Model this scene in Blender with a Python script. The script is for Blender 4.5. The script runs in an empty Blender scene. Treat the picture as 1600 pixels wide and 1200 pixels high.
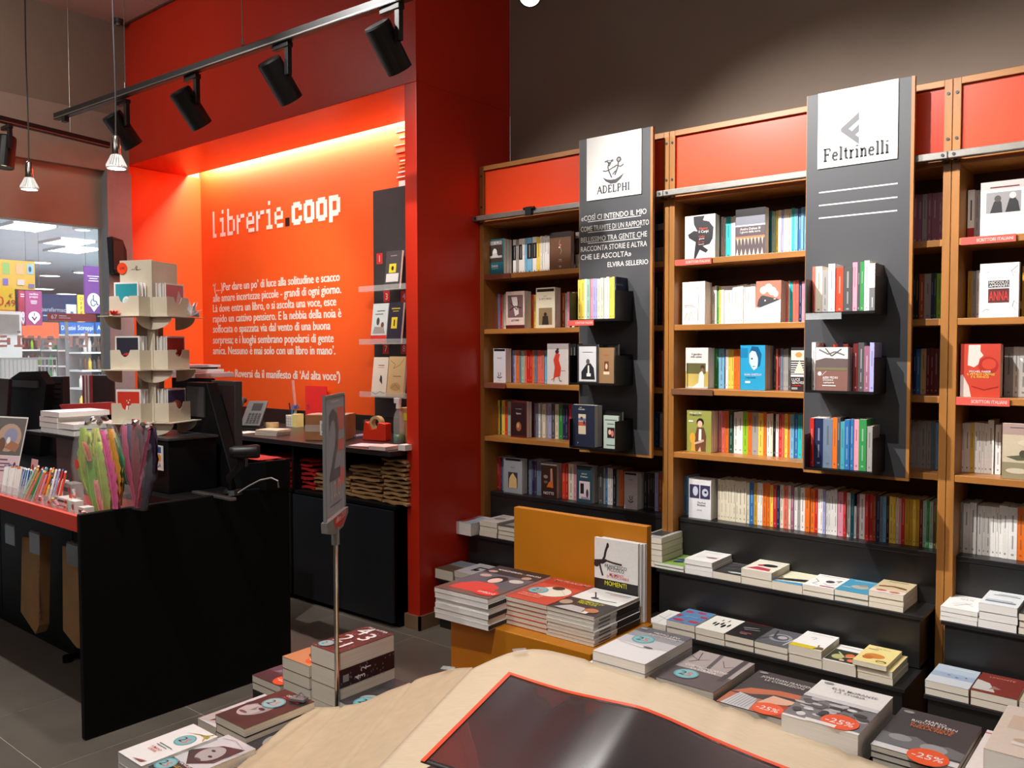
import bpy, math, random
from mathutils import Vector, Matrix
random.seed(7)
SC = bpy.context.scene
COL = SC.collection

# ---------------------------------------------------------------- camera
CF, YAW, PIT, ROL, CH = 1320.79, math.radians(39.53), math.radians(-2.268), math.radians(-.128), 1.464
_f0 = Vector((-math.sin(YAW), math.cos(YAW), 0)); _r0 = Vector((math.cos(YAW), math.sin(YAW), 0)); _u0 = Vector((0, 0, 1))
FW = math.cos(PIT)*_f0 + math.sin(PIT)*_u0; _u1 = -math.sin(PIT)*_f0 + math.cos(PIT)*_u0
RT = math.cos(ROL)*_r0 + math.sin(ROL)*_u1; UP = -math.sin(ROL)*_r0 + math.cos(ROL)*_u1
CP = Vector((0, 0, CH))
cd = bpy.data.cameras.new('camera'); cam = bpy.data.objects.new('camera', cd); COL.objects.link(cam)
cd.sensor_width = 36; cd.lens = CF*36/1600; cd.clip_start = .05; cd.clip_end = 200
mw = Matrix.Identity(4)
for i in range(3):
    mw[i][0] = RT[i]; mw[i][1] = UP[i]; mw[i][2] = -FW[i]; mw[i][3] = CP[i]
cam.matrix_world = mw
SC.camera = cam

def P(x, y, **k):
    """point of the photograph (1600x1200 px) on the plane X=, Y= or Z="""
    d = FW + RT*((x-800)/CF) - UP*((y-600)/CF)
    for a, i in (('X', 0), ('Y', 1), ('Z', 2)):
        if a in k: t = (k[a]-CP[i])/d[i]
    return CP + d*t

# ---------------------------------------------------------------- world, exposure, lights
w = bpy.data.worlds.new('world'); SC.world = w; w.use_nodes = True
w.node_tree.nodes['Background'].inputs[0].default_value = (.9, .85, .8, 1)
w.node_tree.nodes['Background'].inputs[1].default_value = .045
vs = SC.view_settings
vs.view_transform = 'Standard'; vs.look = 'None'; vs.gamma = 1; vs.use_curve_mapping = False; vs.exposure = 0.0

def spot(name, loc, target, energy, size=60, blend=.5, col=(1, .965, .935), radius=.02):
    l = bpy.data.lights.new(name, 'SPOT'); l.energy = energy; l.spot_size = math.radians(size); l.spot_blend = blend
    l.color = col; l.shadow_soft_size = radius
    o = bpy.data.objects.new(name, l); COL.objects.link(o); o.location = loc
    o.rotation_euler = (Vector(target)-Vector(loc)).to_track_quat('-Z', 'Y').to_euler()
    return o
def area(name, loc, target, energy, sx, sy, col=(1, .95, .9)):
    l = bpy.data.lights.new(name, 'AREA'); l.energy = energy; l.shape = 'RECTANGLE'; l.size = sx; l.size_y = sy; l.color = col
    o = bpy.data.objects.new(name, l); COL.objects.link(o); o.location = loc
    o.rotation_euler = (Vector(target)-Vector(loc)).to_track_quat('-Z', 'Y').to_euler()
    return o
# shop spotlights behind and above the viewer (track lamps outside the frame)
spot('shelf_spot', (-2.35, 1.75, 3.45), (-1.28, 3.5, 1.62), 600, 60, 1.0)
spot('shelf_spot', (-3.25, 1.75, 3.45), (-2.4, 3.5, 1.5), 220, 60, 1.0)
spot('shelf_spot', (-1.5, 1.6, 3.45), (-.35, 3.5, 1.6), 260, 60, 1.0)
spot('table_spot', (-.8, .5, 3.5), (-.85, 1.35, .75), 170, 62, .8)
spot('table_spot', (-2.6, .6, 3.45), (-1.75, 1.3, .55), 110, 60, .8)
spot('counter_spot', (-2.7, .9, 3.45), (-3.9, 1.6, 1.2), 190, 60, .8)
area('window_fill', (-5.0, 1.2, 3.6), (-6.2, 2.4, 1.9), 15, .6, .6)  # fill areas are added soft light, not track lamps
area('wall_fill', (.6, 1.2, 3.7), (.4, 3.8, 2.9), 16, 1.5, .6)
area('shop_fill', (-1.2, -1.2, 3.6), (-1.4, 1.5, 0), 40, 3.5, 2.5, (1, .97, .94))
area('cove_strip', (-4.75, 3.605, 2.93), (-4.75, 3.63, 0), 42, 2.9, .05, (1, .92, .86))
spot('wall_washer', (-4.35, 2.45, 2.65), (-5.1, 3.66, 1.75), 60, 70, .8, (1, .9, .78))
spot('wall_washer', (-3.55, 2.5, 2.65), (-4.5, 3.66, 1.8), 60, 70, .8, (1, .9, .78))
for x, y in ((-11, 5), (-16, 7.5), (-24, 12)):
    area('hall_light', (x, y, 4.0), (x, y, 0), 560, 5, 4, (.86, .93, 1))

# ---------------------------------------------------------------- materials
def lin(c):
    c = c/255 if isinstance(c, int) or c > 1 else c
    return c/12.92 if c <= .04045 else ((c+.055)/1.055)**2.4
def L3(c): return (lin(c[0]), lin(c[1]), lin(c[2]), 1)
PAL = dict(w=(236, 232, 226), c=(228, 218, 192), g=(160, 156, 152), G=(78, 76, 76), k=(24, 22, 22), r=(196, 40, 32), R=(104, 26, 28), o=(232, 112, 34),
           O=(160, 74, 28), s=(226, 110, 92), p=(226, 150, 168), y=(240, 206, 84), Y=(200, 150, 34), l=(140, 196, 40), e=(52, 140, 72), E=(30, 66, 52),
           a=(160, 196, 176), t=(28, 104, 118), q=(40, 186, 186), b=(44, 108, 168), B=(30, 40, 78), u=(120, 180, 212), U=(112, 128, 148),
           v=(168, 168, 214), V=(66, 50, 76), n=(110, 74, 50), N=(52, 36, 32), m=(150, 96, 116), T=(190, 160, 112), z=(70, 160, 170), x=(226, 66, 36))
NAMES = dict(w='white', c='cream', g='grey', G='dark grey', k='black', r='red', R='dark red', o='orange', O='rust brown', s='salmon', p='pink', y='yellow',
             Y='ochre', l='lime green', e='green', E='dark green', a='pale green', t='teal', q='turquoise', b='blue', B='navy', u='light blue', U='grey blue',
             v='lavender', V='dark violet', n='brown', N='dark brown', m='mauve', T='tan', z='blue green', x='orange red')
def col(c): return L3(PAL[c]) if isinstance(c, str) else L3(c)

MAT = {}
def mat(name, c, rough=.5, metal=0., noise=.0, nscale=20., bump=0., bscale=60., emit=0., alpha=1., trans=0., coat=0., stretch=None, attr=False, spec=.5):
    if name in MAT: return MAT[name]
    m = bpy.data.materials.new(name); m.use_nodes = True; nt = m.node_tree; N = nt.nodes; Lk = nt.links
    b = N['Principled BSDF']; c4 = col(c)
    b.inputs['Base Color'].default_value = c4; b.inputs['Roughness'].default_value = rough; b.inputs['Metallic'].default_value = metal
    b.inputs['Coat Weight'].default_value = coat; b.inputs['Alpha'].default_value = alpha; b.inputs['Transmission Weight'].default_value = trans
    b.inputs['Specular IOR Level'].default_value = spec
    if emit: b.inputs['Emission Color'].default_value = c4; b.inputs['Emission Strength'].default_value = emit
    src = None
    if attr:
        a = N.new('ShaderNodeAttribute'); a.attribute_name = 'Col'; src = a.outputs['Color']; Lk.new(src, b.inputs['Base Color'])
    if noise or bump:
        tc = N.new('ShaderNodeTexCoord'); mp = N.new('ShaderNodeMapping'); Lk.new(tc.outputs['Object'], mp.inputs[0])
        if stretch: mp.inputs['Scale'].default_value = stretch
    if noise:
        n = N.new('ShaderNodeTexNoise'); n.inputs['Scale'].default_value = nscale; n.inputs['Detail'].default_value = 4; Lk.new(mp.outputs[0], n.inputs['Vector'])
        mr = N.new('ShaderNodeMapRange'); Lk.new(n.outputs[0], mr.inputs[0])
        mr.inputs[1].default_value = .3; mr.inputs[2].default_value = .7; mr.inputs[3].default_value = 1-noise; mr.inputs[4].default_value = 1+noise*.6
        mx = N.new('ShaderNodeMix'); mx.data_type = 'RGBA'; mx.blend_type = 'MULTIPLY'; mx.inputs[0].default_value = 1
        if src: Lk.new(src, mx.inputs[6])
        else: mx.inputs[6].default_value = c4
        Lk.new(mr.outputs[0], mx.inputs[7]); Lk.new(mx.outputs[2], b.inputs['Base Color'])
    if bump:
        n2 = N.new('ShaderNodeTexNoise'); n2.inputs['Scale'].default_value = bscale; Lk.new(mp.outputs[0], n2.inputs['Vector'])
        bp = N.new('ShaderNodeBump'); bp.inputs['Strength'].default_value = bump; bp.inputs['Distance'].default_value = .002
        Lk.new(n2.outputs[0], bp.inputs['Height']); Lk.new(bp.outputs[0], b.inputs['Normal'])
    MAT[name] = m
    return m
m_print = mat('printed_card', 'w', .42, attr=True, noise=.04, nscale=120)
m_ink = mat('printed_ink', 'w', .38, attr=True, noise=.03, nscale=200)
m_page = mat('book_pages', (226, 216, 198), .9, noise=.2, nscale=3, stretch=(1, 1, 420))
m_pageS = mat('book_pages_white', (236, 232, 226), .9, noise=.12, nscale=3, stretch=(1, 1, 420))
m_red = mat('red_paint', (204, 44, 20), .38, noise=.05, nscale=2, bump=.06, bscale=250)
m_niche = mat('niche_paint', (240, 92, 30), .45, noise=.04, nscale=2, bump=.05, bscale=250)
m_grey = mat('taupe_wall_paint', (128, 112, 98), .7, noise=.06, nscale=3, bump=.1, bscale=200)
m_beige = mat('beige_wall_paint', (176, 158, 138), .7, noise=.05, nscale=3)
m_ceil = mat('ceiling_tile_board', (206, 186, 172), .9, noise=.05, nscale=60, bump=.2, bscale=300)
m_grid = mat('ceiling_grid_metal', (150, 136, 126), .6, noise=.05)
m_tile = mat('floor_tile_stone', (124, 116, 106), .35, noise=.12, nscale=5, bump=.05, bscale=120)
m_grout = mat('floor_grout', (186, 180, 170), .8, noise=.1)
m_wood = mat('cherry_wood', (168, 112, 54), .38, noise=.22, nscale=6, stretch=(3, 3, .5), bump=.05)
m_woodx = mat('cherry_wood_shelf', (172, 114, 54), .38, noise=.2, nscale=6, stretch=(.5, 3, 3), bump=.05)
m_woodd = mat('dark_back_board', (74, 40, 24), .6, noise=.15, nscale=5, stretch=(3, 3, .5))
m_orange = mat('orange_header_board', (236, 70, 28), .3, noise=.04, nscale=3)
m_black = mat('black_laminate', (30, 29, 29), .35, noise=.15, nscale=8)
m_blackm = mat('black_counter_laminate', (7, 7, 8), .6, spec=.2, noise=.1, nscale=8)
m_bmetal = mat('black_metal', (22, 20, 20), .4, metal=.3, noise=.1)
m_lamp = mat('black_lamp_housing', (17, 16, 16), .45, noise=.1, nscale=30)
m_steel = mat('brushed_steel', (150, 146, 140), .35, metal=.8, noise=.1, nscale=40)
m_chrome = mat('chrome', (200, 196, 190), .2, metal=1, noise=.05)
m_char = mat('charcoal_board', (62, 63, 66), .45, noise=.08, nscale=3)
m_plate = mat('sign_plate_white', (232, 228, 222), .3, noise=.03, nscale=4)
m_amber = mat('amber_board', (196, 122, 14), .45, noise=.06, nscale=3)
m_card = mat('corrugated_cardboard', (222, 202, 172), .85, noise=.06, nscale=30, stretch=(1, 12, 1), bump=.15, bscale=40)
m_gloss = mat('black_glossy_poster', (50, 45, 47), .27, noise=.05, nscale=2, coat=.7)
m_border = mat('orange_poster_border', (238, 86, 52), .3, noise=.03)
m_kraft = mat('kraft_paper', (178, 136, 88), .8, noise=.12, nscale=10, bump=.3, bscale=30)
m_redpap = mat('red_paper', (196, 40, 40), .6, noise=.1, nscale=10)
m_beigec = mat('beige_card', (206, 194, 172), .7, noise=.04, nscale=20)
m_plast = mat('clear_plastic', (235, 240, 242), .08, alpha=.22, noise=.02)
m_film = mat('cellophane_film', (240, 244, 246), .1, alpha=.13, bump=.6, bscale=14, noise=.02)
m_glass = mat('shop_window_glass', (210, 222, 228), .03, alpha=.16, noise=.02)
m_bulb = mat('lit_lamp_face', (255, 250, 240), .3, emit=14, noise=.01)
m_panel = mat('lit_ceiling_panel', (250, 252, 255), .3, emit=7, noise=.01)
m_strip = mat('lit_cove_strip', (255, 226, 190), .3, emit=10, noise=.01)
m_white = mat('white_plastic', (226, 224, 220), .35, noise=.04)
m_wcord = mat('grey_cable', (170, 166, 160), .5, noise=.05)
m_grayp = mat('grey_plastic', (120, 120, 120), .45, noise=.06)
m_dgray = mat('dark_grey_plastic', (52, 50, 50), .4, noise=.06)
m_hall = mat('pale_hall_ceiling', (214, 224, 234), .8, noise=.05, nscale=2)
m_hfloor = mat('hall_floor', (214, 214, 210), .3, noise=.08, nscale=2)

# ---------------------------------------------------------------- mesh helper
class MB:
    def __init__(s): s.v = []; s.f = []; s.c = []; s.m = []; s.M = None
    def add(s, vs, fs, c=None, mi=0):
        n = len(s.v)
        s.v += [tuple(s.M @ Vector(p)) if s.M else tuple(p) for p in vs]
        for f in fs: s.f.append([n+i for i in f]); s.c.append(c); s.m.append(mi)
        return s
    def box(s, x0, x1, y0, y1, z0, z1, c=None, mi=0):
        v = [(x, y, z) for z in (z0, z1) for y in (y0, y1) for x in (x0, x1)]
        return s.add(v, [(0, 2, 3, 1), (4, 5, 7, 6), (0, 1, 5, 4), (2, 6, 7, 3), (0, 4, 6, 2), (1, 3, 7, 5)], c, mi)
    def quad(s, a, b, c_, d, c=None, mi=0): return s.add([a, b, c_, d], [(0, 1, 2, 3)], c, mi)
    def prism(s, pts, fn, d0, d1, c=None, mi=0):
        n = len(pts); v = [fn(x, y, d0) for x, y in pts] + [fn(x, y, d1) for x, y in pts]
        return s.add(v, [tuple(range(n))[::-1], tuple(range(n, 2*n))] + [(i, (i+1) % n, n+(i+1) % n, n+i) for i in range(n)], c, mi)
    def cyl(s, p0, p1, r0, r1=None, n=16, c=None, mi=0, caps=True):
        r1 = r0 if r1 is None else r1; p0 = Vector(p0); p1 = Vector(p1); a = (p1-p0).normalized()
        u = a.orthogonal().normalized(); w_ = a.cross(u)
        v = [p+(u*math.cos(2*math.pi*i/n)+w_*math.sin(2*math.pi*i/n))*r for p, r in ((p0, r0), (p1, r1)) for i in range(n)]
        f = [(i, (i+1) % n, n+(i+1) % n, n+i) for i in range(n)]
        if caps: f += [tuple(range(n))[::-1], tuple(range(n, 2*n))]
        return s.add(v, f, c, mi)
    def lathe(s, prof, o, ax=(0, 0, 1), n=20, c=None, mi=0):
        o = Vector(o); a = Vector(ax).normalized(); u = a.orthogonal().normalized(); w_ = a.cross(u); v = []; f = []
        for r, h in prof:
            for i in range(n): v.append(o+a*h+(u*math.cos(2*math.pi*i/n)+w_*math.sin(2*math.pi*i/n))*r)
        for j in range(len(prof)-1):
            for i in range(n): f.append((j*n+i, j*n+(i+1) % n, (j+1)*n+(i+1) % n, (j+1)*n+i))
        return s.add(v, f, c, mi)
    def tube(s, pts, r, n=8, c=None, mi=0):
        pts = [Vector(p) for p in pts]; v = []; f = []; u = None
        for k, p in enumerate(pts):
            t = (pts[min(k+1, len(pts)-1)]-pts[max(k-1, 0)]).normalized()
            u = t.orthogonal().normalized() if u is None else (u-t*u.dot(t)).normalized()
            w_ = t.cross(u)
            for i in range(n): v.append(p+(u*math.cos(2*math.pi*i/n)+w_*math.sin(2*math.pi*i/n))*r)
        for k in range(len(pts)-1):
            for i in range(n): f.append((k*n+i, k*n+(i+1) % n, (k+1)*n+(i+1) % n, (k+1)*n+i))
        f += [tuple(range(n))[::-1], tuple(range(len(v)-n, len(v)))]
        return s.add(v, f, c, mi)
    def grid(s, rows, c=None, mi=0):
        nr, nc = len(rows), len(rows[0])
        return s.add([p for r in rows for p in r], [(i*nc+j, i*nc+j+1, (i+1)*nc+j+1, (i+1)*nc+j) for i in range(nr-1) for j in range(nc-1)], c, mi)
    def obj(s, name, m, parent=None, smooth=False, bevel=0, M=None, solid=0, sub=0):
        me = bpy.data.meshes.new(name); me.from_pydata(s.v, [], s.f)
        ms = m if isinstance(m, (list, tuple)) else [m]
        for k in ms: me.materials.append(k)
        if len(ms) > 1: me.polygons.foreach_set('material_index', s.m)
        if any(c is not None for c in s.c):
            at = me.color_attributes.new('Col', 'FLOAT_COLOR', 'CORNER'); d = []
            for f, c in zip(s.f, s.c): d += list(c or (1, 1, 1, 1))*len(f)
            at.data.foreach_set('color', d)
        if smooth: me.polygons.foreach_set('use_smooth', [True]*len(me.polygons))
        me.update()
        o = bpy.data.objects.new(name, me); COL.objects.link(o)
        if parent: o.parent = parent
        if M: o.matrix_world = M
        if sub: q = o.modifiers.new('s', 'SUBSURF'); q.levels = q.render_levels = sub
        if solid: q = o.modifiers.new('t', 'SOLIDIFY'); q.thickness = solid; q.offset = 1
        if bevel: q = o.modifiers.new('b', 'BEVEL'); q.width = bevel; q.segments = 2; q.limit_method = 'ANGLE'; q.angle_limit = .7
        return o

def tag(o, label, cat, group=None, kind=None):
    o['label'] = label; o['category'] = cat
    if group: o['group'] = group
    if kind: o['kind'] = kind
    return o
def thing(name, label, cat, loc=(0, 0, 0), group=None, rz=0):
    o = bpy.data.objects.new(name, None); COL.objects.link(o); o.empty_display_size = .05
    o.location = loc; o.rotation_euler = (0, 0, rz)
    return tag(o, label, cat, group)
def struct(o): o['kind'] = 'structure'; return o
def bx(x0, x1, y0, y1, z0, z1): return MB().box(x0, x1, y0, y1, z0, z1)
def part(t, name, mb, m, **k):
    """mesh given in world coordinates, parented to the thing t"""
    o = mb.obj(name, m, **k); o.parent = t
    bpy_inv = Matrix.LocRotScale(t.location, t.rotation_euler, None).inverted() if t.parent is None else Matrix.Identity(4)
    o.matrix_parent_inverse = bpy_inv
    return o

# ---------------------------------------------------------------- flat print: text, shapes, pixels
_TX = {}
def text_geo(s, bold=0.):
    k = (s, bold)
    if k not in _TX:
        c = bpy.data.curves.new('txt', 'FONT'); c.body = s; c.resolution_u = 2; c.offset = bold
        o = bpy.data.objects.new('txt', c); m = bpy.data.meshes.new_from_object(o)
        v = [(p.co.x, p.co.y) for p in m.vertices]; f = [tuple(q.vertices) for q in m.polygons]
        bpy.data.objects.remove(o); bpy.data.meshes.remove(m); bpy.data.curves.remove(c)
        _TX[k] = (v, f, min([a for a, b in v], default=0), max([a for a, b in v], default=1))
    return _TX[k]
PIX = dict(l=["#..", "#..", "#..", "#..", "#..", "#..", "##."], i=[".#.", "...", "##.", ".#.", ".#.", ".#.", "###"],
           b=["#...", "#...", "###.", "#..#", "#..#", "#..#", "###."], r=["....", "....", "#.##", "##..", "#...", "#...", "#..."],
           e=["....", "....", ".##.", "#..#", "####", "#...", ".###"])
PIXB = dict(c=[".####.", "######", "##..##", "##....", "##....", "##..##", "######", ".####."], o=[".####.", "######", "##..##", "##..##", "##..##", "##..##", "######", ".####."],
            p=["#####.", "######", "##..##", "##..##", "##..##", "######", "#####.", "##....", "##...."])
def pixel_text(mb, word, font, u, fn, base=0, gap=1, c=None, rowtop=7):
    x = 0
    for ch in word:
        g = font[ch]
        for r, row in enumerate(g):
            y = rowtop-r
            a = 0
            while a < len(row):
                if row[a] == '#':
                    b = a
                    while b < len(row) and row[b] == '#': b += 1
                    mb.quad(fn((x+a)*u, (y-1)*u), fn((x+b)*u, (y-1)*u), fn((x+b)*u, y*u), fn((x+a)*u, y*u), c)
                    a = b
                else: a += 1
        x += len(g[0])+gap
    return x*u
def art(items, w, h, fn, mb=None, dz=.00018):
    """items in cover fractions: r rect, e ellipse, p polygon, t text, k stroke; drawn later lies on top"""
    mb = mb or MB(); dz = min(dz, .0016/max(1, len(items))); z = dz
    for it in items:
        k = it[0]
        if k == 'r':
            _, x0, y0, x1, y1, c = it; pts = [(x0, y0), (x1, y0), (x1, y1), (x0, y1)]
        elif k == 'e':
            _, cx, cy, rx, ry, c = it; pts = [(cx+rx*math.cos(a*math.pi/9), cy+ry*math.sin(a*math.pi/9)) for a in range(18)]
        elif k == 'p': _, pts, c = it
        elif k == 'k':
            _, pp, wd, c = it; cc = col(c)
            for (xa, ya), (xb, yb) in zip(pp, pp[1:]):
                dx, dy = (xb-xa)*w, (yb-ya)*h; l = math.hypot(dx, dy) or 1; nx, ny = -dy/l*wd*w/2, dx/l*wd*w/2
                mb.add([fn(xa*w+nx, ya*h+ny, z), fn(xa*w-nx, ya*h-ny, z), fn(xb*w-nx, yb*h-ny, z), fn(xb*w+nx, yb*h+ny, z)], [(0, 1, 2, 3)], cc)
            z += dz; continue
        elif k == 't':
            _, s, x, y, size, c, al, mw_ = (list(it)+['c', 0])[:8] if len(it) < 8 else it
            v, f, xa, xb = text_geo(s, .006); sy = size*h/.72; sx = sy
            if mw_: sx = min(sx, mw_*w/(xb-xa)) if mw_ > 0 else -mw_*w/(xb-xa)
            ox = x*w - ((xa+xb)/2*sx if al == 'c' else xb*sx if al == 'r' else xa*sx)
            mb.add([fn(ox+px*sx, y*h+py*sy, z) for px, py in v], f, col(c)); z += dz; continue
        elif k == 'S':   # round discount sticker
            _, cx, cy, r = it; q = r*w/h
            art([('e', cx, cy, r, q, (240, 90, 40)), ('t', '-25%', cx, cy-q*.3, q*.62, 'w', 'c', r*1.5)], w, h, lambda a, b, c_: fn(a, b, c_+z), mb, dz); z += 3*dz; continue
        elif k == 'T':   # round teal anniversary sticker
            _, cx, cy, r = it; q = r*w/h
            art([('e', cx, cy, r, q, (96, 158, 166)), ('e', cx, cy, r*.86, q*.86, (128, 188, 192)), ('t', '2', cx-r*.28, cy-q*.42, q*.85, 'k', 'c', r*.6), ('t', '5', cx+r*.28, cy-q*.42, q*.85, (226, 116, 104), 'c', r*.6)], w, h,
                lambda a, b, c_: fn(a, b, c_+z), mb, dz); z += 5*dz; continue
        mb.add([fn(px*w, py*h, z) for px, py in pts], [tuple(range(len(pts)))], col(c)); z += dz
    return mb

# ---------------------------------------------------------------- books
PAGE = .0007
def book(label, w, h, th, M, cover='w', items=None, spine=None, group=None, pages=None, name='paperback', nspine=True):
    """local axes: x from spine to fore edge, y up the page, z through the book (front cover at z=th)"""
    cc = col(cover); mb = MB(); e = PAGE
    mb.box(0, w, 0, h, th-e, th, cc); mb.box(0, w, 0, h, 0, e, cc); mb.box(0, e, 0, h, e, th-e, cc)
    o = mb.obj(name, m_print); o.matrix_world = M; tag(o, label, 'book', group)
    pg = MB().box(e, w-.0006, .0005, h-.0005, e, th-e).obj('page_block', pages or m_page); pg.parent = o
    if items:
        a = art(items, w, h, lambda x, y, z: (x, y, th+z)).obj('cover_print', m_ink); a.parent = o
    if spine is None and nspine:
        lum = sum(PAL[cover] if isinstance(cover, str) else cover)/3
        ic = 'k' if lum > 125 else 'w'; base_ = PAL[cover] if isinstance(cover, str) else cover; ic = tuple(int(v*.5+(84 if ic == 'k' else 222)*.5) for v in base_)
        r = random.Random(label); a0 = r.uniform(.42, .58); a1 = r.uniform(.78, .92)
        spine = [('r', .40, a0, .60, a1, ic), ('r', .34, .07, .66, .105, ic)]
        if r.random() < .5: spine.append(('r', .42, .2, .58, a0-.08, ic))
    if spine:
        a = art(spine, th, h, lambda x, y, z: (-z, y, x)).obj('spine_print', m_ink); a.parent = o
    return o
def m_front(x, y, z, lean=0., rz=0.):      # cover facing the room (-Y)
    R = Matrix(((1, 0, 0, 0), (0, 0, -1, 0), (0, 1, 0, 0), (0, 0, 0, 1)))
    return Matrix.Translation((x, y, z)) @ Matrix.Rotation(rz, 4, 'Z') @ Matrix.Rotation(lean, 4, 'X') @ R
def m_spine(x, y, z, lean=0.):      # spine facing the room, front cover towards +X
    R = Matrix(((0, 0, 1, 0), (1, 0, 0, 0), (0, 1, 0, 0), (0, 0, 0, 1)))
    return Matrix.Translation((x, y, z)) @ Matrix.Rotation(lean, 4, 'Y') @ R
def m_flat(x, y, z, rz=0.): return Matrix.Translation((x, y, z)) @ Matrix.Rotation(rz, 4, 'Z')
ORD = 'first second third fourth fifth sixth seventh eighth ninth tenth eleventh twelfth thirteenth fourteenth fifteenth sixteenth seventeenth eighteenth nineteenth twentieth'.split()
TENS = {2: 'twenty', 3: 'thirty', 4: 'forty', 5: 'fifty', 6: 'sixty'}
def ordn(i):
    if i <= 20: return ORD[i-1]
    t, u = divmod(i, 10)
    return TENS[t]+'-'+ORD[u-1] if u else TENS[t][:-1]+'ieth'
# ================================================================ THE SETTING
f = MB().box(-6.35, 3.0, -2.2, 4.0, -.06, -.0012).obj('floor', m_grout); struct(f)
tm = None
for i in range(-3, 13):
    for j in range(-7, 5):
        x0 = -3.11-.6*(8-i) + 1.8; y0 = 1.195+.5945*j
        x1, y1 = x0+.6, y0+.5945
        x0 = max(x0, -6.3); x1 = min(x1, 3.0); y0 = max(y0, -2.2); y1 = min(y1, 4.0)
        if x1-x0 < .05 or y1-y0 < .05: continue
        t = MB().box(x0+.0022, x1-.0022, y0+.0022, y1-.0022, -.006, 0).obj('floor_tile', m_tile); t.parent = f
c = MB().box(-6.35, 3.0, -2.2, 4.0, 3.86, 3.92).obj('ceiling', m_grid); struct(c)
for i in range(15):
    for j in range(10):
        x0 = -6.25+.6*i; y0 = 3.04-.6*(j+1)
        t = MB().box(x0+.008, x0+.592, y0+.008, y0+.592, 3.852, 3.8605).obj('ceiling_tile', m_ceil); t.parent = c
YB, YF, XP0, XL = 3.546, 3.064, -3.159, -6.25
# red portal: header, two jambs, soffit; the niche behind it
mb = MB().box(XL, XP0, YF, 3.55, 2.84, 3.855).box(XL, -6.236, YF, YF+.02, 0, 2.84).box(-3.247, XP0, YF, 3.817, 0, 2.84).box(-3.3, XP0, 3.55, 3.817, 2.84, 3.855)
mb.box(XL, -3.3, 3.55, 3.66, 2.97, 3.855)
struct(mb.obj('wall_portal', m_red, bevel=.003))
struct(bx(XL, -3.247, 3.66, 3.76, 0, 3.0).box(XL, -6.232, YF+.0205, 3.66, 0, 2.839).obj('wall_niche', m_niche))
t_ = bx(-6.1, -3.35, 3.585, 3.625, 2.945, 2.965).obj('cove_light_strip', m_strip); tag(t_, 'glowing warm light strip hidden above the niche wall', 'light')
struct(bx(-3.262, XP0+.012, YF-.012, YF, 0, .075).box(XP0, XP0+.012, YF-.012, 3.54, 0, .075).box(-3.262, -3.247, YF, 3.1, 0, .075).obj('baseboard_portal', mat('taupe_skirting', (142, 112, 84), .5, noise=.08)))
struct(bx(XP0, 3.0, 3.817, 3.9, 0, 3.86).obj('wall_back', m_grey))
struct(bx(2.9, 3.0, -2.2, 3.817, 0, 3.86).obj('wall_right', m_grey))
struct(bx(-6.35, 3.0, -2.3, -2.2, 0, 3.86).obj('wall_front', m_grey))
struct(MB().box(-6.35, XL, -2.2, 3.76, 2.363, 3.86).box(-6.35, XL, 2.9, 3.76, 0, 2.363).obj('wall_left', m_beige))
struct(bx(XL, XL+.06, -2.2, YF, 2.77, 3.18).obj('trim_1', mat('upper_wall_band', (150, 134, 118), .7, noise=.05)))
struct(bx(XL, XL+.03, -2.2, YF, 3.18, 3.86).obj('trim_shade', m_grey))  # upper wall above the band; its shade is put into the darker paint
struct(bx(XL-.02, XL+.09, 2.885, YF-.002, 0, 2.77).obj('trim_3', mat('grey_column', (156, 160, 164), .5, noise=.06)))
g = bx(XL-.06, XL-.05, -2.2, 2.885, 0, 2.363).obj('window_1', m_glass); struct(g)
# mirrored shop lettering on the glass
mb = MB(); yl = P(165+10, 545, X=XL).y; u = .0215
pixel_text(mb, 'librerie', PIX, u, lambda x, y: (XL-.045, yl+.02-x, 1.495+y*.74), gap=1)
mb.obj('vinyl_letters', mat('frosted_vinyl', (244, 246, 248), .6, noise=.02), g)

# ---------------------------------------------------------------- hall beyond the shop window
struct(bx(-60, XL-.12, -6, 34, -.1, 0).obj('floor_hall', m_hfloor))
struct(bx(-60, XL-.12, -6, 34, 4.2, 4.3).obj('ceiling_hall', m_hall))
struct(bx(-60, -59.8, -6, 34, 0, 4.2).obj('wall_hall', mat('hall_far_wall', (64, 104, 150), .7, noise=.1)))
def hall_panel(px, py, wx, wy, label, rnd=False):
    p = P(px, py, Z=4.195)
    if rnd: mb = MB().cyl((p.x, p.y, 4.15), (p.x, p.y, 4.199), wx, n=20)
    else: mb = MB().box(p.x-wx, p.x+wx, p.y-wy, p.y+wy, 4.16, 4.199)
    t = thing('ceiling_light', label, 'light', (p.x, p.y, 4.2), 'hall ceiling lights')
    part(t, 'diffuser', mb, m_panel)
    part(t, 'frame', MB().box(p.x-wx-.04, p.x+wx+.04, p.y-wy-.04, p.y-wy, 4.14, 4.2).box(p.x-wx-.04, p.x+wx+.04, p.y+wy, p.y+wy+.04, 4.14, 4.2) if not rnd else MB().lathe([(wx, -.06), (wx+.05, -.06), (wx+.05, 0)], (p.x, p.y, 4.2)), m_white)
for a in ((38, 353, .55, .42, 'largest square ceiling light of the hall, nearest the shop window'), (105, 377, .6, .4, 'second square hall ceiling light, behind the largest one'),
          (112, 389, .65, .42, 'third square hall ceiling light, just behind the second')): hall_panel(*a)
for a in ((129, 356, .15, 0, 'small round hall downlight beside the grey column'), (62, 408, .3, 0, 'round hall ceiling light above the yellow price banner'), (78, 429, .32, 0, 'round hall ceiling light in the middle of the row'),
          (68, 450, .4, 0, 'round hall ceiling light above the price check sign'), (104, 458, .42, 0, 'farthest round hall ceiling light above the blue wall'), (131, 424, .32, 0, 'round hall ceiling light beside the purple wheelchair sign')): hall_panel(*a, rnd=True)
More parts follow.
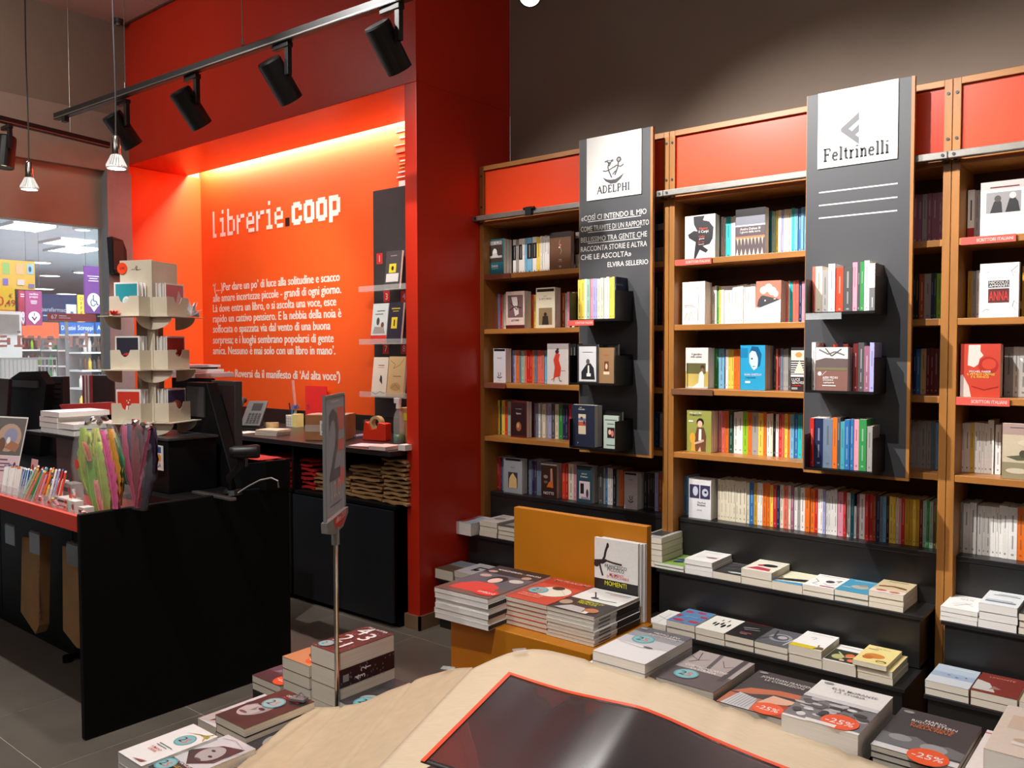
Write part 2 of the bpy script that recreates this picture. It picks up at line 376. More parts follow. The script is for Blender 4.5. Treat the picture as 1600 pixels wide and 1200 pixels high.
def far_quad(px0, py0, px1, py1, X, d=.04):
    a = P(px0, py1, X=X); b = P(px1, py0, X=X)
    return a, b
def hang_sign(name, label, px0, py0, px1, py1, X, c, items, wires=False, group=None, d=.05):
    a, b = far_quad(px0, py0, px1, py1, X); W, H = b.y-a.y, b.z-a.z
    t = thing(name, label, 'sign', (X, (a.y+b.y)/2, a.z), group)
    part(t, 'panel', bx(X-d, X, a.y, b.y, a.z, b.z), mat('sign_'+'_'.join(map(str, c)), c, .5, noise=.03))
    if items: part(t, 'lettering', art(items, W, H, lambda x, y, z: (X+z*6, a.y+x, a.z+y)), m_ink)
    if wires:
        mb = MB()
        for k in (.1, .9): part(t, 'wire', MB().cyl((X-d/2, a.y+W*k, b.z), (X-d/2, a.y+W*k, 4.2), .0035, n=6), m_steel)
    return t
W_ = (240, 240, 244)
ARROW = lambda cx: [('e', cx, .25, .36, .15, W_), ('p', [(cx-.22, .14), (cx+.22, .14), (cx, .03)], W_), ('r', cx-.03, .15, cx+.03, .36, (120, 50, 90)), ('p', [(cx-.2, .25), (cx+.2, .25), (cx, .12)], (120, 50, 90)), ('p', [(cx-.12, .27), (cx+.12, .27), (cx, .19)], W_)]
hang_sign('hanging_sign', 'purple price check sign with round white arrow', 41, 455, 65, 508, -13, (150, 60, 110), [('t', 'verifica', .5, .88, .06, W_, 'c', .8), ('t', 'prezzo', .5, .80, .06, W_, 'c', .8), ('r', .3, .7, .7, .715, W_), ('r', .3, .66, .7, .675, W_), ('r', .34, .62, .66, .635, W_)]+ARROW(.5), True)
hang_sign('hanging_sign', 'narrow crimson sign with white arrow behind the price check sign', 31, 454, 40, 509, -13.3, (160, 50, 70), [('r', .2, .88, .8, .9, W_), ('r', .2, .82, .8, .84, W_)]+ARROW(.5))
hang_sign('hanging_sign', 'tall purple sign with wheelchair symbol', 134, 417, 158, 489, -12, (112, 58, 136),
          [('r', .15, .78, .85, .795, W_), ('r', .25, .73, .75, .745, W_), ('r', .2, .68, .8, .695, W_), ('e', .5, .27, .4, .16, W_), ('p', [(.22, .17), (.78, .17), (.5, .03)], W_),
           ('e', .47, .37, .05, .02, (80, 90, 130)), ('k', [(.47, .35), (.47, .26), (.64, .26), (.7, .18), (.78, .19)], .06, (80, 90, 130)), ('k', [(.4, .3), (.3, .24), (.34, .17), (.48, .15), (.6, .2)], .05, (80, 90, 130))], True)
hang_sign('banner', 'yellow banner with pale product pictures hanging in the hall', -25, 409, 54, 449, -11, (222, 178, 74),
          [('r', .36, .5, .5, .9, (150, 190, 110)), ('r', .62, .52, .78, .9, (226, 178, 130)), ('r', .84, .55, .97, .9, (150, 196, 214)), ('e', .9, .72, .03, .1, (60, 90, 110)), ('r', .36, .12, .46, .34, (120, 110, 190)), ('r', .64, .14, .78, .34, (220, 200, 190)), ('r', .86, .06, .98, .2, (130, 120, 160))])
hang_sign('price_sign', 'bright yellow price sign reading zero forty-nine', -22, 449, 23, 485, -10.5, (240, 196, 30),
          [('r', 0, 0, 1, .05, (226, 110, 40)), ('t', '0', .5, .22, .4, (214, 60, 40)), ('t', ',', .66, .2, .3, (170, 60, 30)), ('t', '49', .84, .2, .28, (170, 60, 30)), ('t', '\u20ac', .84, .56, .16, (170, 60, 30))])
hang_sign('wall_banner', 'broad dark blue sign on the far hall wall', 64, 462, 134, 506, -30, (34, 74, 128), [('t', 'parafarmacia', .32, .42, .14, W_, 'c', .6), ('r', .05, .26, .62, .3, W_), ('r', 0, 0, 1, .1, (40, 80, 60))], wires=False)
hang_sign('notice', 'pale notice on the blue far wall', 104, 476, 119, 494, -24, (200, 224, 240), [('r', .4, .25, .7, .4, (80, 100, 120))])
hang_sign('hanging_sign', 'slim yellow vertical sign with dark letters in the hall', 123, 461, 132, 503, -17, (234, 190, 60), [('t', 'O', .5, .8, .13, (60, 50, 40)), ('t', 'F', .5, .62, .13, (60, 50, 40)), ('t', 'F', .5, .45, .13, (60, 50, 40)), ('t', 'E', .5, .27, .13, (60, 50, 40)), ('t', 'R', .5, .1, .13, (60, 50, 40))])
hang_sign('aisle_number', 'red aisle number sign reading sixty-seven', 77, 491, 150, 501, -9.5, (176, 44, 52), [('t', '67', .1, .25, .55, W_), ('r', .2, .6, .36, .7, W_), ('r', .2, .35, .44, .42, W_)])
hang_sign('aisle_sign', 'blue aisle sign for digestivi', 95, 504, 119, 522, -15, (30, 100, 176), [('t', 'Digestivi', .5, .35, .4, W_, 'c', .9)])
hang_sign('aisle_sign', 'blue aisle sign for sciroppi', 120, 504, 147, 522, -15, (30, 100, 176), [('t', 'Sciroppi', .5, .35, .4, W_, 'c', .86)])
hang_sign('aisle_sign', 'blue aisle sign half hidden by the card rack', 150, 504, 172, 522, -15, (30, 100, 176), [('t', 'Acque', .5, .35, .4, W_, 'c', .8)])
hang_sign('wall_banner', 'plain orange fascia above the hall shelves', 35, 504, 92, 528, -16, (206, 92, 48), [], wires=False)
# shelving with products
def far_rack(label, px0, px1, ytop, X, rows, cols, pal, base=0.0):
    a = P(px0, 620, X=X); b = P(px1, ytop, X=X); zt = b.z; y0, y1 = a.y, b.y
    t = thing('shelving_unit', label, 'shelf', (X, (y0+y1)/2, 0), 'supermarket shelving')
    part(t, 'back_panel', bx(X-.5, X-.47, y0, y1, 0, zt), m_grayp)
    for k in range(rows+1): part(t, 'shelf', bx(X-.47, X, y0, y1, base+(zt-base)*k/rows-.03, base+(zt-base)*k/rows), m_white)
    dy = (y1-y0)/cols; hz = (zt-base)/rows
    for k in range(rows):
        if base+hz*(k+1) < .75: continue
        for j in range(cols):
            c = random.choice(pal); h = hz*random.uniform(.55, .8); r = dy*.42
            yc = y0+dy*(j+.5); z0 = base+hz*k
            o = MB().lathe([(.001, 0), (r, 0), (r, h*.7), (r*.5, h*.82), (r*.4, h), (.001, h)], (X-.12, yc, z0+.001), n=8).obj('bottle', mat('product_'+c, c, .4, noise=.05), smooth=True)
            tag(o, '%s bottle on the %s' % (NAMES[c], label), 'bottle', '%s bottles, %s' % (NAMES[c], label))
far_rack('far hall shelving under the orange fascia', 36, 84, 522, -17.5, 6, 9, 'RRrRlcR')
far_rack('green hall shelving behind the aisle pole', 82, 108, 522, -17, 6, 5, 'eEeEw')
far_rack('hall shelving under the blue aisle signs', 109, 129, 522, -16.5, 6, 4, 'rRwR')
far_rack('hall shelving nearest the grey column', 129, 162, 522, -14, 6, 5, 'nwGy')
t = thing('pole', 'slim pale pole standing in the hall aisle', 'pole', (-12, P(106, 600, X=-12).y, 0))
yy = t.location.y; part(t, 'shaft', MB().cyl((-12, yy, 0), (-12, yy, P(106, 503, X=-12).z), .022), m_grayp); part(t, 'foot', MB().cyl((-12, yy, 0), (-12, yy, .02), .12), m_grayp)
t = thing('wire_basket_bin', 'pale wire display bin in the hall behind the window', 'basket', (-9.6, P(45, 580, X=-9.6).y, 0))
a = P(2, 592, X=-9.6); b = P(88, 560, X=-9.6); m1 = MB(); m2 = MB()
for k in range(15):
    y = a.y+(b.y-a.y)*k/14
    m1.cyl((-9.6, y, a.z-.5), (-9.6, y, b.z), .005, n=5)
for z in (a.z-.5, a.z, b.z): m2.box(-9.61, -9.59, a.y, b.y, z-.012, z+.012)
m2.box(-10.1, -10.08, a.y, b.y, a.z-.5, b.z)
part(t, 'wire', m1, m_white); part(t, 'rim', m2, m_white); part(t, 'leg', MB().box(-10.1, -9.6, a.y, a.y+.03, 0, a.z-.5).box(-10.1, -9.6, b.y-.03, b.y, 0, a.z-.5), m_white)
t = thing('wall_cabinet', 'white cabinet with blurred goods near the yellow price sign', 'cabinet', (-11.5, P(12, 500, X=-11.5).y, 0))
a = P(-20, 540, X=-11.5); b = P(33, 487, X=-11.5)
part(t, 'body', bx(-12, -11.5, a.y, b.y, 0, b.z), m_white); part(t, 'door', bx(-11.5, -11.48, a.y+.03, b.y-.03, P(10, 520, X=-11.5).z, b.z-.04), mat('cabinet_door', (150, 146, 142), .4, noise=.25, nscale=4))

# ================================================================ BOOKCASES
BAYX = [-3.159, -1.970, -.7695, .43]
ZS = [1.8836, 1.5825, 1.2843, .9851]; ZL = .667; YR = 3.60
BN = ['left', 'middle', 'right']
for b in range(3):
    x0, x1 = BAYX[b]+.001, BAYX[b+1]-.001
    t = thing('bookcase', 'cherry wood %s bay of the wall bookcase with orange header panel' % BN[b], 'bookcase', ((x0+x1)/2, YB, 0), 'wall bookcase bays')
    for xa in (x0, x1-.028):
        part(t, 'side_panel', bx(xa, xa+.028, YB, 3.816, 0, 2.484), m_wood, bevel=.0015)
    for z in ZS: part(t, 'shelf', bx(x0+.028, x1-.028, YB+.002, 3.79, z-.026, z), m_woodx, bevel=.0015)
    part(t, 'shelf', bx(x0+.028, x1-.028, YB+.004, 3.79, 2.16, 2.186), m_woodx, bevel=.0015)
    part(t, 'back_panel', bx(x0+.028, x1-.028, 3.79, 3.812, .02, 2.484), m_woodd)
    part(t, 'header_panel', bx(x0+.029, x1-.029, YB+.014, YB+.026, 2.19, 2.458), m_orange)
    part(t, 'top_rail', bx(x0+.028, x1-.028, YB, 3.8, 2.459, 2.484), m_woodx, bevel=.0015)
    for xa in (x0+.014, x1-.014):
        for z in (2.43, 2.26): part(t, 'screw', MB().cyl((xa, YB-.003, z), (xa, YB+.001, z), .006, n=8), m_dgray)
    rl = part(t, 'metal_rail', bx(x0-.002 if b else x0-.06, x1-.001, YB-.058, YB-.03, 2.176, 2.204), m_steel, bevel=.003)
    for xa in (x0+.018, x1-.018):
        part(t, 'rail_bracket', MB().box(xa-.008, xa+.008, YB-.03, YB-.0005, 2.17, 2.19), m_dgray)
        part(t, 'screw', MB().cyl((xa, YB-.061, 2.19), (xa, YB-.0582, 2.19), .006, n=8), m_dgray)
t_ = MB().box(-2.775, -2.735, 3.472, 3.49, 2.168, 2.212).cyl((-2.79, 3.48, 2.205), (-2.72, 3.48, 2.205), .008, n=8).obj('rail_clamp', m_bmetal)
tag(t_, 'small black clamp on the steel rail of the left bay', 'clamp')
PLX = [(-3.128, -2.0), (-1.941, -.806), (-.745, .40)]
for b in range(3):
    x0, x1 = PLX[b]
    t = thing('stepped_plinth', 'black stepped display plinth below the %s bay' % BN[b], 'plinth', ((x0+x1)/2, 3.3, 0), 'black stepped plinths')
    xi0, xi1 = BAYX[b]+.031, BAYX[b+1]-.031
    part(t, 'ledge', bx(xi0, xi1, YR-.004, 3.788, ZL-.02, ZL), m_black, bevel=.002)
    part(t, 'riser_panel', bx(xi0, xi1, YR, 3.788, .4626, ZL-.021), m_black)
    part(t, 'upper_step_top', bx(x0, x1, 3.392, 3.598, .448, .4624), m_black, bevel=.0015)
    part(t, 'upper_step', bx(x0+.012, x1-.012, 3.40, 3.598, .262, .447), m_black)
    part(t, 'lower_step_top', bx(x0, x1, 3.162, 3.399, .245, .2592), m_black, bevel=.0015)
    part(t, 'lower_step', bx(x0+.012, x1-.012, 3.172, 3.59, 0, .244), m_black)

def XZ(px, Y, Z):
    y = 560
    for _ in range(4):
        p = P(px, y, Y=Y); d = (p-CP).dot(FW); y += (p.z-Z)*CF/d
    return p
SHN = ['top', 'second', 'third', 'fourth', 'lowest']
YS, YC = 3.664, 3.60
SPINES = []
def shelf_row(bay, sh, Z, px, seq, H=.19, Y=YS, name=None):
    n = 0; dp = .125 if Y < 3.63 else .112
    for tok in seq.split():
        c, q = tok.split(':'); q = float(q)
        hh = H*random.uniform(.975, 1.01)
        if '*' in c: c, k = c.split('*'); hh = H*float(k)
        if c[0] != '.':
            xa = XZ(px, Y, Z).x; xb = XZ(q, Y, Z).x; n += 1
            cn = c[0]; nm = NAMES[cn]
            sp = None
            if len(c) > 1 and c[1] == 'k':
                sp = [('r', 0, .42, 1, .84, (30, 28, 28)), ('r', .4, .46, .6, .8, (140, 136, 130)), ('r', .4, .05, .6, .1, (60, 60, 60))]; nm = nm+' and black banded'
            if len(c) > 1 and c[1] == 'r':
                sp = [('r', 0, 0, 1, .25, (176, 36, 32)), ('r', .4, .4, .6, .8, (70, 60, 60))]; nm = nm+' and red footed'
            lab = '%s paperback, %s spine from the left, %s' % (nm, ordn(ROWN.setdefault((bay, sh), 0)+1), name or '%s shelf of %s bay' % (SHN[sh], BN[bay]))
            ROWN[(bay, sh)] += 1
            SPINES.append(book(lab, dp, hh, max(xb-xa-.0006, .004), m_spine(xa, Y+random.uniform(0, .006), Z+.0006), cn, spine=sp,
                               group=name and 'paperbacks in the '+name or 'spines on the %s shelf of the %s bay' % (SHN[sh], BN[bay])))
        px = q
ROWN = {}
def coverout(bay, Z, px0, px1, pxs, H, cover, items, label, lean=0., n=None, Y=None, pages=None, wscale=1., group=None, spinecol=None):
    Y = Y or (3.625 if Z == ZL else YC)
    a = XZ(px0, Y, Z); b = XZ(px1, Y, Z); W = b.x-a.x
    p = XZ(pxs, Y, Z); d = (p-CP); yb = CP.y+d.y*((b.x-CP.x)/d.x); T = max(.012, min(.11, yb-Y, 3.775-Y))
    n = n or max(1, round(T/.028)); th = T/n
    for k in range(n):
        yk = Y+th*(k+1)-.0003*k
        lab = label if k == 0 else '%s copy behind the %s' % (ORD[k], label)
        book(' '.join(lab.split()[:16]), W, H*(1 if k == 0 else random.uniform(.985, 1.0)), th-.0006, m_front(a.x, yk, Z+.0008, -lean), cover, items if k == 0 else None, name='display_paperback',
             group=group or (None if n == 1 else 'copies of the '+' '.join(label.split()[:6])), pages=pages or m_pageS)
tx = lambda s, x, y, z, c='k', al='c', mw_=0: ('t', s, x, y, z, c, al, mw_)

# ---- left bay
shelf_row(0, 0, ZS[0], 801, 'wk:805.7 g:810 wk:816 w:819.5 u:823 uk:831 .:832 wk:838.5 y:844 w:847 w:850 w:854 w:858.5', .20)
coverout(0, ZS[0], 759.6, 787, 800, .20, 't', [('r', .08, .36, .94, .97, (66, 56, 52)), ('r', .1, .84, .9, .95, 'g'), ('e', .5, .62, .13, .12, 'w'), ('r', .12, .48, .9, .54, (190, 184, 176)), ('p', [(.3, .5), (.7, .5), (.62, .62), (.4, .6)], (210, 206, 198)), tx('DIARI', .5, .22, .07, 'w'), ('r', .32, .18, .7, .186, 'w'), tx('K.M.', .62, .86, .07, 'w')], 'teal cover-out paperback with brown photograph, left end of the top left shelf')
coverout(0, ZS[0], 859, 892, 897, .20, 'n', [('r', 0, .86, 1, 1, (40, 32, 30)), ('k', [(.5, .8), (.44, .7), (.5, .6), (.56, .5), (.5, .42)], .02, 'g'), ('e', .5, .66, .05, .03, 's'), ('e', .46, .6, .04, .02, 'w'), tx('Valle', .5, .26, .035, 'w'), tx('romanzo', .5, .22, .03, 'g'), ('e', .5, .1, .06, .03, 'g')], 'brown cover-out paperback beside the chalk lettered board, top left shelf')
shelf_row(0, 0, ZS[0], 898.5, 'wk:904', .20); shelf_row(0, 0, ZS[0], 1023, 'uk:1028 wk:1032 ck:1037', .20)
shelf_row(0, 1, ZS[1], 769.5, 'z:774 m:777.6 v:781 r:785 g:788 c:790', .20)
coverout(0, ZS[1], 790.5, 819.5, 830, .205, (222, 200, 190), [('r', .1, .3, .92, .9, (120, 92, 92)), ('p', [(.3, .85), (.6, .85), (.7, .4), (.5, .34)], (216, 206, 200)), ('k', [(.2, .5), (.5, .6), (.85, .55)], .05, (60, 46, 48)), ('k', [(.25, .7), (.6, .5), (.7, .75)], .04, (70, 52, 54)), tx('LETTERE', .5, .2, .05), ('r', 0, 0, 1, .1, (90, 30, 30))], 'pale pink cover-out paperback with a brown etching, second left shelf')
shelf_row(0, 1, ZS[1], 830, 'x:833 y:837', .19)
coverout(0, ZS[1], 837.5, 867, 876, .215, 'c', [('r', .05, .9, .95, .97, 'k'), tx('autore', .5, .78, .03, 'G'), tx('IL RITORNO', .5, .7, .05, 'G', 'c', .8), ('r', .15, .08, .85, .5, (150, 128, 92)), ('p', [(.32, .08), (.68, .08), (.64, .3), (.36, .3)], (54, 44, 36)), ('e', .5, .34, .08, .05, (54, 44, 36))], 'cream cover-out paperback with a sepia portrait from behind, second left shelf')
shelf_row(0, 1, ZS[1], 876, 'O:883 g:886 p:890 N:893 w:897', .19); shelf_row(0, 1, ZS[1], 1024, 'a:1027 B:1034 r:1038', .19)
coverout(0, ZS[2], 771, 790, 799, .19, (226, 224, 230), [('r', .05, .92, .95, .99, 'k'), tx('SAGGI', .5, .7, .045, 'G'), ('k', [(.4, .3), (.42, .2), (.5, .18)], .05, 'k'), ('k', [(.6, .3), (.58, .2)], .05, 'k'), ('k', [(.3, .17), (.5, .13), (.7, .17)], .06, 'k'), ('r', .4, .06, .6, .07, 'g')], 'white cover-out paperback with small black emblem, third left shelf')
shelf_row(0, 2, ZS[2], 799, 'R:800.5 v:806 o:811 U:814 a:819 s:823 r:827 r:831 o:834 U:839 s:844.5 s:850 u:854.6', .18)
coverout(0, ZS[2], 855, 888, 890, .215, (228, 220, 216), [('r', 0, .86, 1, 1, (186, 176, 176)), ('p', [(.3, .15), (.62, .2), (.66, .4), (.55, .6), (.6, .74), (.42, .78), (.3, .6), (.36, .42)], (222, 70, 50)), ('e', .47, .8, .09, .05, (60, 52, 60)), ('e', .5, .86, .06, .03, (60, 52, 60)), ('k', [(.2, .1), (.35, .16), (.3, .06)], .03, (200, 60, 50)), ('k', [(.55, .2), (.6, .08), (.7, .08)], .03, (60, 50, 50)), ('r', .66, .33, .86, .34, 'G')], 'white cover-out paperback with a red robed figure, third left shelf')
shelf_row(0, 2, ZS[2], 1024, 'R:1029 r:1033 w:1036', .18)
shelf_row(0, 3, ZS[3], 774, 'g:776 y:780.6 E:784 y:789 x:793 a:797.5', .195)
coverout(0, ZS[3], 798, 823, 831, .2, 'R', [('r', .05, .04, .95, .96, (48, 28, 30)), ('e', .5, .3, .16, .13, (160, 100, 60)), ('e', .46, .33, .08, .07, (210, 160, 110)), tx('lapsus', .5, .64, .05, 'w'), ('r', .3, .78, .7, .79, 'g')], 'dark red cover-out paperback with a small gilded head, fourth left shelf')
shelf_row(0, 3, ZS[3], 831, 'V:833.5 m:837 U:841 w:843.5 g:847 c:852 g:855.6 v:861 G:867 c:872.5 e:879 B:883 B:887.5 r:893', .19)
shelf_row(0, 3, ZS[3], 1021, 'b:1031 w:1035', .17)
shelf_row(0, 4, ZL, 774, 'r:781.6 B:784 U:787', .19, 3.658)
coverout(0, ZL, 787, 816, 824, .195, (160, 164, 168), [('r', .1, .93, .9, .985, 'k'), tx('ESSAIS', .5, .72, .04, 'G'), ('r', .25, .15, .75, .6, (60, 60, 66)), ('p', [(.28, .15), (.72, .15), (.7, .42), (.6, .5), (.5, .58), (.38, .5), (.3, .4)], (226, 190, 130))], 'grey cover-out paperback with golden figure leaning on the lowest left shelf')
shelf_row(0, 4, ZL, 824, 'k:826 U:831 B:834.5 V:838 U:845', .19, 3.658)
coverout(0, ZL, 845.5, 869.7, 878, .19, (54, 34, 28), [('r', 0, .93, 1, .98, (150, 140, 130)), ('p', [(.6, .3), (.78, .3), (.72, .85), (.6, .84)], (196, 130, 110)), ('p', [(.35, .3), (.8, .32), (.7, .5), (.5, .45)], (210, 110, 40)), ('e', .3, .6, .14, .05, (150, 130, 120)), ('e', .3, .45, .12, .04, (120, 96, 86)), ('r', .1, .08, .9, .22, 'N'), tx('NOTTE', .5, .1, .08, 'w', 'c', .8)], 'dark brown cover-out paperback with an orange lit scene, lowest left shelf')
shelf_row(0, 4, ZL, 878, 'x:883 r:888 c:896 p:900.6', .19, 3.658)
coverout(0, ZL, 900.6, 925, 935, .195, (44, 72, 82), [('r', .05, .88, .9, .97, (26, 30, 36)), tx('EPISODI', .5, .76, .035, 'w'), tx('Il tempo', .5, .68, .05, 'w', 'c', .8), ('r', .18, .1, .86, .58, (220, 204, 210)), ('r', .26, .24, .48, .52, (36, 34, 38)), ('e', .7, .26, .08, .12, (70, 60, 64)), ('r', .3, .1, .8, .16, (170, 150, 160))], 'blue green cover-out paperback with pale picture panel, lowest left shelf')
shelf_row(0, 4, ZL, 935, 'G:942 g:945 b:949 w:953 w:957 k:962.5 g:967 o:973', .19, 3.658)
coverout(0, ZL, 975, 996, 1006, .185, (206, 196, 196), [('r', .05, .93, .9, .985, 'k'), tx('VITE', .5, .78, .04, 'G'), ('k', [(.42, .36), (.44, .26), (.54, .25)], .05, 'k'), ('k', [(.62, .36), (.6, .25)], .05, 'k'), ('k', [(.32, .23), (.5, .18), (.7, .23)], .06, 'k')], 'pinkish white cover-out paperback with crescent emblem, lowest left shelf')
shelf_row(0, 4, ZL, 1006, 'k:1011 N:1015 k:1019 k:1022.5 v:1028 O:1034', .19, 3.658)
# ---- middle bay
coverout(1, ZS[0], 1070, 1117, 1124, .205, (240, 236, 234), [('p', [(.28, .98), (.66, .98), (.6, .88), (.8, .84), (.95, .7), (.92, .45), (.82, .33), (.6, .3), (.78, .2), (.7, .14), (.5, .22), (.36, .02), (.3, .02), (.36, .4), (.14, .5), (.1, .58), (.3, .66), (.42, .64), (.3, .8)], (48, 46, 50)), tx('Henry', .62, .67, .06, (222, 80, 50)), tx('il Carpi', .62, .6, .06, 'w'), tx('Undici', .56, .5, .04, (222, 80, 50)), tx('giorni', .56, .45, .04, 'w'), tx('per due', .55, .38, .035, (222, 80, 50)), tx('racconti', .55, .33, .03, 'w')], 'white cover-out paperback with a large black silhouette, top middle shelf')
shelf_row(1, 0, ZS[0], 1124, 'G:1126 w:1130 w:1133.5 q:1141.4 w:1145 w:1148.5', .195)
coverout(1, ZS[0], 1149, 1195, 1201, .21, (96, 84, 88), [('r', 0, .84, 1, 1, (28, 26, 28)), ('r', 0, .66, 1, .84, (130, 132, 142)), ('r', 0, .63, 1, .66, 'w'), tx('Andre Dulcas III', .5, .55, .05, 'w', 'c', .86), tx('I giorni della terra', .5, .49, .045, 'w', 'c', .9), ('r', 0, .36, 1, .42, (190, 130, 90))]+[('p', [(.04+.12*k, .38), (.1+.12*k, .38), (.08+.12*k, .22)], (226, 206, 180)) for k in range(8)]+[('p', [(.02+.14*k, .02), (.11+.14*k, .02), (.07+.14*k, .16)], (220, 210, 196)) for k in range(7)], 'grey cover-out paperback with rows of pale spikes, top middle shelf')
shelf_row(1, 0, ZS[0], 1201, 'z:1206 a:1211 y:1216 w:1220 v:1224 c:1229.4 c:1236 q:1241 u:1246 b:1251 u:1255 u:1260', .2)
shelf_row(1, 0, ZS[0], 1426, 'm:1433 m:1440.6 g:1448 m:1455 m:1464 m:1472.7 w:1476.5', .2)
coverout(1, ZS[1], 1066, 1101, 1112, .2, (238, 230, 222), [('k', [(.1, .9), (.4, .8), (.2, .7), (.5, .62)], .012, (200, 120, 100)), ('k', [(.6, .8), (.75, .9), (.9, .7)], .012, (90, 80, 80)), ('r', .1, .44, .5, .455, (210, 130, 110)), ('r', .1, .41, .6, .42, (150, 120, 120)), ('k', [(.1, .1), (.2, .28), (.3, .1), (.4, .3), (.5, .1)], .014, (190, 140, 120)), ('k', [(.7, .1), (.72, .6), (.7, .85)], .012, (70, 70, 70))], 'white cover-out paperback with scribbled red line drawing, second middle shelf')
shelf_row(1, 1, ZS[1], 1112, 'w:1116 w:1119.4 e:1123 y:1126.5 w:1131 w:1136 w:1141 w:1146 w:1151 w:1156 w:1161 w:1166 w:1171 w:1176 w:1179.5', .18)
coverout(1, ZS[1], 1180, 1219, 1229, .185, (240, 236, 234), [('p', [(.0, .38), (0, 1), (1, 1), (1, .55), (.14, .36)], (228, 124, 100)), ('p', [(.06, .4), (.1, .55), (.2, .64), (.28, .66), (.9, .56), (.97, .54), (.2, .37)], (70, 68, 72)), ('e', .3, .78, .14, .09, 'w'), ('e', .5, .83, .16, .1, 'w'), ('e', .66, .75, .16, .1, 'w'), ('e', .8, .68, .1, .08, 'w'), ('e', .38, .53, .03, .02, 'w'), ('r', .72, .55, .8, .57, 'w')], 'white cover-out paperback with black iron and cloud on salmon, second middle shelf', lean=.04)
shelf_row(1, 1, ZS[1], 1228, 's:1231 w:1233 q:1238 s:1242.5 s:1247 B:1252 p:1256 v:1259', .185)
shelf_row(1, 1, ZS[1], 1426, 'k:1430 k:1435 O:1443.5 g:1454 B:1458 E:1462.5 l:1471 y:1475.5', .185)
shelf_row(1, 2, ZS[2], 1068, 'x:1070.6', .19)
coverout(1, ZS[2], 1071, 1106, 1116, .19, (232, 228, 222), [('r', 0, 0, 1, .42, (196, 176, 96)), ('r', .04, .36, .9, .62, (104, 100, 60)), ('r', .0, 0, 1, .05, (190, 190, 180)), ('k', [(.09, .02), (.09, .62)], .025, (50, 50, 40)), ('p', [(.3, .02), (.82, .02), (.84, .3), (.74, .44), (.62, .38), (.58, .14)], 'w'), ('e', .76, .52, .09, .06, (70, 50, 40)), ('p', [(.7, .42), (.82, .42), (.8, .5), (.72, .5)], (150, 110, 86)), tx('Il giardino', .5, .82, .05, 'G', 'c', .5), tx('nella nebbia', .48, .76, .045, 'G', 'c', .5)], 'white cover-out paperback with a girl in a field, third middle shelf')
shelf_row(1, 2, ZS[2], 1115.5, 'e:1122 u:1131 B:1133 w:1137 y:1141 y:1146 o:1151 o:1156', .185)
coverout(1, ZS[2], 1156.5, 1195, 1208, .2, (40, 160, 206), [('p', [(.36, .82), (.36, .62), (.46, .5), (.55, .44), (.68, .5), (.72, .6), (.7, .78), (.6, .86), (.46, .88)], (206, 226, 232)), ('p', [(.36, .8), (.46, .98), (.72, .96), (.86, .8), (.8, .55), (.7, .5), (.72, .7), (.62, .86), (.46, .88)], (20, 92, 136)), ('r', 0, .72, .3, .94, (24, 130, 178)), ('e', .47, .7, .04, .02, (40, 90, 120)), ('r', .5, .52, .6, .535, (60, 120, 150)), tx('IVAN CHETOV', .52, .32, .05, 'w', 'c', .7), tx('I racconti', .42, .26, .045, 'B', 'c', .45), ('r', .2, .15, .42, .2, (200, 230, 240))], 'bright blue cover-out paperback with a pale portrait, third middle shelf')
shelf_row(1, 2, ZS[2], 1208, 'N:1212 s:1215 R:1219 U:1223 g:1227.4 g:1231.5 G:1235', .185)
coverout(1, ZS[2], 1235.5, 1262, 1264, .19, (44, 42, 44), [('r', 0, .7, 1, .93, (228, 218, 204)), ('e', .45, .83, .2, .06, (206, 150, 80))]+[('r', 0, .4+.05*k, 1, .42+.05*k, 'w') for k in range(6)]+[('p', [(.2, .42), (.8, .42), (.5, .7)], (232, 222, 196)), ('r', 0, .33, 1, .38, 'w'), tx('LUCE', .3, .24, .06, 'w'), tx('GENOVESI', .42, .17, .06, 'w', 'c', .7), ('r', .1, .12, .6, .14, 'r'), ('r', .05, .04, .4, .09, 'g')], 'black and white striped cover-out paperback beside the white ruled board, third shelf')
shelf_row(1, 2, ZS[2], 1426, 'B:1431 b:1437.7 T:1446.5 R:1452 R:1458 R:1465.4 N:1472', .185)
shelf_row(1, 3, ZS[3], 1069, 'E:1072.7', .18)
coverout(1, ZS[3], 1073, 1111, 1122, .195, (150, 152, 72), [('p', [(.32, .02), (.78, .02), (.8, .4), (.7, .6), (.42, .6), (.34, .4)], (106, 72, 50)), ('p', [(.48, .28), (.6, .28), (.6, .56), (.5, .56)], 'w'), ('e', .55, .72, .15, .1, (40, 28, 26)), ('e', .54, .68, .1, .08, (226, 184, 156)), ('e', .24, .34, .12, .13, (222, 164, 60)), ('p', [(.18, .02), (.36, .02), (.34, .25), (.2, .22)], (214, 160, 60)), ('k', [(.3, .2), (.6, .26), (.7, .3)], .08, (220, 176, 146)), ('p', [(.46, .02), (.6, .02), (.56, .14)], (222, 176, 146)), tx('UNA LETTURA', .36, .92, .045, 'w', 'c', .5), tx('ROMANZO', .36, .87, .045, 'G', 'c', .5), ('r', .08, .72, .26, .76, 'w')], 'olive green cover-out paperback with a seated dark haired woman, fourth middle shelf')
shelf_row(1, 3, ZS[3], 1122, 'p:1127.7 s:1132.5 o:1138 E:1145.6 w:1152.4 w:1160 l:1168 o:1174.4 g:1184 y:1192 o:1197 w:1202.6 c:1207.4 k:1211 w:1215.7 r:1221 s:1224.6 y:1230 o:1234 u:1240 b:1246.6 q:1253 o:1255.5', .195)
shelf_row(1, 3, ZS[3], 1419, 'g:1427.5 g:1432 g:1437 g:1447 g:1454 U:1461 u:1468', .19)
shelf_row(1, 4, ZL, 1068, 'b:1072 u:1075.7', .19, 3.658)
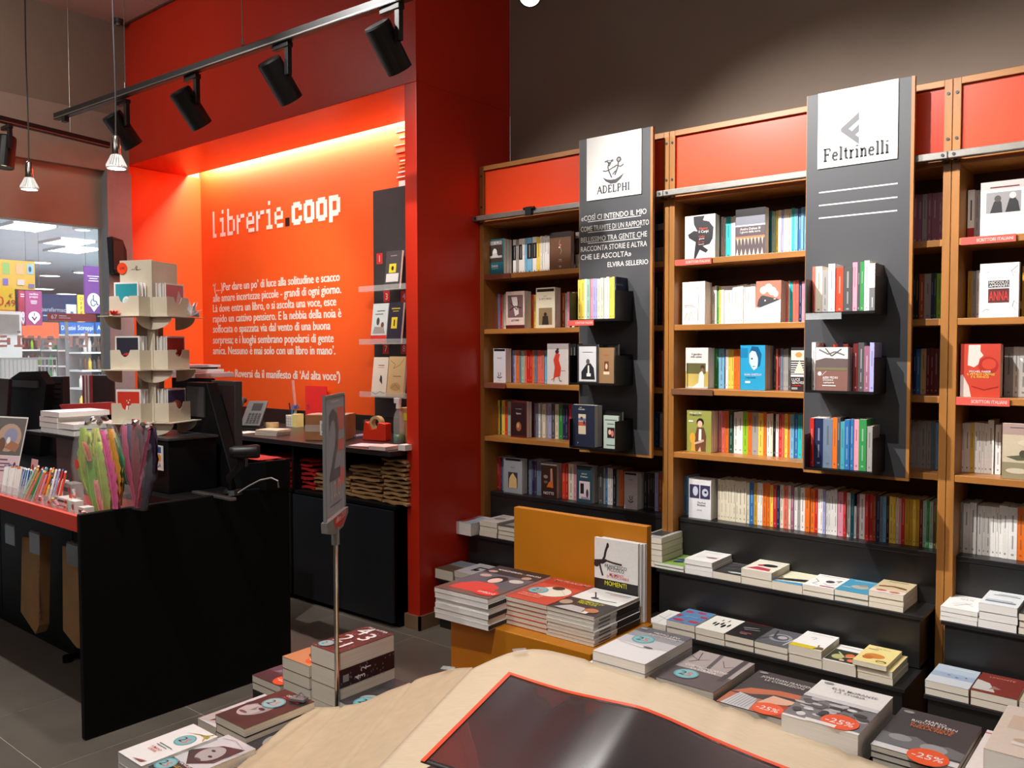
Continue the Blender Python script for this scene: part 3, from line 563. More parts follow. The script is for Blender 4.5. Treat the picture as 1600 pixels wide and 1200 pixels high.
coverout(1, ZL, 1076, 1110.5, 1121, .19, (228, 226, 228), [('r', .04, .5, .48, .84, (60, 56, 88)), ('r', .52, .5, .96, .84, (60, 56, 88)), ('e', .3, .68, .12, .12, (200, 204, 220)), ('e', .74, .66, .14, .1, (200, 204, 220)), ('e', .76, .67, .06, .03, (30, 28, 40)), tx('The Poet', .58, .38, .045, 'G', 'c', .4), tx('Brothers', .58, .32, .045, 'k', 'c', .4), tx('prosa', .5, .2, .04, 'G')], 'white cover-out paperback with two blue face details, lowest middle shelf')
shelf_row(1, 4, ZL, 1121, 'c:1125 c:1129.6 c:1132.5 c:1135.5 c:1140 c:1144.7 c:1149 c:1153 c:1160 c:1165.7 c:1170 b:1177.5 Y:1182.7 w:1186.7 w:1191 o:1197 o:1202.4 y:1207 r:1213 B:1217.5 c:1223.4 s:1230.6 c:1234.6 m:1240 w:1245 g:1250 w:1257 o:1264.8 o:1272 r:1277 w:1281 w:1285 v:1289.5 w:1293 w:1297 w:1302.5 w*1.03:1307.5 .:1308.5 p:1317 r:1322 w:1328 t:1334 w*.7:1337.7 m*.97:1342 w:1350.6 r:1357 r:1363.5 O:1368 B:1374 U:1379 u:1384 k:1388.7 y:1395 y:1398.8 c:1403 p:1407.4 r:1413 Y:1419.6 Y:1425.4 y:1430 Y:1435.4 R:1441 a:1447 e:1451 a:1457 n:1462 l:1465.6', .193, 3.658)
# ---- right bay
shelf_row(2, 0, ZS[0], 1511, 'wr:1522 g:1530', .195)
coverout(2, ZS[0], 1531, 1607, 1612, .2, (238, 236, 234), [('r', .0, .84, 1, 1, (196, 186, 182)), ('r', .12, .42, .84, .8, (150, 148, 148)), ('p', [(.2, .42), (.46, .42), (.44, .6), (.38, .7), (.28, .62)], (50, 48, 50)), ('e', .36, .68, .07, .06, (80, 74, 72)), ('p', [(.52, .42), (.82, .42), (.78, .6), (.7, .7), (.6, .66)], (44, 42, 44)), ('e', .67, .72, .07, .06, (210, 200, 196)), ('r', .2, .88, .8, .9, 'R')], 'white cover-out paperback with a photograph of two people, top right shelf', Y=3.57)
shelf_row(2, 1, ZS[1], 1511, 'Y:1518 g:1524 w:1530', .185)
coverout(2, ZS[1], 1530, 1591, 1593, .2, (234, 232, 232), [('r', .22, .55, .76, .68, (56, 54, 58)), tx('NICCOL\u00d2', .49, .62, .05, 'w', 'c', .5), tx('AMMANITI', .49, .56, .05, 'w', 'c', .5), ('r', .22, .27, .76, .53, (96, 46, 46)), tx('ANNA', .49, .31, .18, (206, 60, 50), 'c', .5), ('k', [(.98, .95), (.8, .85), (.86, .75)], .012, 'g'), ('k', [(.98, .8), (.86, .82), (.7, .92)], .01, 'g'), ('k', [(.98, .1), (.84, .2), (.88, .3), (.98, .24)], .012, 'g'), ('k', [(.04, .9), (.16, .82), (.24, .86)], .01, 'g'), ('k', [(.06, .1), (.16, .16), (.26, .14)], .01, 'g')], 'white cover-out paperback with branch pattern and big red title, second right shelf', Y=3.57)
shelf_row(2, 1, ZS[1], 1596, 'Y:1608 Y:1620', .19)
coverout(2, ZS[2], 1500, 1562, 1566, .2, (196, 64, 44), [('p', [(.2, .98), (.5, .98), (.5, .86), (.58, .78), (.48, .72), (.46, .62), (.34, .56), (.18, .6)], (226, 206, 196)), ('p', [(0, 0), (.28, 0), (.22, .2), (.06, .42), (0, .4)], (216, 196, 186)), ('e', .7, .6, .25, .16, (172, 46, 34)), ('e', .72, .62, .18, .1, (204, 70, 50)), ('k', [(.3, .2), (.6, .14), (.96, .2)], .03, (160, 40, 30)), tx('MICHEL FABER', .5, .46, .04, 'w', 'c', .56), tx('IL PETALO CREMISI', .52, .41, .04, 'y', 'c', .7), tx('E IL BIANCO', .5, .36, .04, 'y', 'c', .45)], 'crimson cover-out paperback with a pale profile, third right shelf', Y=3.57)
shelf_row(2, 2, ZS[2], 1568, 'g:1582 w:1592 w:1604 w:1616', .19)
shelf_row(2, 3, ZS[3], 1501, 'w:1506 w:1515 y:1521 w:1527.4 w:1532.5 w:1537 w:1542.6 w*1.06:1552 .:1554 w:1563', .195)
coverout(2, ZS[3], 1565, 1625, 1628, .205, (206, 190, 162), [('r', 0, .8, 1, 1, (176, 150, 140)), ('r', .2, .92, .9, .935, 'G'), ('r', 0, 0, 1, .3, (150, 140, 110)), ('p', [(.1, .4), (.4, .34), (.8, .36), (1, .42), (1, .46), (.5, .44)], (96, 96, 76)), ('e', .55, .46, .1, .07, (84, 76, 60)), ('e', .7, .45, .06, .08, (84, 76, 60)), ('e', .4, .15, .3, .05, (210, 196, 170)), ('e', .7, .66, .3, .06, (216, 204, 180))], 'cover-out paperback with a beige landscape painting, fourth right shelf', Y=3.57)
shelf_row(2, 4, ZL, 1497, 'g:1504 w:1514 w:1524.4 .:1526 w*.96:1533.7 w*.96:1539 w*.96:1547 w*.96:1554.7 w*.96:1559.4 w:1565 w:1574.6 w:1588.6 o:1600 y:1612', .2, 3.658)

# ---------------------------------------------------------------- shelf talkers
def talker(px0, px1, Z, c, label, Y=YB-.004, text=True, h=.028, dz=0):
    a = XZ(px0, Y, Z); b = XZ(px1, Y, Z)
    o = bx(a.x, b.x, Y-.003, Y, Z-h+dz, Z+dz).obj('shelf_talker', mat('talker_'+c, c, .35, noise=.04), bevel=.0006); tag(o, label, 'shelf label')
    if text: art([('t', 'SCRITTORI ITALIANI', .62, .3, .42, (240, 214, 206), 'c', .66)], b.x-a.x, h, lambda x, y, z: (a.x+x, Y-.003-z, Z-h+dz+y), None).obj('lettering', m_ink, o)
PAL['1'] = (216, 92, 80); PAL['2'] = (128, 72, 56)
talker(1056, 1112, ZS[0], '1', 'pale red shelf label under the silhouette book, top middle shelf')
talker(1502, 1588, ZS[0], '1', 'pale red shelf label on the top right shelf')
talker(1494, 1578, ZS[2], '1', 'pale red shelf label under the crimson cover book', h=.03)
talker(757, 797, ZS[0], '2', 'brownish shelf label on the top left shelf', text=False)
talker(757, 790, ZS[2], '2', 'brownish shelf label on the third left shelf', text=False)
talker(1049, 1114, ZS[2], 'n', 'see-through shelf label under the book with the girl', text=False)

# ---------------------------------------------------------------- publisher boards
def board(x0, x1, label, who):
    t = thing('display_board', label, 'sign', ((x0+x1)/2, 3.47, .97), None)
    part(t, 'panel', bx(x0, x1, 3.46, 3.478, .97, 2.497), m_char)
    part(t, 'edge_strip', MB().box(x1, x1+.012, 3.46, 3.478, .97, 2.497).box(x0, x1+.012, 3.461, 3.477, .958, .9695).box(x0-.002, x0, 3.46, 3.478, .97, 2.497), m_wood)
    px0, px1 = x0+.046, x1-.046
    pl = part(t, 'sign_plate', bx(px0, px1, 3.455, 3.46, 2.195, 2.4965), m_plate)
    PW, PH = px1-px0, .3015; fn = lambda x, y, z: (px0+x, 3.455-z, 2.195+y)
    for xh in (x0+.05, x1-.07): part(t, 'hook', MB().box(xh, xh+.02, 3.4785, 3.51, 2.2045, 2.212), m_bmetal)
    return t, pl, PW, PH, fn
GR = (70, 68, 70)
t, pl, PW, PH, fn = board(-2.42, -2.02, 'charcoal chalkboard panel with the dancing figures emblem plate and three black book pockets', 'a')
items = [('p', [(.30, .34), (.36, .27), (.45, .22), (.55, .22), (.64, .28), (.70, .37), (.62, .32), (.54, .285), (.45, .285), (.38, .30)], GR),
         ('k', [(.34, .58), (.38, .585), (.42, .55), (.40, .50), (.41, .44), (.44, .38), (.47, .315)], .022, GR), ('k', [(.50, .58), (.46, .57), (.44, .53), (.42, .50)], .02, GR),
         ('k', [(.31, .44), (.36, .43), (.42, .44), (.47, .46), (.50, .48)], .018, GR), ('k', [(.40, .555), (.44, .55)], .03, GR), ('k', [(.38, .6), (.44, .585), (.50, .60)], .012, GR),
         ('e', .60, .585, .045, .045, GR), ('e', .60, .585, .022, .022, (150, 148, 148)), ('k', [(.59, .54), (.585, .48), (.56, .42), (.53, .35)], .022, GR), ('k', [(.50, .47), (.56, .50), (.63, .47), (.69, .50)], .018, GR), ('k', [(.56, .42), (.51, .39), (.49, .36)], .018, GR)]
mb = art(items, PW, PH, fn)
SERIF = {  # stroke letters: thick/thin strokes with slab serifs, unit box 1 high
 'A': (.8, [([(.06, 0), (.4, 1)], 1), ([(.4, 1), (.74, 0)], 2), ([(.2, .36), (.6, .36)], 1), ([(-.02, .02), (.16, .02)], 1), ([(.62, .02), (.86, .02)], 1)]),
 'D': (.8, [([(.14, 0), (.14, 1)], 2), ([(0, .98), (.36, .98), (.6, .84), (.7, .5), (.6, .16), (.36, .02), (0, .02)], 1.3)]),
 'E': (.66, [([(.14, 0), (.14, 1)], 2), ([(0, .98), (.56, .98), (.56, .8)], 1), ([(0, .02), (.58, .02), (.58, .22)], 1), ([(.14, .52), (.42, .52), (.42, .62)], 1), ([(.42, .52), (.42, .42)], 1)]),
 'L': (.64, [([(.14, 0), (.14, 1)], 2), ([(0, .98), (.28, .98)], 1), ([(0, .02), (.58, .02), (.58, .26)], 1)]),
 'P': (.66, [([(.14, 0), (.14, 1)], 2), ([(0, .98), (.38, .98), (.56, .86), (.56, .62), (.38, .5), (.14, .5)], 1.3), ([(0, .02), (.28, .02)], 1)]),
 'H': (.84, [([(.14, 0), (.14, 1)], 2), ([(.66, 0), (.66, 1)], 2), ([(.14, .5), (.66, .5)], 1), ([(0, .02), (.28, .02)], 1), ([(0, .98), (.28, .98)], 1), ([(.52, .02), (.8, .02)], 1), ([(.52, .98), (.8, .98)], 1)]),
 'I': (.34, [([(.14, 0), (.14, 1)], 2), ([(0, .02), (.28, .02)], 1), ([(0, .98), (.28, .98)], 1)]),
 'F': (.68, [([(.14, 0), (.14, 1)], 2), ([(0, .98), (.58, .98), (.58, .76)], 1), ([(.14, .52), (.42, .52)], 1), ([(.42, .42), (.42, .62)], 1), ([(0, .02), (.3, .02)], 1)]),
 'e': (.54, [([(.06, .36), (.44, .36), (.42, .56), (.26, .66), (.1, .56), (.04, .34), (.1, .1), (.28, .0), (.46, .1)], 1.4)]),
 'l': (.3, [([(.14, 0), (.14, 1.04)], 1.8), ([(0, .02), (.28, .02)], 1), ([(0, 1.0), (.14, 1.02)], 1)]),
 't': (.38, [([(.16, .9), (.16, .14), (.24, .02), (.36, .06)], 1.8), ([(0, .64), (.34, .64)], 1)]),
 'r': (.44, [([(.14, 0), (.14, .66)], 1.8), ([(0, .02), (.28, .02)], 1), ([(0, .64), (.14, .66)], 1), ([(.14, .46), (.26, .64), (.4, .62)], 1.4)]),
 'i': (.3, [([(.14, 0), (.14, .66)], 1.8), ([(0, .02), (.28, .02)], 1), ([(0, .64), (.14, .66)], 1), ([(.14, .86), (.14, .97)], 2.2)]),
 'n': (.62, [([(.14, 0), (.14, .66)], 1.8), ([(0, .02), (.26, .02)], 1), ([(0, .64), (.14, .66)], 1), ([(.14, .46), (.28, .64), (.42, .62), (.46, .48), (.46, 0)], 1.6), ([(.34, .02), (.58, .02)], 1)])}
def serif(mb, word, x, y, h, width, fn, c, sw=.06, sp=.1):
    tot = sum(SERIF[ch][0]+sp for ch in word)-sp; k = width/tot; d = 0
    for ch in word:
        adv, st = SERIF[ch]
        for pts, wt in st:
            its = [('k', [((x+(d+px_)*k), y+py_*h) for px_, py_ in pts], sw*(wt*.8+.6)*h, c)]
            art(its, 1, 1, fn, mb)
        d += adv+sp
serif(mb, 'ADELPHI', PW*.2, PH*.09, PH*.115, PW*.6, fn, (60, 58, 60), .1)
part(pl, 'emblem', mb, m_ink)
CH_ = (214, 214, 210); mb = MB(); fb = lambda x, y, z: (-2.42+x, 3.46-z, y)
for s, x, z, wd in (('\u00abCOS\u00cc CI INTENDO IL MIO', .01, 2.10, .37), ('COME TRAMITE DI UN RAPPORTO', .008, 2.048, .385), ('BELLISSIMO TRA GENTE CHE', .008, 1.995, .375), ('RACCONTA STORIE E ALTRA', .008, 1.95, .375), ('CHE LE ASCOLTA\u00bb', .008, 1.910, .29)):
    art([('t', s, x, z, .026, CH_, 'l', wd)], 1, 1, fb, mb)
art([('t', 'ELVIRA SELLERIO', .39, 1.866, .024, CH_, 'r', .225)], 1, 1, fb, mb)
for z in (2.092, 2.040, 1.987): art([('r', .05, z, .35, z+.0035, (230, 230, 228))], 1, 1, fb, mb)
part(t, 'chalk_lettering', mb, m_ink)
def pocket(t, x0, z, d=.155):
    x1 = x0+.26; y0 = 3.46-d; e = .002
    mb = bx(x0, x1, y0, 3.459, z-.004, z).box(x0, x0+e, y0, 3.459, z, z+.135).box(x1-e, x1, y0, 3.459, z, z+.135).box(x0, x1, 3.456, 3.459, z, z+.14).box(x0, x1, y0, y0+e, z, z+.006)
    return part(t, 'book_pocket', mb, m_bmetal)
for z in (1.605, 1.305, 1.0): pocket(t, -2.37, z)
YK = 3.36
shelf_row(7, 0, 1.606, 902, 'y:907.5 y:912.7 w:916 a:921.7 p:926 v:930 v:933.5 c:938 c:942.6 w:947 w:951.6 y:956 y:960', .2, YK, 'top pocket of chalk lettered board')
book('dark paperback closing the row in the top pocket of the chalk lettered board', .1, .2, .008, m_spine(XZ(960, YK, 1.6).x+.001, YK, 1.6066), 'B', items=[('t', 'ROMANZO', .3, .8, .05, 'g'), ('r', .3, .55, .7, .57, 'g')])
talker(888, 928, 1.605, '1', 'pale red label on the top pocket of the chalk lettered board', Y=3.303, h=.026, dz=.002)
shelf_row(7, 1, 1.306, 890, 'k:894 k:899.5', .19, 3.40, 'middle pocket of chalk lettered board')
coverout(7, 1.306, 902, 934, 936, .185, (50, 48, 50), [('r', .08, .05, .92, .95, (214, 214, 214)), ('p', [(.2, .1), (.86, .1), (.8, .4), (.64, .52), (.46, .5), (.2, .3)], (40, 40, 42)), ('e', .52, .56, .09, .07, (90, 88, 88)), ('p', [(.5, .2), (.6, .2), (.58, .46), (.52, .46)], 'w'), ('r', .46, .18, .66, .26, 'w'), ('r', .25, .8, .75, .81, 'G')], 'cover-out paperback with a black and white portrait, chalk lettered board middle pocket', Y=3.33)
coverout(7, 1.306, 936, 959, 961, .17, (150, 116, 80), [('r', .35, .28, .65, .62, (110, 60, 44)), ('e', .5, .48, .08, .08, (220, 190, 160)), ('r', .3, .26, .7, .34, (226, 206, 170)), ('r', .35, .78, .65, .8, (200, 80, 50))], 'brown cover-out booklet in the middle pocket of the chalk lettered board', Y=3.33)
coverout(7, 1.306, 942, 966, 967, .185, 'k', [], 'black paperback standing behind the brown booklet, chalk lettered board', Y=3.40)
coverout(7, 1.002, 893, 929, 941, .2, (36, 42, 60), [('r', .3, .3, .62, .78, (216, 200, 170)), ('r', .3, .5, .62, .6, (190, 90, 70)), ('r', .3, .62, .62, .68, (110, 120, 150)), ('e', .44, .68, .06, .04, (60, 70, 90)), ('e', .55, .58, .04, .05, (50, 50, 60)), tx('Danubio', .45, .88, .04, 'w', 'c', .4), tx('saga', .4, .93, .03, 'w'), tx('gli', .28, .08, .03, 'w')], 'thick navy cover-out paperback in the bottom pocket of the chalk lettered board', Y=3.33)
coverout(7, 1.002, 943, 966, 968, .155, (176, 194, 180), [('r', .25, .32, .75, .64, (50, 30, 32)), ('e', .42, .5, .1, .08, (226, 180, 160)), ('e', .6, .46, .09, .1, (210, 120, 110)), ('r', .1, .86, .9, .88, 'G'), ('r', .25, .74, .7, .76, 'G'), ('r', .2, .1, .8, .12, 'G')], 'pale green cover-out booklet in the bottom pocket of the chalk lettered board', Y=3.34)
coverout(7, 1.002, 945, 972, 974, .17, 'k', [], 'black paperback behind the pale green booklet, chalk lettered board', Y=3.40)

t, pl, PW, PH, fn = board(-1.29, -.893, 'charcoal panel with the white arrow emblem plate and three black book pockets', 'f')
GL = (96, 96, 100)
mb = art([('p', [(.30, .62-.13), (.53, .80-.13), (.53, .70-.13), (.40, .60-.13), (.44, .565-.13), (.53, .645-.13), (.53, .545-.13), (.485, .51-.13), (.53, .47-.13), (.53, .38-.13), (.30, .58-.13)], GL)], PW, PH, fn)
serif(mb, 'Feltrinelli', PW*.08, PH*.085, PH*.165, PW*.82, fn, (40, 40, 44), .09)
part(pl, 'emblem', mb, m_ink)
mb = MB(); fb = lambda x, y, z: (-1.29+x, 3.46-z, y)
for z in (2.1, 2.048, 1.997): art([('r', .052, z-.002, .352, z+.003, (236, 236, 236))], 1, 1, fb, mb)
part(t, 'white_rule', mb, m_ink)
for z in (1.605, 1.3, .995): pocket(t, -1.228, z)
a = XZ(1259, 3.303, 1.605); o = bx(-1.228, -1.09, 3.298, 3.302, 1.582, 1.607).obj('label_holder', m_plast); tag(o, 'clear empty label holder on the top pocket of the white ruled board', 'label holder')
shelf_row(8, 0, 1.606, 1268.6, 's:1273.6 c:1284 g*.9:1293.5 w*1.02:1304 .:1306 x*.93:1317 G*.93:1331 p*1.02:1338.5 G*1.02:1343.5 e*1.02:1349.5 w*1.04:1357.5 .:1359', .19, YK, 'top pocket of white ruled board')
book('white paperback with grey foot ending the top pocket of the white ruled board', .13, .185, .02, m_spine(XZ(1359, YK, 1.6).x, YK-.01, 1.6066), 'w', items=[('r', 0, 0, 1, 1, (120, 104, 96)), ('e', .3, .6, .1, .1, 'N')], spine=[('r', 0, 0, 1, .5, (120, 118, 120)), ('r', .5, .1, .62, .3, 'w')])
shelf_row(8, 1, 1.301, 1267, 'w*1.04:1273', .185, YK, 'middle pocket of white ruled board')
coverout(8, 1.301, 1274, 1324, 1332, .172, (132, 92, 84), [('r', 0, .66, 1, 1, (222, 218, 212)), ('p', [(0, .7), (.3, .76), (1, .74), (1, .5), (0, .5)], (104, 88, 86)), ('k', [(.1, .95), (.4, .84), (.6, .9), (.9, .82)], .05, (120, 116, 112)), ('k', [(.3, .98), (.5, .8), (.8, .96)], .04, (90, 86, 84)), ('e', .6, .78, .06, .04, 'w'), ('r', 0, .48, 1, .54, (120, 112, 84)), ('e', .13, .4, .06, .045, 'w'), ('k', [(.2, .36), (.34, .46)], .01, 'w'), tx('ABBI PEDRI', .46, .29, .05, 'w', 'c', .5), tx('Diciamo', .4, .24, .05, 'w'), tx('carissimi', .42, .18, .05, 'w'), ('r', .22, .12, .64, .14, 'w')], 'brown cover-out paperback with tree picture, white ruled board middle pocket', Y=3.335)
shelf_row(8, 1, 1.301, 1301, 'x:1308 V:1316 s:1324', .19, 3.42, 'middle pocket of white ruled board')
shelf_row(8, 1, 1.301, 1332, 'R:1340 G:1349 m*.93:1358 v:1365', .19, YK, 'middle pocket of white ruled board')
shelf_row(8, 2, .996, 1264.5, 'r:1271 B:1285 U:1299.5 o:1307 G:1312 z*.93:1318.7 b:1327 b:1333 p:1341 e:1353 g*.87:1362', .2, YK, 'bottom pocket of white ruled board')
# ================================================================ FLAT STACKS ON THE STEPS
def stack(px0, px1, Z, Yf, H, n, cover, items, label, depth=.2, w=None, pages=None, rz=0., xy=None, name='paperback', under=None, W=None):
    if xy is None:
        a = XZ(px0, Yf, Z); b = XZ(px1, Yf, Z); x, y, W = a.x, Yf, b.x-a.x-.002
    else: x, y = xy
    W = max(W, .06); th = H/n; r = random.Random(label)
    for k in range(n):
        top = k == n-1
        q = n-k
        lab = label if top else 'copy under the %s, %s from the top' % (' '.join(label.split()[:8]), ordn(q))
        lab = ' '.join(lab.split()[:16])
        if top: lab = label
        book(lab, W, depth, th-.0004, m_flat(x+(0 if top else r.uniform(-.002, .002)), y+(0 if top else r.uniform(0, .004)), Z+th*k+.0006, rz+(0 if top else r.uniform(-.008, .008))), cover if top or not under else under, items if top else None,
             group=None if n == 1 else 'stack of the '+' '.join(label.split()[:7]), pages=pages, name='stacked_paperback')
WH = (238, 236, 232)
T1, T2, Y1, Y2 = .4626, .2594, 3.397, 3.167
stack(1022, 1068, T1, Y1, .028, 2, (136, 170, 80), [('p', [(.3, .5), (.7, .7), (.95, .6), (.7, .45)], (40, 70, 130)), ('p', [(.5, .2), (.8, .3), (.7, .42), (.45, .36)], (30, 50, 90)), ('r', 0, .9, .4, .95, 'w')], 'green paperback with blue figures, first on the upper middle step', pages=m_pageS)
stack(1069.5, 1113, T1, Y1, .066, 3, WH, [('r', .1, .86, .9, .875, 'g'), ('r', .15, .8, .7, .81, 'g'), ('e', .7, .4, .2, .06, (150, 110, 110)), ('k', [(.2, .3), (.5, .42), (.9, .5)], .02, 'G'), ('r', .1, .5, .5, .51, 'p')], 'white paperback with small sketch on the tall stack, upper middle step', pages=m_pageS)
stack(1113, 1158, T1, Y1, .032, 1, (56, 54, 56), [('k', [(.1, .7), (.5, .8), (.9, .6)], .02, 'g'), ('k', [(.2, .4), (.6, .5), (.9, .4)], .02, 'g'), ('e', .7, .16, .26, .06, (190, 200, 196)), ('r', .1, .9, .7, .92, 'g')], 'dark grey paperback in the low gap between two stacks, upper middle step')
stack(1158, 1206, T1, Y1, .066, 2, (230, 226, 208), [('p', [(.1, .12), (.85, .1), (.8, .3), (.3, .36)], (186, 60, 84)), ('e', .6, .56, .26, .12, (30, 38, 36)), ('e', .34, .5, .1, .07, (180, 50, 70)), ('r', .3, .86, .8, .875, 'g')], 'cream paperback with black beetle on red, upper middle step')
stack(1206, 1254, T1, Y1, .036, 1, (228, 224, 196), [('p', [(0, .14), (1, .3), (1, .52), (.1, .34)], (34, 36, 40)), ('p', [(0, 0), (1, 0), (1, .16), (0, .1)], (60, 146, 196)), ('e', .1, .4, .05, .04, 'G')], 'cream paperback with black band and blue foot, upper middle step')
stack(1254, 1303.5, T1, Y1, .044, 2, WH, [('k', [(.1, .6), (.3, .4), (.2, .2), (.4, .16)], .03, 'G'), ('e', .62, .5, .14, .1, (70, 64, 70)), ('k', [(.5, .3), (.7, .2), (.9, .4)], .03, 'g'), ('r', .5, .06, .95, .13, (160, 60, 80)), ('r', .1, .88, .9, .9, 'g'), ('k', [(.75, .6), (.9, .7), (.85, .5)], .03, 'G')], 'white paperback with black ink drawings, upper middle step')
stack(1303.5, 1357, T1, Y1, .046, 2, (72, 148, 178), [('e', .55, .45, .26, .14, (180, 172, 160)), ('e', .6, .58, .14, .08, (150, 140, 130)), ('r', .1, .3, .34, .34, (214, 214, 204)), ('r', .2, .88, .8, .9, 'w')], 'light blue paperback with a grey shape, upper middle step')
stack(1357, 1412, T1, Y1, .066, 3, (204, 186, 148), [('r', 0, 0, 1, .22, (226, 210, 200)), ('e', .3, .16, .16, .06, (180, 90, 80)), ('e', .7, .12, .16, .06, (190, 110, 90)), ('p', [(.1, .42), (.5, .5), (.9, .4), (.9, .5), (.5, .58), (.1, .5)], (110, 60, 40)), ('r', .2, .88, .8, .9, 'n')], 'beige paperback with brown figures, last on the upper middle step')
stack(1009, 1041, T2, Y2, .03, 2, WH, [('k', [(.1, .5), (.9, .3)], .03, 'G'), ('k', [(.4, .8), (.5, .1)], .02, 'g')], 'white paperback with thin crossing lines, first on the lower middle step')
stack(1041.5, 1086, T2, Y2, .056, 2, (96, 136, 178), [('e', .2, .8, .14, .06, (196, 60, 76)), ('e', .6, .86, .16, .06, (196, 60, 76)), ('e', .3, .16, .2, .07, (196, 60, 76)), ('e', .8, .2, .18, .07, (196, 60, 76)), ('e', .86, .6, .12, .06, (196, 60, 76)), ('e', .1, .45, .1, .08, (186, 70, 90)), ('r', .3, .42, .75, .5, (110, 160, 200))], 'blue paperback with red blotches, lower middle step')
stack(1086.5, 1132, T2, Y2, .052, 2, (234, 232, 222), [('e', .3+.12*0, .5, .04, .1, 'k'), ('e', .42, .45, .04, .12, 'k'), ('e', .54, .55, .04, .1, 'k'), ('e', .66, .42, .05, .12, 'k'), ('e', .8, .5, .04, .1, 'k'), ('r', .4, .7, .44, .8, 'k'), ('r', .6, .72, .64, .84, 'k')], 'white paperback with a row of black figures, lower middle step')
stack(1132.5, 1178, T2, Y2, .052, 2, (36, 34, 36), [('k', [(.2, .62), (.7, .72)], .05, 'g'), ('k', [(.3, .52), (.8, .6)], .04, 'g'), ('r', .3, .3, .7, .34, (180, 70, 70)), ('r', .35, .22, .6, .25, 'g'), ('r', 0, .96, 1, 1, 'R')], 'black paperback with a white scratch, lower middle step')
stack(1178.5, 1231, T2, Y2, .05, 2, (96, 96, 100), [('e', .5, .5, .34, .24, (150, 150, 154)), ('e', .5, .5, .24, .17, (80, 80, 84)), ('e', .55, .52, .14, .1, (176, 176, 180)), ('k', [(0, .2), (.3, .5), (.2, .9)], .05, (60, 60, 64)), ('k', [(.8, .1), (.9, .6), (1, .9)], .05, (190, 190, 194))], 'grey paperback with swirling pattern, lower middle step')
stack(1232, 1284, T2, Y2, .068, 2, WH, [('r', 0, 0, .78, .18, (214, 190, 40)), ('p', [(.7, .02), (1, .06), (.96, .2), (.8, .2)], (110, 90, 60)), ('k', [(.34, .6), (.4, .7), (.5, .66), (.44, .54)], .015, 'G'), ('r', .2, .88, .9, .895, 'g'), ('r', .76, .2, .8, .3, 'G')], 'white paperback with a yellow foot, lower middle step')
stack(1285, 1338, T2, Y2, .042, 1, WH, [('r', .02, .04, .98, .7, (56, 60, 44)), ('e', .3, .3, .18, .14, (180, 180, 120)), ('e', .6, .44, .14, .12, (214, 110, 70)), ('e', .75, .2, .12, .08, (220, 120, 80)), ('k', [(.2, .55), (.5, .3), (.9, .5)], .05, (200, 190, 150)), ('e', .5, .14, .08, .05, (214, 190, 160)), ('r', .1, .86, .9, .88, 'g')], 'white paperback with green and red leaf picture, lower middle step')
stack(1339, 1395, T2, Y2, .05, 2, (222, 204, 140), None, 'yellow paperback lying under the shifted top one, last on the lower middle step')
stack(1332, 1386, T2+.05, Y2-.008, .018, 1, (230, 212, 142), [('e', .45, .42, .3, .14, (204, 132, 60)), ('e', .3, .3, .16, .1, (190, 110, 50)), ('e', .76, .16, .16, .07, (50, 40, 36)), ('e', .76, .14, .12, .05, (220, 190, 120)), tx('Sette Storie', .5, .84, .04, 'G', 'c', .6), ('r', .1, .76, .4, .78, 'G')], 'yellow paperback with orange fur shape, shifted on top of the last stack')
# left bay steps
stack(702, 736, T1, Y1-.05, .068, 1, (170, 190, 206), [('r', 0, .1, .6, .6, (196, 80, 60)), ('r', .1, .8, .9, .95, 'w')], 'thick pale blue paperback against the red pillar, upper left step', pages=m_pageS)
stack(749.5, 777, T1, Y1, .082, 3, (216, 208, 204), [('e', .5, .5, .3, .15, (150, 130, 130)), ('r', .1, .8, .6, .84, 'n')], 'whitish paperback on the second stack, upper left step')
stack(778, 812, T1, Y1, .07, 3, (90, 84, 84), [('r', .1, .2, .8, .6, 'g')], 'dark grey paperback on the stack beside the amber board, upper left step')
stack(1003, 1034, T1, Y1, .14, 5, (176, 174, 170), [('r', .1, .2, .8, .8, (60, 60, 60))], 'white paperback on the tall stack behind the amber board, upper left step')
stack(680, 708, T2, Y2, .052, 1, (150, 148, 142), [('r', 0, 0, 1, .5, (96, 84, 72)), ('r', 0, .6, 1, .9, (120, 140, 160))], 'grey brown paperback at the pillar end of the lower left step')
stack(710, 741, T2, Y2, .06, 2, (206, 200, 206), [('r', .4, .3, .5, .7, 'k'), ('r', .4, .62, .9, .7, 'k'), ('e', .6, .4, .1, .08, 'k')], 'pale paperback with black sign shape, lower left step')
stack(744, 776, T2, Y2, .04, 2, (160, 150, 140), None, 'greyish paperback hidden behind the magazine stack, lower left step')
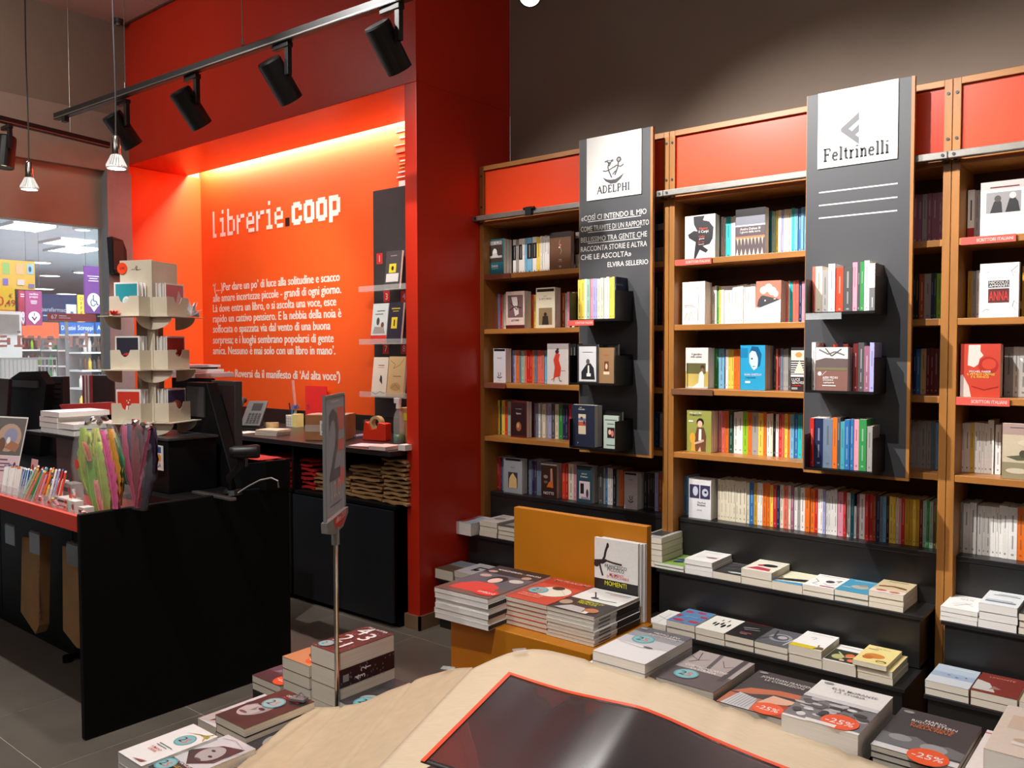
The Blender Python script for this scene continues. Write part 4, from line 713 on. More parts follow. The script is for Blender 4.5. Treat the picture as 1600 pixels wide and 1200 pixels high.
# right bay steps
stack(1469, 1528, T1, Y1, .052, 3, WH, [('k', [(.2, .3), (.5, .5), (.8, .3)], .02, 'g'), ('k', [(.3, .2), (.7, .5)], .02, 'G'), tx('IO E TE', .5, .7, .05, 'G'), ('r', .3, .84, .7, .85, 'g')], 'white paperback with wavy line drawing, upper right step', pages=m_pageS)
stack(1528.5, 1590, T1, Y1, .09, 3, (226, 230, 232), [('r', .1, .2, .9, .3, (120, 130, 140)), ('r', .1, .34, .8, .38, (150, 160, 170)), ('r', .2, .7, .9, .73, 'G'), ('r', .3, .78, .8, .81, 'g')], 'white paperback with grey stripe on the tall stack, upper right step', pages=m_pageS)
stack(1591, 1650, T1, Y1, .075, 3, (60, 60, 64), [('r', .1, .1, .9, .6, 'g')], 'dark paperback at the end of the upper right step')
stack(1445, 1514, T2, Y2, .05, 2, (176, 188, 202), [('r', 0, 0, 1, .35, (196, 200, 206)), ('r', 0, .35, 1, .6, (150, 168, 190)), ('e', .4, .5, .04, .02, 'G'), ('e', .6, .44, .04, .02, 'G'), ('e', .8, .5, .03, .02, 'G'), ('r', .3, .86, .9, .88, 'w')], 'pale blue grey seascape paperback, lower right step')
stack(1516, 1590, T2, Y2, .052, 2, (120, 46, 38), [('p', [(0, .1), (.5, .1), (.3, .5), (0, .6)], (190, 186, 180)), ('p', [(.34, .2), (.6, .3), (.4, .4)], (150, 110, 100)), tx('LEVANTE', .5, .8, .07, (200, 130, 110), 'c', .8)], 'dark red paperback with pale corner, lower right step')
stack(1592, 1660, T2, Y2, .05, 2, (190, 176, 150), None, 'beige paperback at the end of the lower right step')

# ================================================================ TABLES
t = thing('display_table', 'black display table under the cardboard sheets and long row of paperbacks', 'table', (-.6, 1.0, 0))
ZT = .722
part(t, 'tabletop', bx(-1.06, .35, .05, 1.80, ZT-.03, ZT), m_black, bevel=.002)
part(t, 'front_panel', bx(-1.03, .32, 1.74, 1.76, 0, ZT-.031), m_black); part(t, 'side_panel', bx(-1.04, -1.02, .1, 1.76, 0, ZT-.031), m_black)
part(t, 'side_panel', bx(.31, .33, .1, 1.76, 0, ZT-.031), m_black)
t = thing('low_display_table', 'low black display table carrying the left rows of paperbacks', 'table', (-1.75, 1.1, 0))
ZW = .452
part(t, 'tabletop', bx(-1.885, -1.53, .93, 1.425, ZW-.03, ZW).box(-2.185, -1.53, 1.426, 1.62, ZW-.03, ZW), m_black)
part(t, 'plinth', bx(-1.86, -1.56, .98, 1.43, 0, ZW-.031).box(-2.14, -1.56, 1.46, 1.6, 0, ZW-.031), m_black)
t = thing('book_stand', 'amber display box with tall back board between table and shelves', 'display stand', (-1.35, 1.8, 0))
part(t, 'box', bx(-1.585, -1.125, 1.655, 1.949, 0, .738), m_amber, bevel=.002)
part(t, 'back_board', bx(P(803, 792, Y=1.95).x, P(1011, 824, Y=1.95).x, 1.95, 1.974, 0, P(803, 792, Y=1.95).z), m_amber, bevel=.0015)

# stacks on the amber box
zb = .739
a0 = P(676, 968, Z=zb); a1 = P(765, 985, Z=zb)
MAG = [('p', [(0, 0), (1, 0), (1, .3), (0, .42)], (120, 90, 80)), ('r', 0, .72, 1, 1, (50, 42, 44)), ('r', 0, .3, 1, .72, (96, 92, 100)), ('p', [(.12, .1), (.84, .1), (.8, .34), (.6, .42), (.3, .4), (.16, .28)], (220, 72, 60)), ('e', .5, .56, .15, .12, (34, 26, 30)), ('e', .5, .52, .1, .09, (232, 196, 180)), ('e', .2, .62, .1, .05, (200, 160, 150)), ('e', .8, .6, .12, .06, (206, 196, 190)), ('e', .15, .78, .08, .04, (190, 150, 140)), ('e', .82, .75, .08, .05, (180, 140, 130)),
       ('e', .8, .14, .2, .085, (228, 50, 40)), tx('SIMIONI', .8, .115, .05, 'w', 'c', .3), tx('MARGHERITA - SIMIONI', .56, .84, .045, 'w', 'c', .8)]
TH = .083/6
for k in range(6):
    top = k == 5; sp = [('r', 0, 0, 1, 1, (236, 234, 230)), ('r', .1, .2, .9, 1, (28, 26, 28)), ('r', .3, .3, .7, .5, 'g')] if k % 2 else None
    book('glossy dark comic album with a girl in red, top of the overhanging stack' if top else 'comic album copy in the overhanging stack, %s from the top' % ordn(6-k), .188, .285, TH-.0006,
         (m_flat(-1.613+random.uniform(-.003, .003), 1.622+random.uniform(-.003, .003), zb+.0005+TH*k, .03) if k % 2 else m_flat(-1.613+.182, 1.622+.288, zb+.0005+TH*k, math.pi+.03)) if not top else m_flat(-1.613, 1.62, zb+.0005+TH*k, .035),
         (58, 50, 52) if top else (225, 222, 218), MAG if top else None, spine=[('r', .1, .25, .9, 1, (28, 26, 28)), ('r', .3, .4, .7, .7, (150, 146, 146))], pages=m_pageS, group='stack of comic albums', name='comic_album')
for k in range(6):
    top = k == 5
    book('red paperback with cream oval and teal sticker on the amber box' if top else 'copy under the red oval paperback on the amber box, %s from the top' % ordn(6-k), .143, .228, .075/6-.0005, m_flat(-1.434, 1.70+(0 if top else random.uniform(0, .003)), zb+.0005+.075/6*k, .005),
         (200, 70, 50), [('e', .6, .48, .34, .2, (232, 226, 208)), ('k', [(.4, .5), (.6, .62), (.9, .44)], .006, (150, 130, 110)), ('e', .55, .62, .13, .07, (60, 44, 40)), ('T', .3, .42, .2), tx('MURAKAMI', .56, .86, .08, (240, 180, 160), 'c', .8), tx('TOKYO BLUES', .4, .2, .05, (240, 180, 160), 'c', .5), tx('NORWEGIAN WOOD', .4, .14, .04, (240, 180, 160), 'c', .5)] if top else None, group='stack of red oval paperbacks', name='stacked_paperback')
MOM = [('r', 0, .5, 1, 1, WH), ('r', 0, .0, 1, .5, (52, 46, 48)), ('k', [(.2, .84), (.36, .68), (.42, .6), (.6, .6), (.86, .62)], .03, (60, 54, 56)), ('e', .4, .62, .08, .04, (60, 54, 56)), ('r', .35, .9, .9, .915, 'G'), ('r', .5, .85, .9, .86, (200, 80, 90)), tx('MOMENTI DI', .52, .4, .06, (232, 226, 60), 'c', .5), tx('FELICIT\u00c0', .5, .33, .06, (232, 226, 60), 'c', .4), ('e', .12, .28, .12, .09, (180, 150, 130)), ('p', [(.1, .04), (.7, .02), (.62, .2), (.3, .22)], (190, 186, 184)), ('e', .78, .16, .14, .08, (190, 120, 80)), ('r', .7, .02, .8, .1, 'w')]
for k in range(8):
    top = k == 7; sp = [('r', 0, 0, 1, .45, WH), ('r', 0, .45, 1, 1, (34, 30, 32)), ('r', .35, .12, .65, .36, 'G')]
    th = .075/8
    M = m_flat(-1.287, 1.697, zb+.0005+th*k, .0) if top else m_flat(-1.287+.144+random.uniform(-.002, .002), 1.697+.214+random.uniform(-.002, .002), zb+.0005+th*k, math.pi)
    book('black and white paperback with yellow title and fallen acrobat, amber box corner' if top else 'copy under the yellow titled paperback, %s from the top' % ordn(8-k), .144, .214, th-.0005, M, WH if not top else (230, 226, 224), MOM if top else None, spine=[('r', 0, .55, 1, 1, WH), ('r', 0, .0, 1, .52, (34, 30, 32)), ('r', .35, .66, .65, .9, 'G')], group='stack of yellow titled paperbacks', name='stacked_paperback')
a = P(932, 838, Y=1.925); b = P(1000, 851, Y=1.925)
PIC = [('r', 0, 0, 1, 0.48, (34, 30, 30)), ('k', [(0.3, 0.904), (0.26, 0.836), (0.24, 0.767), (0.18, 0.699)], 0.05, (50, 42, 44)), ('e', 0.31, 0.918, 0.03, 0.034999999999999996, (50, 42, 44)), ('p', [(0.0, 0.672), (0.2, 0.672), (0.3, 0.713), (0.28, 0.74), (0.14, 0.726), (0, 0.713)], (50, 42, 44)), ('k', [(0.24, 0.726), (0.44, 0.706), (0.64, 0.699)], 0.035, (50, 42, 44)), ('k', [(0.12, 0.685), (0.16, 0.589), (0.2, 0.521)], 0.04, (50, 42, 44)), ('e', 0.05, 0.658, 0.06, 0.034999999999999996, (50, 42, 44)), ('t', 'FRANCESCO', 0.5, 0.637, 0.045, (60, 60, 64), 'c', 0.5), ('t', 'PICCOLO', 0.5, 0.596, 0.045, (60, 60, 64), 'c', 0.38), ('t', 'MOMENTI', 0.52, 0.542, 0.034, (206, 70, 80), 'c', 0.34), ('t', 'DI TRASCURABILE', 0.55, 0.511, 0.034, (206, 70, 80), 'c', 0.5), ('t', 'MOMENTI', 0.5, 0.41, 0.06, (232, 226, 60), 'c', 0.5)]
for k in range(3):
    book('white paperback with leaping acrobat standing upright against the amber board' if k == 0 else 'upright copy behind the leaping acrobat paperback, %s from the front' % ordn(k+1), b.x-a.x, a.z-.74 if k == 0 else a.z-.743, .0095, m_front(a.x+.004*k, 1.926+.0108*k-.001, .7425 if 0 else .7400, -.0), WH, PIC if k == 0 else None, group='upright acrobat paperbacks', pages=m_pageS, name='display_paperback')

# the long row on the table
def row_book(ax, ay, Wd, D, ztop, T, n, cover, items, label, rz=0., pages=None, spine=None):
    th = T/n
    for k in range(n):
        top = k == n-1
        book(label if top else ' '.join(('copy under the %s, %s from the top' % (' '.join(label.split()[:8]), ordn(n-k))).split()[:16]), Wd, D, th-.0005, m_flat(ax+(0 if top else .003*(k % 2)), ay, ztop-T+th*k, rz), cover, items if top else None,
             group=None if n == 1 else 'stack of the '+' '.join(label.split()[:7]), pages=pages or m_page, spine=spine, name='stacked_paperback')
a = P(926, 1016, Z=.795)
row_book(a.x, a.y, .134, .215, .795, .044, 2, (150, 150, 156), [('r', 0, 0, 1, .45, (228, 226, 226)), ('r', 0, .45, 1, .66, (196, 196, 200)), ('r', 0, .84, 1, 1, (92, 94, 102)), ('T', .38, .62, .2), ('e', .66, .42, .09, .02, (90, 88, 90)), ('k', [(.1, .42), (.55, .38), (.9, .44)], .01, (140, 136, 136)), ('e', .12, .92, .07, .025, 'g'), tx('PRIMO LEVI', .62, .84, .045, 'w', 'c', .5), tx('SE QUESTO \u00c8 UN UOMO', .64, .78, .045, 'w', 'c', .62)], 'grey and white paperback with teal sticker on the long table row', pages=m_pageS)
row_book(a.x-.035, a.y-.035, .134, .2, .7505, .0275, 2, WH, [('e', .1, .93, .06, .02, 'g'), ('r', .2, .8, .8, .82, 'g'), ('k', [(.7, .1), (.9, .2), (.8, .3)], .02, 'G')], 'white paperback sticking out beneath the grey and white one', pages=m_pageS)
a = P(1022, 1056, Z=.765)
row_book(a.x+.004, a.y, .134, .205, .765, .042, 2, (110, 104, 106), [('r', 0, 0, 1, .42, (88, 80, 82)), ('r', 0, .42, 1, 1, (172, 162, 160)), ('k', [(.42, 1), (.5, .5)], .07, (84, 80, 84)), ('k', [(.86, 1), (.88, .3)], .1, (60, 56, 60)), ('k', [(0, .8), (.2, .7), (.36, .78)], .012, (60, 52, 54)), ('k', [(.55, .84), (.7, .66), (.8, .74)], .012, (60, 52, 54)), ('k', [(.1, .94), (.2, .7), (.1, .6)], .012, (60, 52, 54)), ('T', .33, .26, .2), tx('CORMAC McCARTHY', .5, .48, .05, 'w', 'c', .74), tx('LA STRADA', .5, .41, .05, 'w', 'c', .44)], 'grey brown paperback with bare trees and teal sticker, long table row')
a = P(1119, 1096, Z=.75)
row_book(a.x+.0, a.y, .136, .215, .752, .029, 1, (58, 54, 56), [('r', 0, 0, 1, .3, (190, 110, 80)), ('p', [(0, .32), (.2, .5), (.6, .6), (1, .62), (1, .5), (.6, .48), (.3, .36)], (196, 106, 70)), ('p', [(.06, 0), (.14, .34), (.46, .28), (.5, .0)], (206, 206, 208))]+[('k', [(.12+.05*k, .02), (.16+.05*k, .3)], .008, (90, 90, 96)) for k in range(7)]+[('p', [(.5, .2), (.9, .3), (1, .42), (.6, .44)], (228, 180, 150)), ('p', [(.6, 0), (1, .0), (1, .3), (.8, .26)], (170, 70, 50)), ('e', .12, .94, .07, .025, 'g'), tx('JONATHAN FRANZEN', .55, .82, .05, 'w', 'c', .8), tx('LE CORREZIONI', .56, .75, .05, 'w', 'c', .62), ('S', .72, .12, .22)], 'black paperback with a child in a striped shirt, long table row')
a = P(1221, 1115, Z=.79)
row_book(a.x, a.y, .138, .212, .79, .066, 1, WH, [('r', 0, .04, 1, .6, (120, 118, 120))]+[('e', random.uniform(.08, .94), random.uniform(.1, .56), random.uniform(.05, .12), random.uniform(.02, .05), random.choice([(70, 68, 70), (190, 188, 188), (90, 88, 90), (220, 218, 218), (50, 48, 50)])) for _ in range(46)]+[('r', 0, .52, 1, .6, (214, 212, 212)), ('e', .14, .94, .07, .025, 'g'), tx('ELSA MORANTE', .55, .82, .045, (120, 118, 120), 'c', .62), tx('LA STORIA', .52, .75, .045, (120, 118, 120), 'c', .42), ('S', .7, .14, .24), ('r', .3, 0, .7, .06, 'w')], 'thick white paperback with grey crowd photograph, long table row', pages=m_pageS)
a = P(1360, 1160, Z=.765)
row_book(a.x+.004, a.y-.012, .138, .2, .768, .045, 4, (64, 62, 66), [('r', 0, 0, 1, .1, (220, 218, 218)), ('p', [(0, .1), (1, .14), (1, .3), (.8, .36), (.6, .3), (.4, .4), (.2, .34), (0, .36)], (110, 112, 116)), ('e', .24, .3, .14, .07, (150, 152, 156)), ('e', .66, .24, .16, .09, (156, 158, 160)), ('e', .12, .92, .07, .03, 'g'), tx('MARIO', .5, .78, .05, 'w', 'c', .26), tx('RIGONI STERN', .5, .72, .05, 'w', 'c', .56), tx('IL SERGENTE', .5, .655, .05, (226, 120, 60), 'c', .52), tx('NELLA NEVE', .5, .595, .05, (226, 120, 60), 'c', .5), ('S', .66, .04, .24)], 'dark grey paperback with snowy bushes and orange title, long table row')
a = P(1541, 1161, Z=.84)
row_book(a.x, a.y-.02, .15, .21, .84, .05, 1, (226, 210, 196), [('r', .1, .5, .3, .8, (214, 190, 170)), ('r', .4, .6, .6, .9, (232, 214, 196)), ('e', .5, .3, .3, .06, (200, 170, 150)), ('r', .2, .2, .9, .26, (236, 226, 216)), tx('GIU', .8, .6, .06, (150, 110, 100))], 'pale pink paperback at the far right end of the table', pages=m_pageS)
row_book(a.x-.03, a.y-.06, .16, .24, .79, .068, 2, (232, 226, 222), [('k', [(.1, .1), (.5, .2), (.8, .1)], .02, 'G'), ('r', 0, .93, 1, .95, (200, 90, 90))], 'white paperback with red line under the pale pink one', pages=m_pageS)

# left rows on the low table
def low(px, py, ztop, T, n, cover, items, label, W=.11, D=.19, rz=0., spine=None, pages=None, dx=0, dy=0, zb=None):
    a = P(px, py, Z=ztop); row_book(a.x+dx, a.y+dy, W, D, ztop, T, n, cover, items, label, rz, pages, spine)
C4 = [('r', 0, 0, 1, 1, (70, 34, 40))]+[('e', random.random(), random.random(), .02, .012, (150, 120, 124)) for _ in range(40)]+[tx('4', .3, .66, .3, 'w'), tx('3', .7, .52, .3, 'w'), tx('2', .3, .3, .3, 'w'), tx('1', .7, .12, .3, 'w'), ('T', .24, .16, .2), tx('PAUL AUSTER', .5, .93, .05, 'w', 'c', .7)]
a = P(485.5, 1007, Z=.65)
TB = .0495
S4 = [('r', 0, 0, 1, 1, (44, 24, 28))]+[('e', random.random(), random.random(), .06, .012, (120, 100, 100)) for _ in range(30)]
mk = lambda k: None
for k in range(4):
    top = k == 3; z = ZW+.0006+TB*k
    if k in (2,):
        book('thick paperback with dark spine, second in the tall corner stack', .115, .205, TB-.0006, m_flat(a.x+.115+.001, a.y+.205, z, math.pi), (70, 34, 40), None, spine=S4+[('t', '4', .3, .62, .1, 'w', 'c', 0), ('t', '3', .3, .54, .1, 'w', 'c', 0), ('t', '2', .7, .52, .1, 'w', 'c', 0), ('t', '1', .7, .44, .1, 'w', 'c', 0), ('r', .3, .82, .7, .92, 'g')], group='tall corner stack', name='stacked_paperback')
    else:
        book('thick maroon paperback with big white numerals on the tall corner stack' if top else 'thick copy low in the tall corner stack, %s from the top' % ordn(4-k), .115, .205, TB-.0006, m_flat(a.x+(0 if top else .002), a.y, z), (70, 34, 40) if top else (214, 206, 192), C4 if top else None, group='tall corner stack', name='stacked_paperback')
low(441, 1025, .586, .133, 4, (110, 100, 96), [('r', 0, 0, 1, .6, (206, 140, 96)), ('e', .6, .4, .26, .16, (120, 60, 40)), ('S', .8, .2, .2), ('r', 0, .85, 1, 1, (80, 80, 86))], 'paperback with orange brown cover beside the tall corner stack', W=.125)
low(394, 1054, .496, .0435, 2, (50, 40, 54), [('r', 0, .3, 1, .8, (80, 70, 90)), ('p', [(.2, .3), (.9, .5), (.9, .6), (.3, .5)], (140, 130, 150)), ('S', .8, .18, .24)], 'dark violet paperback at the outer end of the low table', W=.14)
a = P(336.6, 1116, Z=.56)
row_book(a.x, a.y, .128, .205, .56, .1075, 5, (38, 34, 36), [('e', .36, .46, .3, .26, (150, 148, 148)), ('e', .32, .34, .22, .16, (176, 174, 174)), ('p', [(.0, .3), (.1, .8), (.5, .86), (.4, .64), (.16, .5)], (40, 32, 36)), ('e', .28, .52, .08, .02, (50, 46, 48)), ('e', .5, .44, .09, .03, (50, 46, 48)), ('e', .5, .44, .04, .015, 'k'), ('p', [(.34, .48), (.42, .38), (.34, .34)], (130, 128, 128)), ('e', .3, .26, .12, .025, (90, 84, 86)), ('T', .44, .64, .24), tx('CENTOMILA', .6, .86, .045, 'w', 'c', .5), tx('ARCOBALENI', .6, .8, .045, (206, 60, 50), 'c', .5)], 'dark paperback with a large grey face and teal sticker, low table')
a = P(298, 1126, Z=.515)
row_book(a.x-.0, a.y+.02, .11, .2, .515, .0625, 2, (214, 210, 210), [('p', [(0, .3), (1, .5), (1, .1), (0, 0)], (190, 180, 176)), ('p', [(.3, .06), (.9, .3), (.8, .5), (.4, .3)], (80, 50, 48)), ('e', .3, .7, .2, .1, (120, 160, 170))], 'pale paperback with brown hair picture behind the face paperback')
a = P(184.5, 1174, Z=.555)
row_book(a.x, a.y, .108, .185, .555, .102, 4, WH, [('T', .62, .68, .24), ('p', [(.3, .8), (.9, .93), (.96, .86), (.6, .88)], (150, 160, 60)), ('k', [(.8, .9), (.96, .8)], .03, (190, 160, 60)), ('k', [(.8, .9), (.9, .98)], .03, (190, 160, 60)), ('r', .3, .44, .8, .45, 'G'), ('r', .3, .4, .7, .41, 'G'), tx('A MANO', .5, .32, .04, (206, 70, 60)), tx('LIBERA', .5, .27, .04, (206, 70, 60)), ('p', [(.5, .03), (.9, .1), (.8, .04)], (150, 70, 60))], 'white paperback with green sprig and teal sticker, nearest low table corner', pages=m_pageS)
a = P(224, 1192, Z=.55)
row_book(a.x+.016, a.y-.0, .115, .2, .548, .0955, 4, (206, 204, 206), [('r', 0, 0, 1, .3, (56, 52, 54)), ('p', [(0, .5), (.5, .3), (.9, .5), (.9, .9), (.4, .8)], (60, 52, 54)), ('e', .5, .6, .26, .18, (170, 168, 168)), ('e', .44, .66, .06, .02, (50, 46, 48)), ('e', .6, .56, .06, .02, (50, 46, 48)), ('e', .5, .44, .1, .02, (80, 74, 76)), ('k', [(.1, .9), (.4, .96), (.8, .9)], .012, 'g'), ('k', [(.86, .5), (.96, .8)], .012, 'g'), tx('EMANUEL', .5, .26, .05, 'w', 'c', .5), tx('MILLE ME', .5, .18, .045, (230, 190, 60), 'c', .4), ('T', .2, .16, .22)], 'grey portrait paperback with yellow title and teal sticker, low table', pages=m_pageS)
row_book(a.x+.135, a.y-.03, .115, .19, .52, .0675, 3, (206, 160, 60), [('r', .5, 0, 1, 1, (60, 90, 140)), ('e', .5, .5, .3, .2, (220, 190, 110))], 'yellow and blue paperback half under the cardboard')
row_book(P(386, 1150, Z=.53).x+.012, a.y+.19, .12, .19, .525, .0725, 3, (60, 56, 58), [('e', .5, .5, .3, .2, 'g')], 'dark paperback poking out beside the face paperback')
a = P(527, 1095, Z=.52)
row_book(-1.79, 1.43, .128, .205, .522, .0695, 3, (66, 62, 64), [('p', [(.1, .6), (.9, .8), (.8, .86), (.1, .7)], (50, 46, 48)), ('e', .5, .3, .3, .13, (180, 180, 182)), ('k', [(.2, .36), (.5, .5), (.8, .4)], .04, (30, 28, 30)), ('T', .5, .2, .26), ('e', .86, .92, .06, .02, 'w')], 'black paperback with white swirl right of the tall corner stack', pages=m_pageS)
row_book(-1.657, 1.43, .12, .205, .545, .0925, 4, (216, 74, 50), [('T', .4, .3, .22), ('r', .2, .16, .6, .18, 'w'), ('r', .3, .8, .8, .83, (240, 200, 190))], 'orange red paperback under the cardboard edge, low table', pages=m_pageS)

# ================================================================ CARDBOARD AND POSTER
def lerp(a, b, t): return a+(b-a)*t
def sheet(name, label, cat, back, front, m, nt=24, wob=0., solid=.004, M=None, bow=0., crease=()):
    """ruled sheet between a back and a front polyline of (x, y, z) points; bow lifts its middle"""
    rows = []
    def samp(pl, n=60):
        L = [0]
        for a, b in zip(pl, pl[1:]): L.append(L[-1]+(Vector(b)-Vector(a)).length)
        out = []
        for i in range(n+1):
            s = L[-1]*i/n; k = max(j for j in range(len(L)) if L[j] <= s+1e-9); k = min(k, len(pl)-2)
            out.append(Vector(pl[k]).lerp(Vector(pl[k+1]), (s-L[k])/max(L[k+1]-L[k], 1e-9)))
        for _ in range(3): out = [out[0]]+[(out[i-1]+out[i]*2+out[i+1])/4 for i in range(1, n)]+[out[-1]]
        return out
    B, F_ = samp(back), samp(front)
    for j in range(nt+1):
        t = j/nt
        rows.append([B[i].lerp(F_[i], t)+Vector((0, 0, bow*math.sin(math.pi*t)+wob*math.sin(i*.5+t*4)-sum(.005*math.exp(-((i/60-c)/.007)**2) for c in crease))) for i in range(len(B))])
    o = MB().grid(rows).obj(name, m, smooth=True, solid=solid)
    return (tag(o, label, cat) if label else o), rows
V = lambda px, py, z: tuple(P(px, py, Z=z))
# main sheet
bk = [V(735, 1046, .735), V(800, 1017, .775), V(845, 1012, .778), V(925, 1033, .768), V(1010, 1055, .765), V(1115, 1094, .757), V(1230, 1138, .757), V(1400, 1203, .755), V(1560, 1262, .755)]
fr = [V(575, 1215, .66), V(640, 1260, .70), V(720, 1330, .74), V(900, 1480, .75), V(1050, 1560, .75), V(1250, 1640, .75), V(1450, 1750, .75), V(1750, 1850, .75), V(2050, 1950, .75)]
sheet('cardboard_sheet', 'large beige corrugated cardboard sheet covering the table', 'cardboard', bk, fr, m_card, crease=(.27, .42, .55, .62, .78), wob=.0006)
bk = [V(478, 1106, .535), V(520, 1104, .55), V(560, 1100, .575), V(610, 1078, .625), V(655, 1060, .665), V(700, 1046, .70), V(738, 1042, .734)]
fr = [V(335, 1230, .535), V(380, 1250, .54), V(430, 1260, .56), V(480, 1270, .60), V(520, 1270, .63), V(560, 1270, .655), V(590, 1240, .67)]
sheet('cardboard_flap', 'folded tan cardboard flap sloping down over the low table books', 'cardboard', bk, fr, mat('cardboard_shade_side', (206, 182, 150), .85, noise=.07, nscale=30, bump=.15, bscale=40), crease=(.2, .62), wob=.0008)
# poster
zp = .79
pb = [V(795, 1051, .80), V(840, 1066, .797), V(890, 1081, .80), V(945, 1093, .812), V(1000, 1104, .818), V(1050, 1124, .806), V(1110, 1152, .79), V(1180, 1181, .782), V(1240, 1204, .78), V(1330, 1240, .776)]
off = Vector(V(660, 1187, .765))-Vector(V(795, 1051, .80)); L_ = off.length
pf = [tuple(Vector(p)+off*1.02+Vector((0, 0, .008*math.sin(i*1.1)))) for i, p in enumerate(pb)]
o, rows = sheet('glossy_poster', 'glossy black poster with an orange rim lying on the cardboard', 'poster', pb, pf, m_gloss, solid=.0012, wob=.0)
nr, nc = len(rows), len(rows[0]); mb = MB(); up = Vector((0, 0, .0022))
strip = lambda A, B: mb.grid([A, B])
def inset(k): return [rows[k][i]+up for i in range(nc)]
mb.grid([[p+up for p in rows[0]], [lerp(rows[0][i], rows[1][i], .62)+up for i in range(nc)]])
mb.grid([[rows[j][0]+up, lerp(rows[j][0], rows[j][1], .8)+up] for j in range(nr)])
mb.obj('rim', m_border, o, solid=.0004)
mb = MB().box(0, .03, 0, .016, 0, .0006)
for (px, py, z, rz) in ((700, 1044, .712, .4), (812, 1016, .783, .9)):
    p = P(px, py, Z=z); o = MB().box(-.016, .016, -.01, .01, 0, .0008).obj('tape_strip', m_plast); o.matrix_world = Matrix.Translation(p) @ Matrix.Rotation(rz, 4, 'Z')
    tag(o, 'clear tape scrap on the cardboard edge near %s' % ('the folded flap' if px < 750 else 'the amber box'), 'tape')
o = MB().box(-.012, .03, -.012, .012, 0, .006).tube([(0, 0, .006), (.01, .01, .016), (.03, 0, .01)], .002).obj('paper_tag', m_grayp)
o.matrix_world = Matrix.Translation(P(462, 1093, Z=.563)) @ Matrix.Rotation(.4, 4, 'Z'); tag(o, 'crumpled grey tag on the face paperback corner', 'tag')

# ================================================================ SIGN STAND
bx0, by0 = -1.835, 1.335
sx, sy = P(527, 1105, Z=.52).x, P(527, 1105, Z=.52).y
t = thing('sign_stand', 'grey pole stand holding a leaflet frame above the low table', 'sign stand', (sx, sy, ZW))
part(t, 'pole', MB().cyl((sx, sy, ZW+.01), (sx, sy, .99), .0065, n=12), m_chrome); part(t, 'base_plate', MB().cyl((sx, sy, ZW+.0005), (sx, sy, ZW+.01), .03, n=20), m_dgray)
part(t, 'clamp', MB().cyl((sx, sy, .955), (sx, sy, 1.0), .0105, n=12).cyl((sx-.016, sy, .985), (sx-.006, sy, .985), .007, n=10).tube([(sx-.012, sy, .985), (sx-.014, sy, 1.0), (sx-.012, sy, 1.02)], .003), m_grayp)
dv = Vector((-math.sin(math.radians(37.5)), math.cos(math.radians(37.5)), 0))
pt = P(505, 612, Y=sy+.0); q0 = Vector((sx, sy, 0))-dv*.1; W5, z0, z1 = .205, 1.038, 1.345
Mx = Matrix(((dv.x, 0, dv.y, q0.x), (dv.y, 0, -dv.x, q0.y), (0, 1, 0, 0), (0, 0, 0, 1)))
def sgn(name, mb, m, par): o = mb.obj(name, m); o.matrix_world = Mx; o.parent = t; o.matrix_parent_inverse = Matrix.Translation(t.location).inverted(); return o
sgn('leaflet', MB().box(0, W5, z0, z1, -.001, .001), mat('grey_leaflet', (160, 166, 172), .3, noise=.05), t)
HH = z1-z0
sgn('leaflet_print', art([('r', .02, .01, .98, .99, (160, 168, 176)), ('r', .6, .7, .98, .9, (220, 120, 112)), ('r', .62, .52, .98, .62, (220, 120, 112)), ('p', [(.5, .2), (.98, .22), (.98, .34), (.7, .4)], (220, 120, 112)), ('t', '2', .46, .3, .62, (104, 106, 112), 'c', .85), ('r', .3, .955, .7, .965, (210, 210, 210)), ('t', '10.0', .5, .14, .15, (210, 206, 204), 'c', .8), ('r', .2, .08, .8, .09, (90, 92, 96))], W5, HH, lambda x, y, z: (x, z0+y, .001+z)), m_ink, t)
sgn('frame', MB().box(-.006, 0, z0-.006, z1+.008, -.004, .004).box(W5, W5+.005, z0, z1, -.003, .003).box(0, W5, z1, z1+.006, -.003, .003), m_grayp, t)
sgn('holder', MB().prism([(-.014, z0-.004), (W5+.01, z0-.004), (W5+.008, z0-.02), (W5*.75, z0-.046), (W5*.3, z0-.048), (-.01, z0-.03)], lambda a, b, d: (a, b, d), -.008, .008), m_grayp, t)
sgn('holder_badge', art([('p', [(.25, .92), (.95, .92), (.9, .55), (.72, .28), (.45, .26), (.3, .5)], (200, 52, 44)), ('t', 'offerta', .5, .6, .3, 'w', 'c', .3), ('t', 'COOP', .78, .62, .32, 'w', 'c', .24)], W5, .05, lambda x, y, z: (x, z0-.052+y, .0082+z)), m_ink, t)
# ================================================================ CASH COUNTER
t = thing('cash_counter', 'black cash counter with orange front tray rim and black end panel', 'counter', (-4.7, 1.85, 0))
part(t, 'end_panel', bx(-3.255, -3.225, 1.384, 2.31, .003, .857), m_blackm, bevel=.004)
part(t, 'front_rim', bx(-6.1, -3.256, 1.384, 1.402, .787, .848), mat('orange_rim', (236, 62, 20), .5, noise=.03), bevel=.002)
part(t, 'tray', bx(-6.1, -3.256, 1.402, 1.80, .790, .803), mat('red_tray_base', (196, 60, 44), .35, noise=.05))
part(t, 'lip', bx(-6.1, -3.256, 1.403, 1.406, .803, .858), m_plast)
for x0, x1 in ((-6.1, -5.02), (-5.014, -4.13), (-4.124, -3.256)): part(t, 'front_panel', bx(x0, x1, 1.735, 1.75, .05, .785), m_blackm, bevel=.002)
part(t, 'body', bx(-6.1, -3.256, 1.752, 2.29, .05, .789), m_blackm); part(t, 'toe_kick', bx(-6.08, -3.27, 1.75, 2.27, 0, .049), m_blackm)
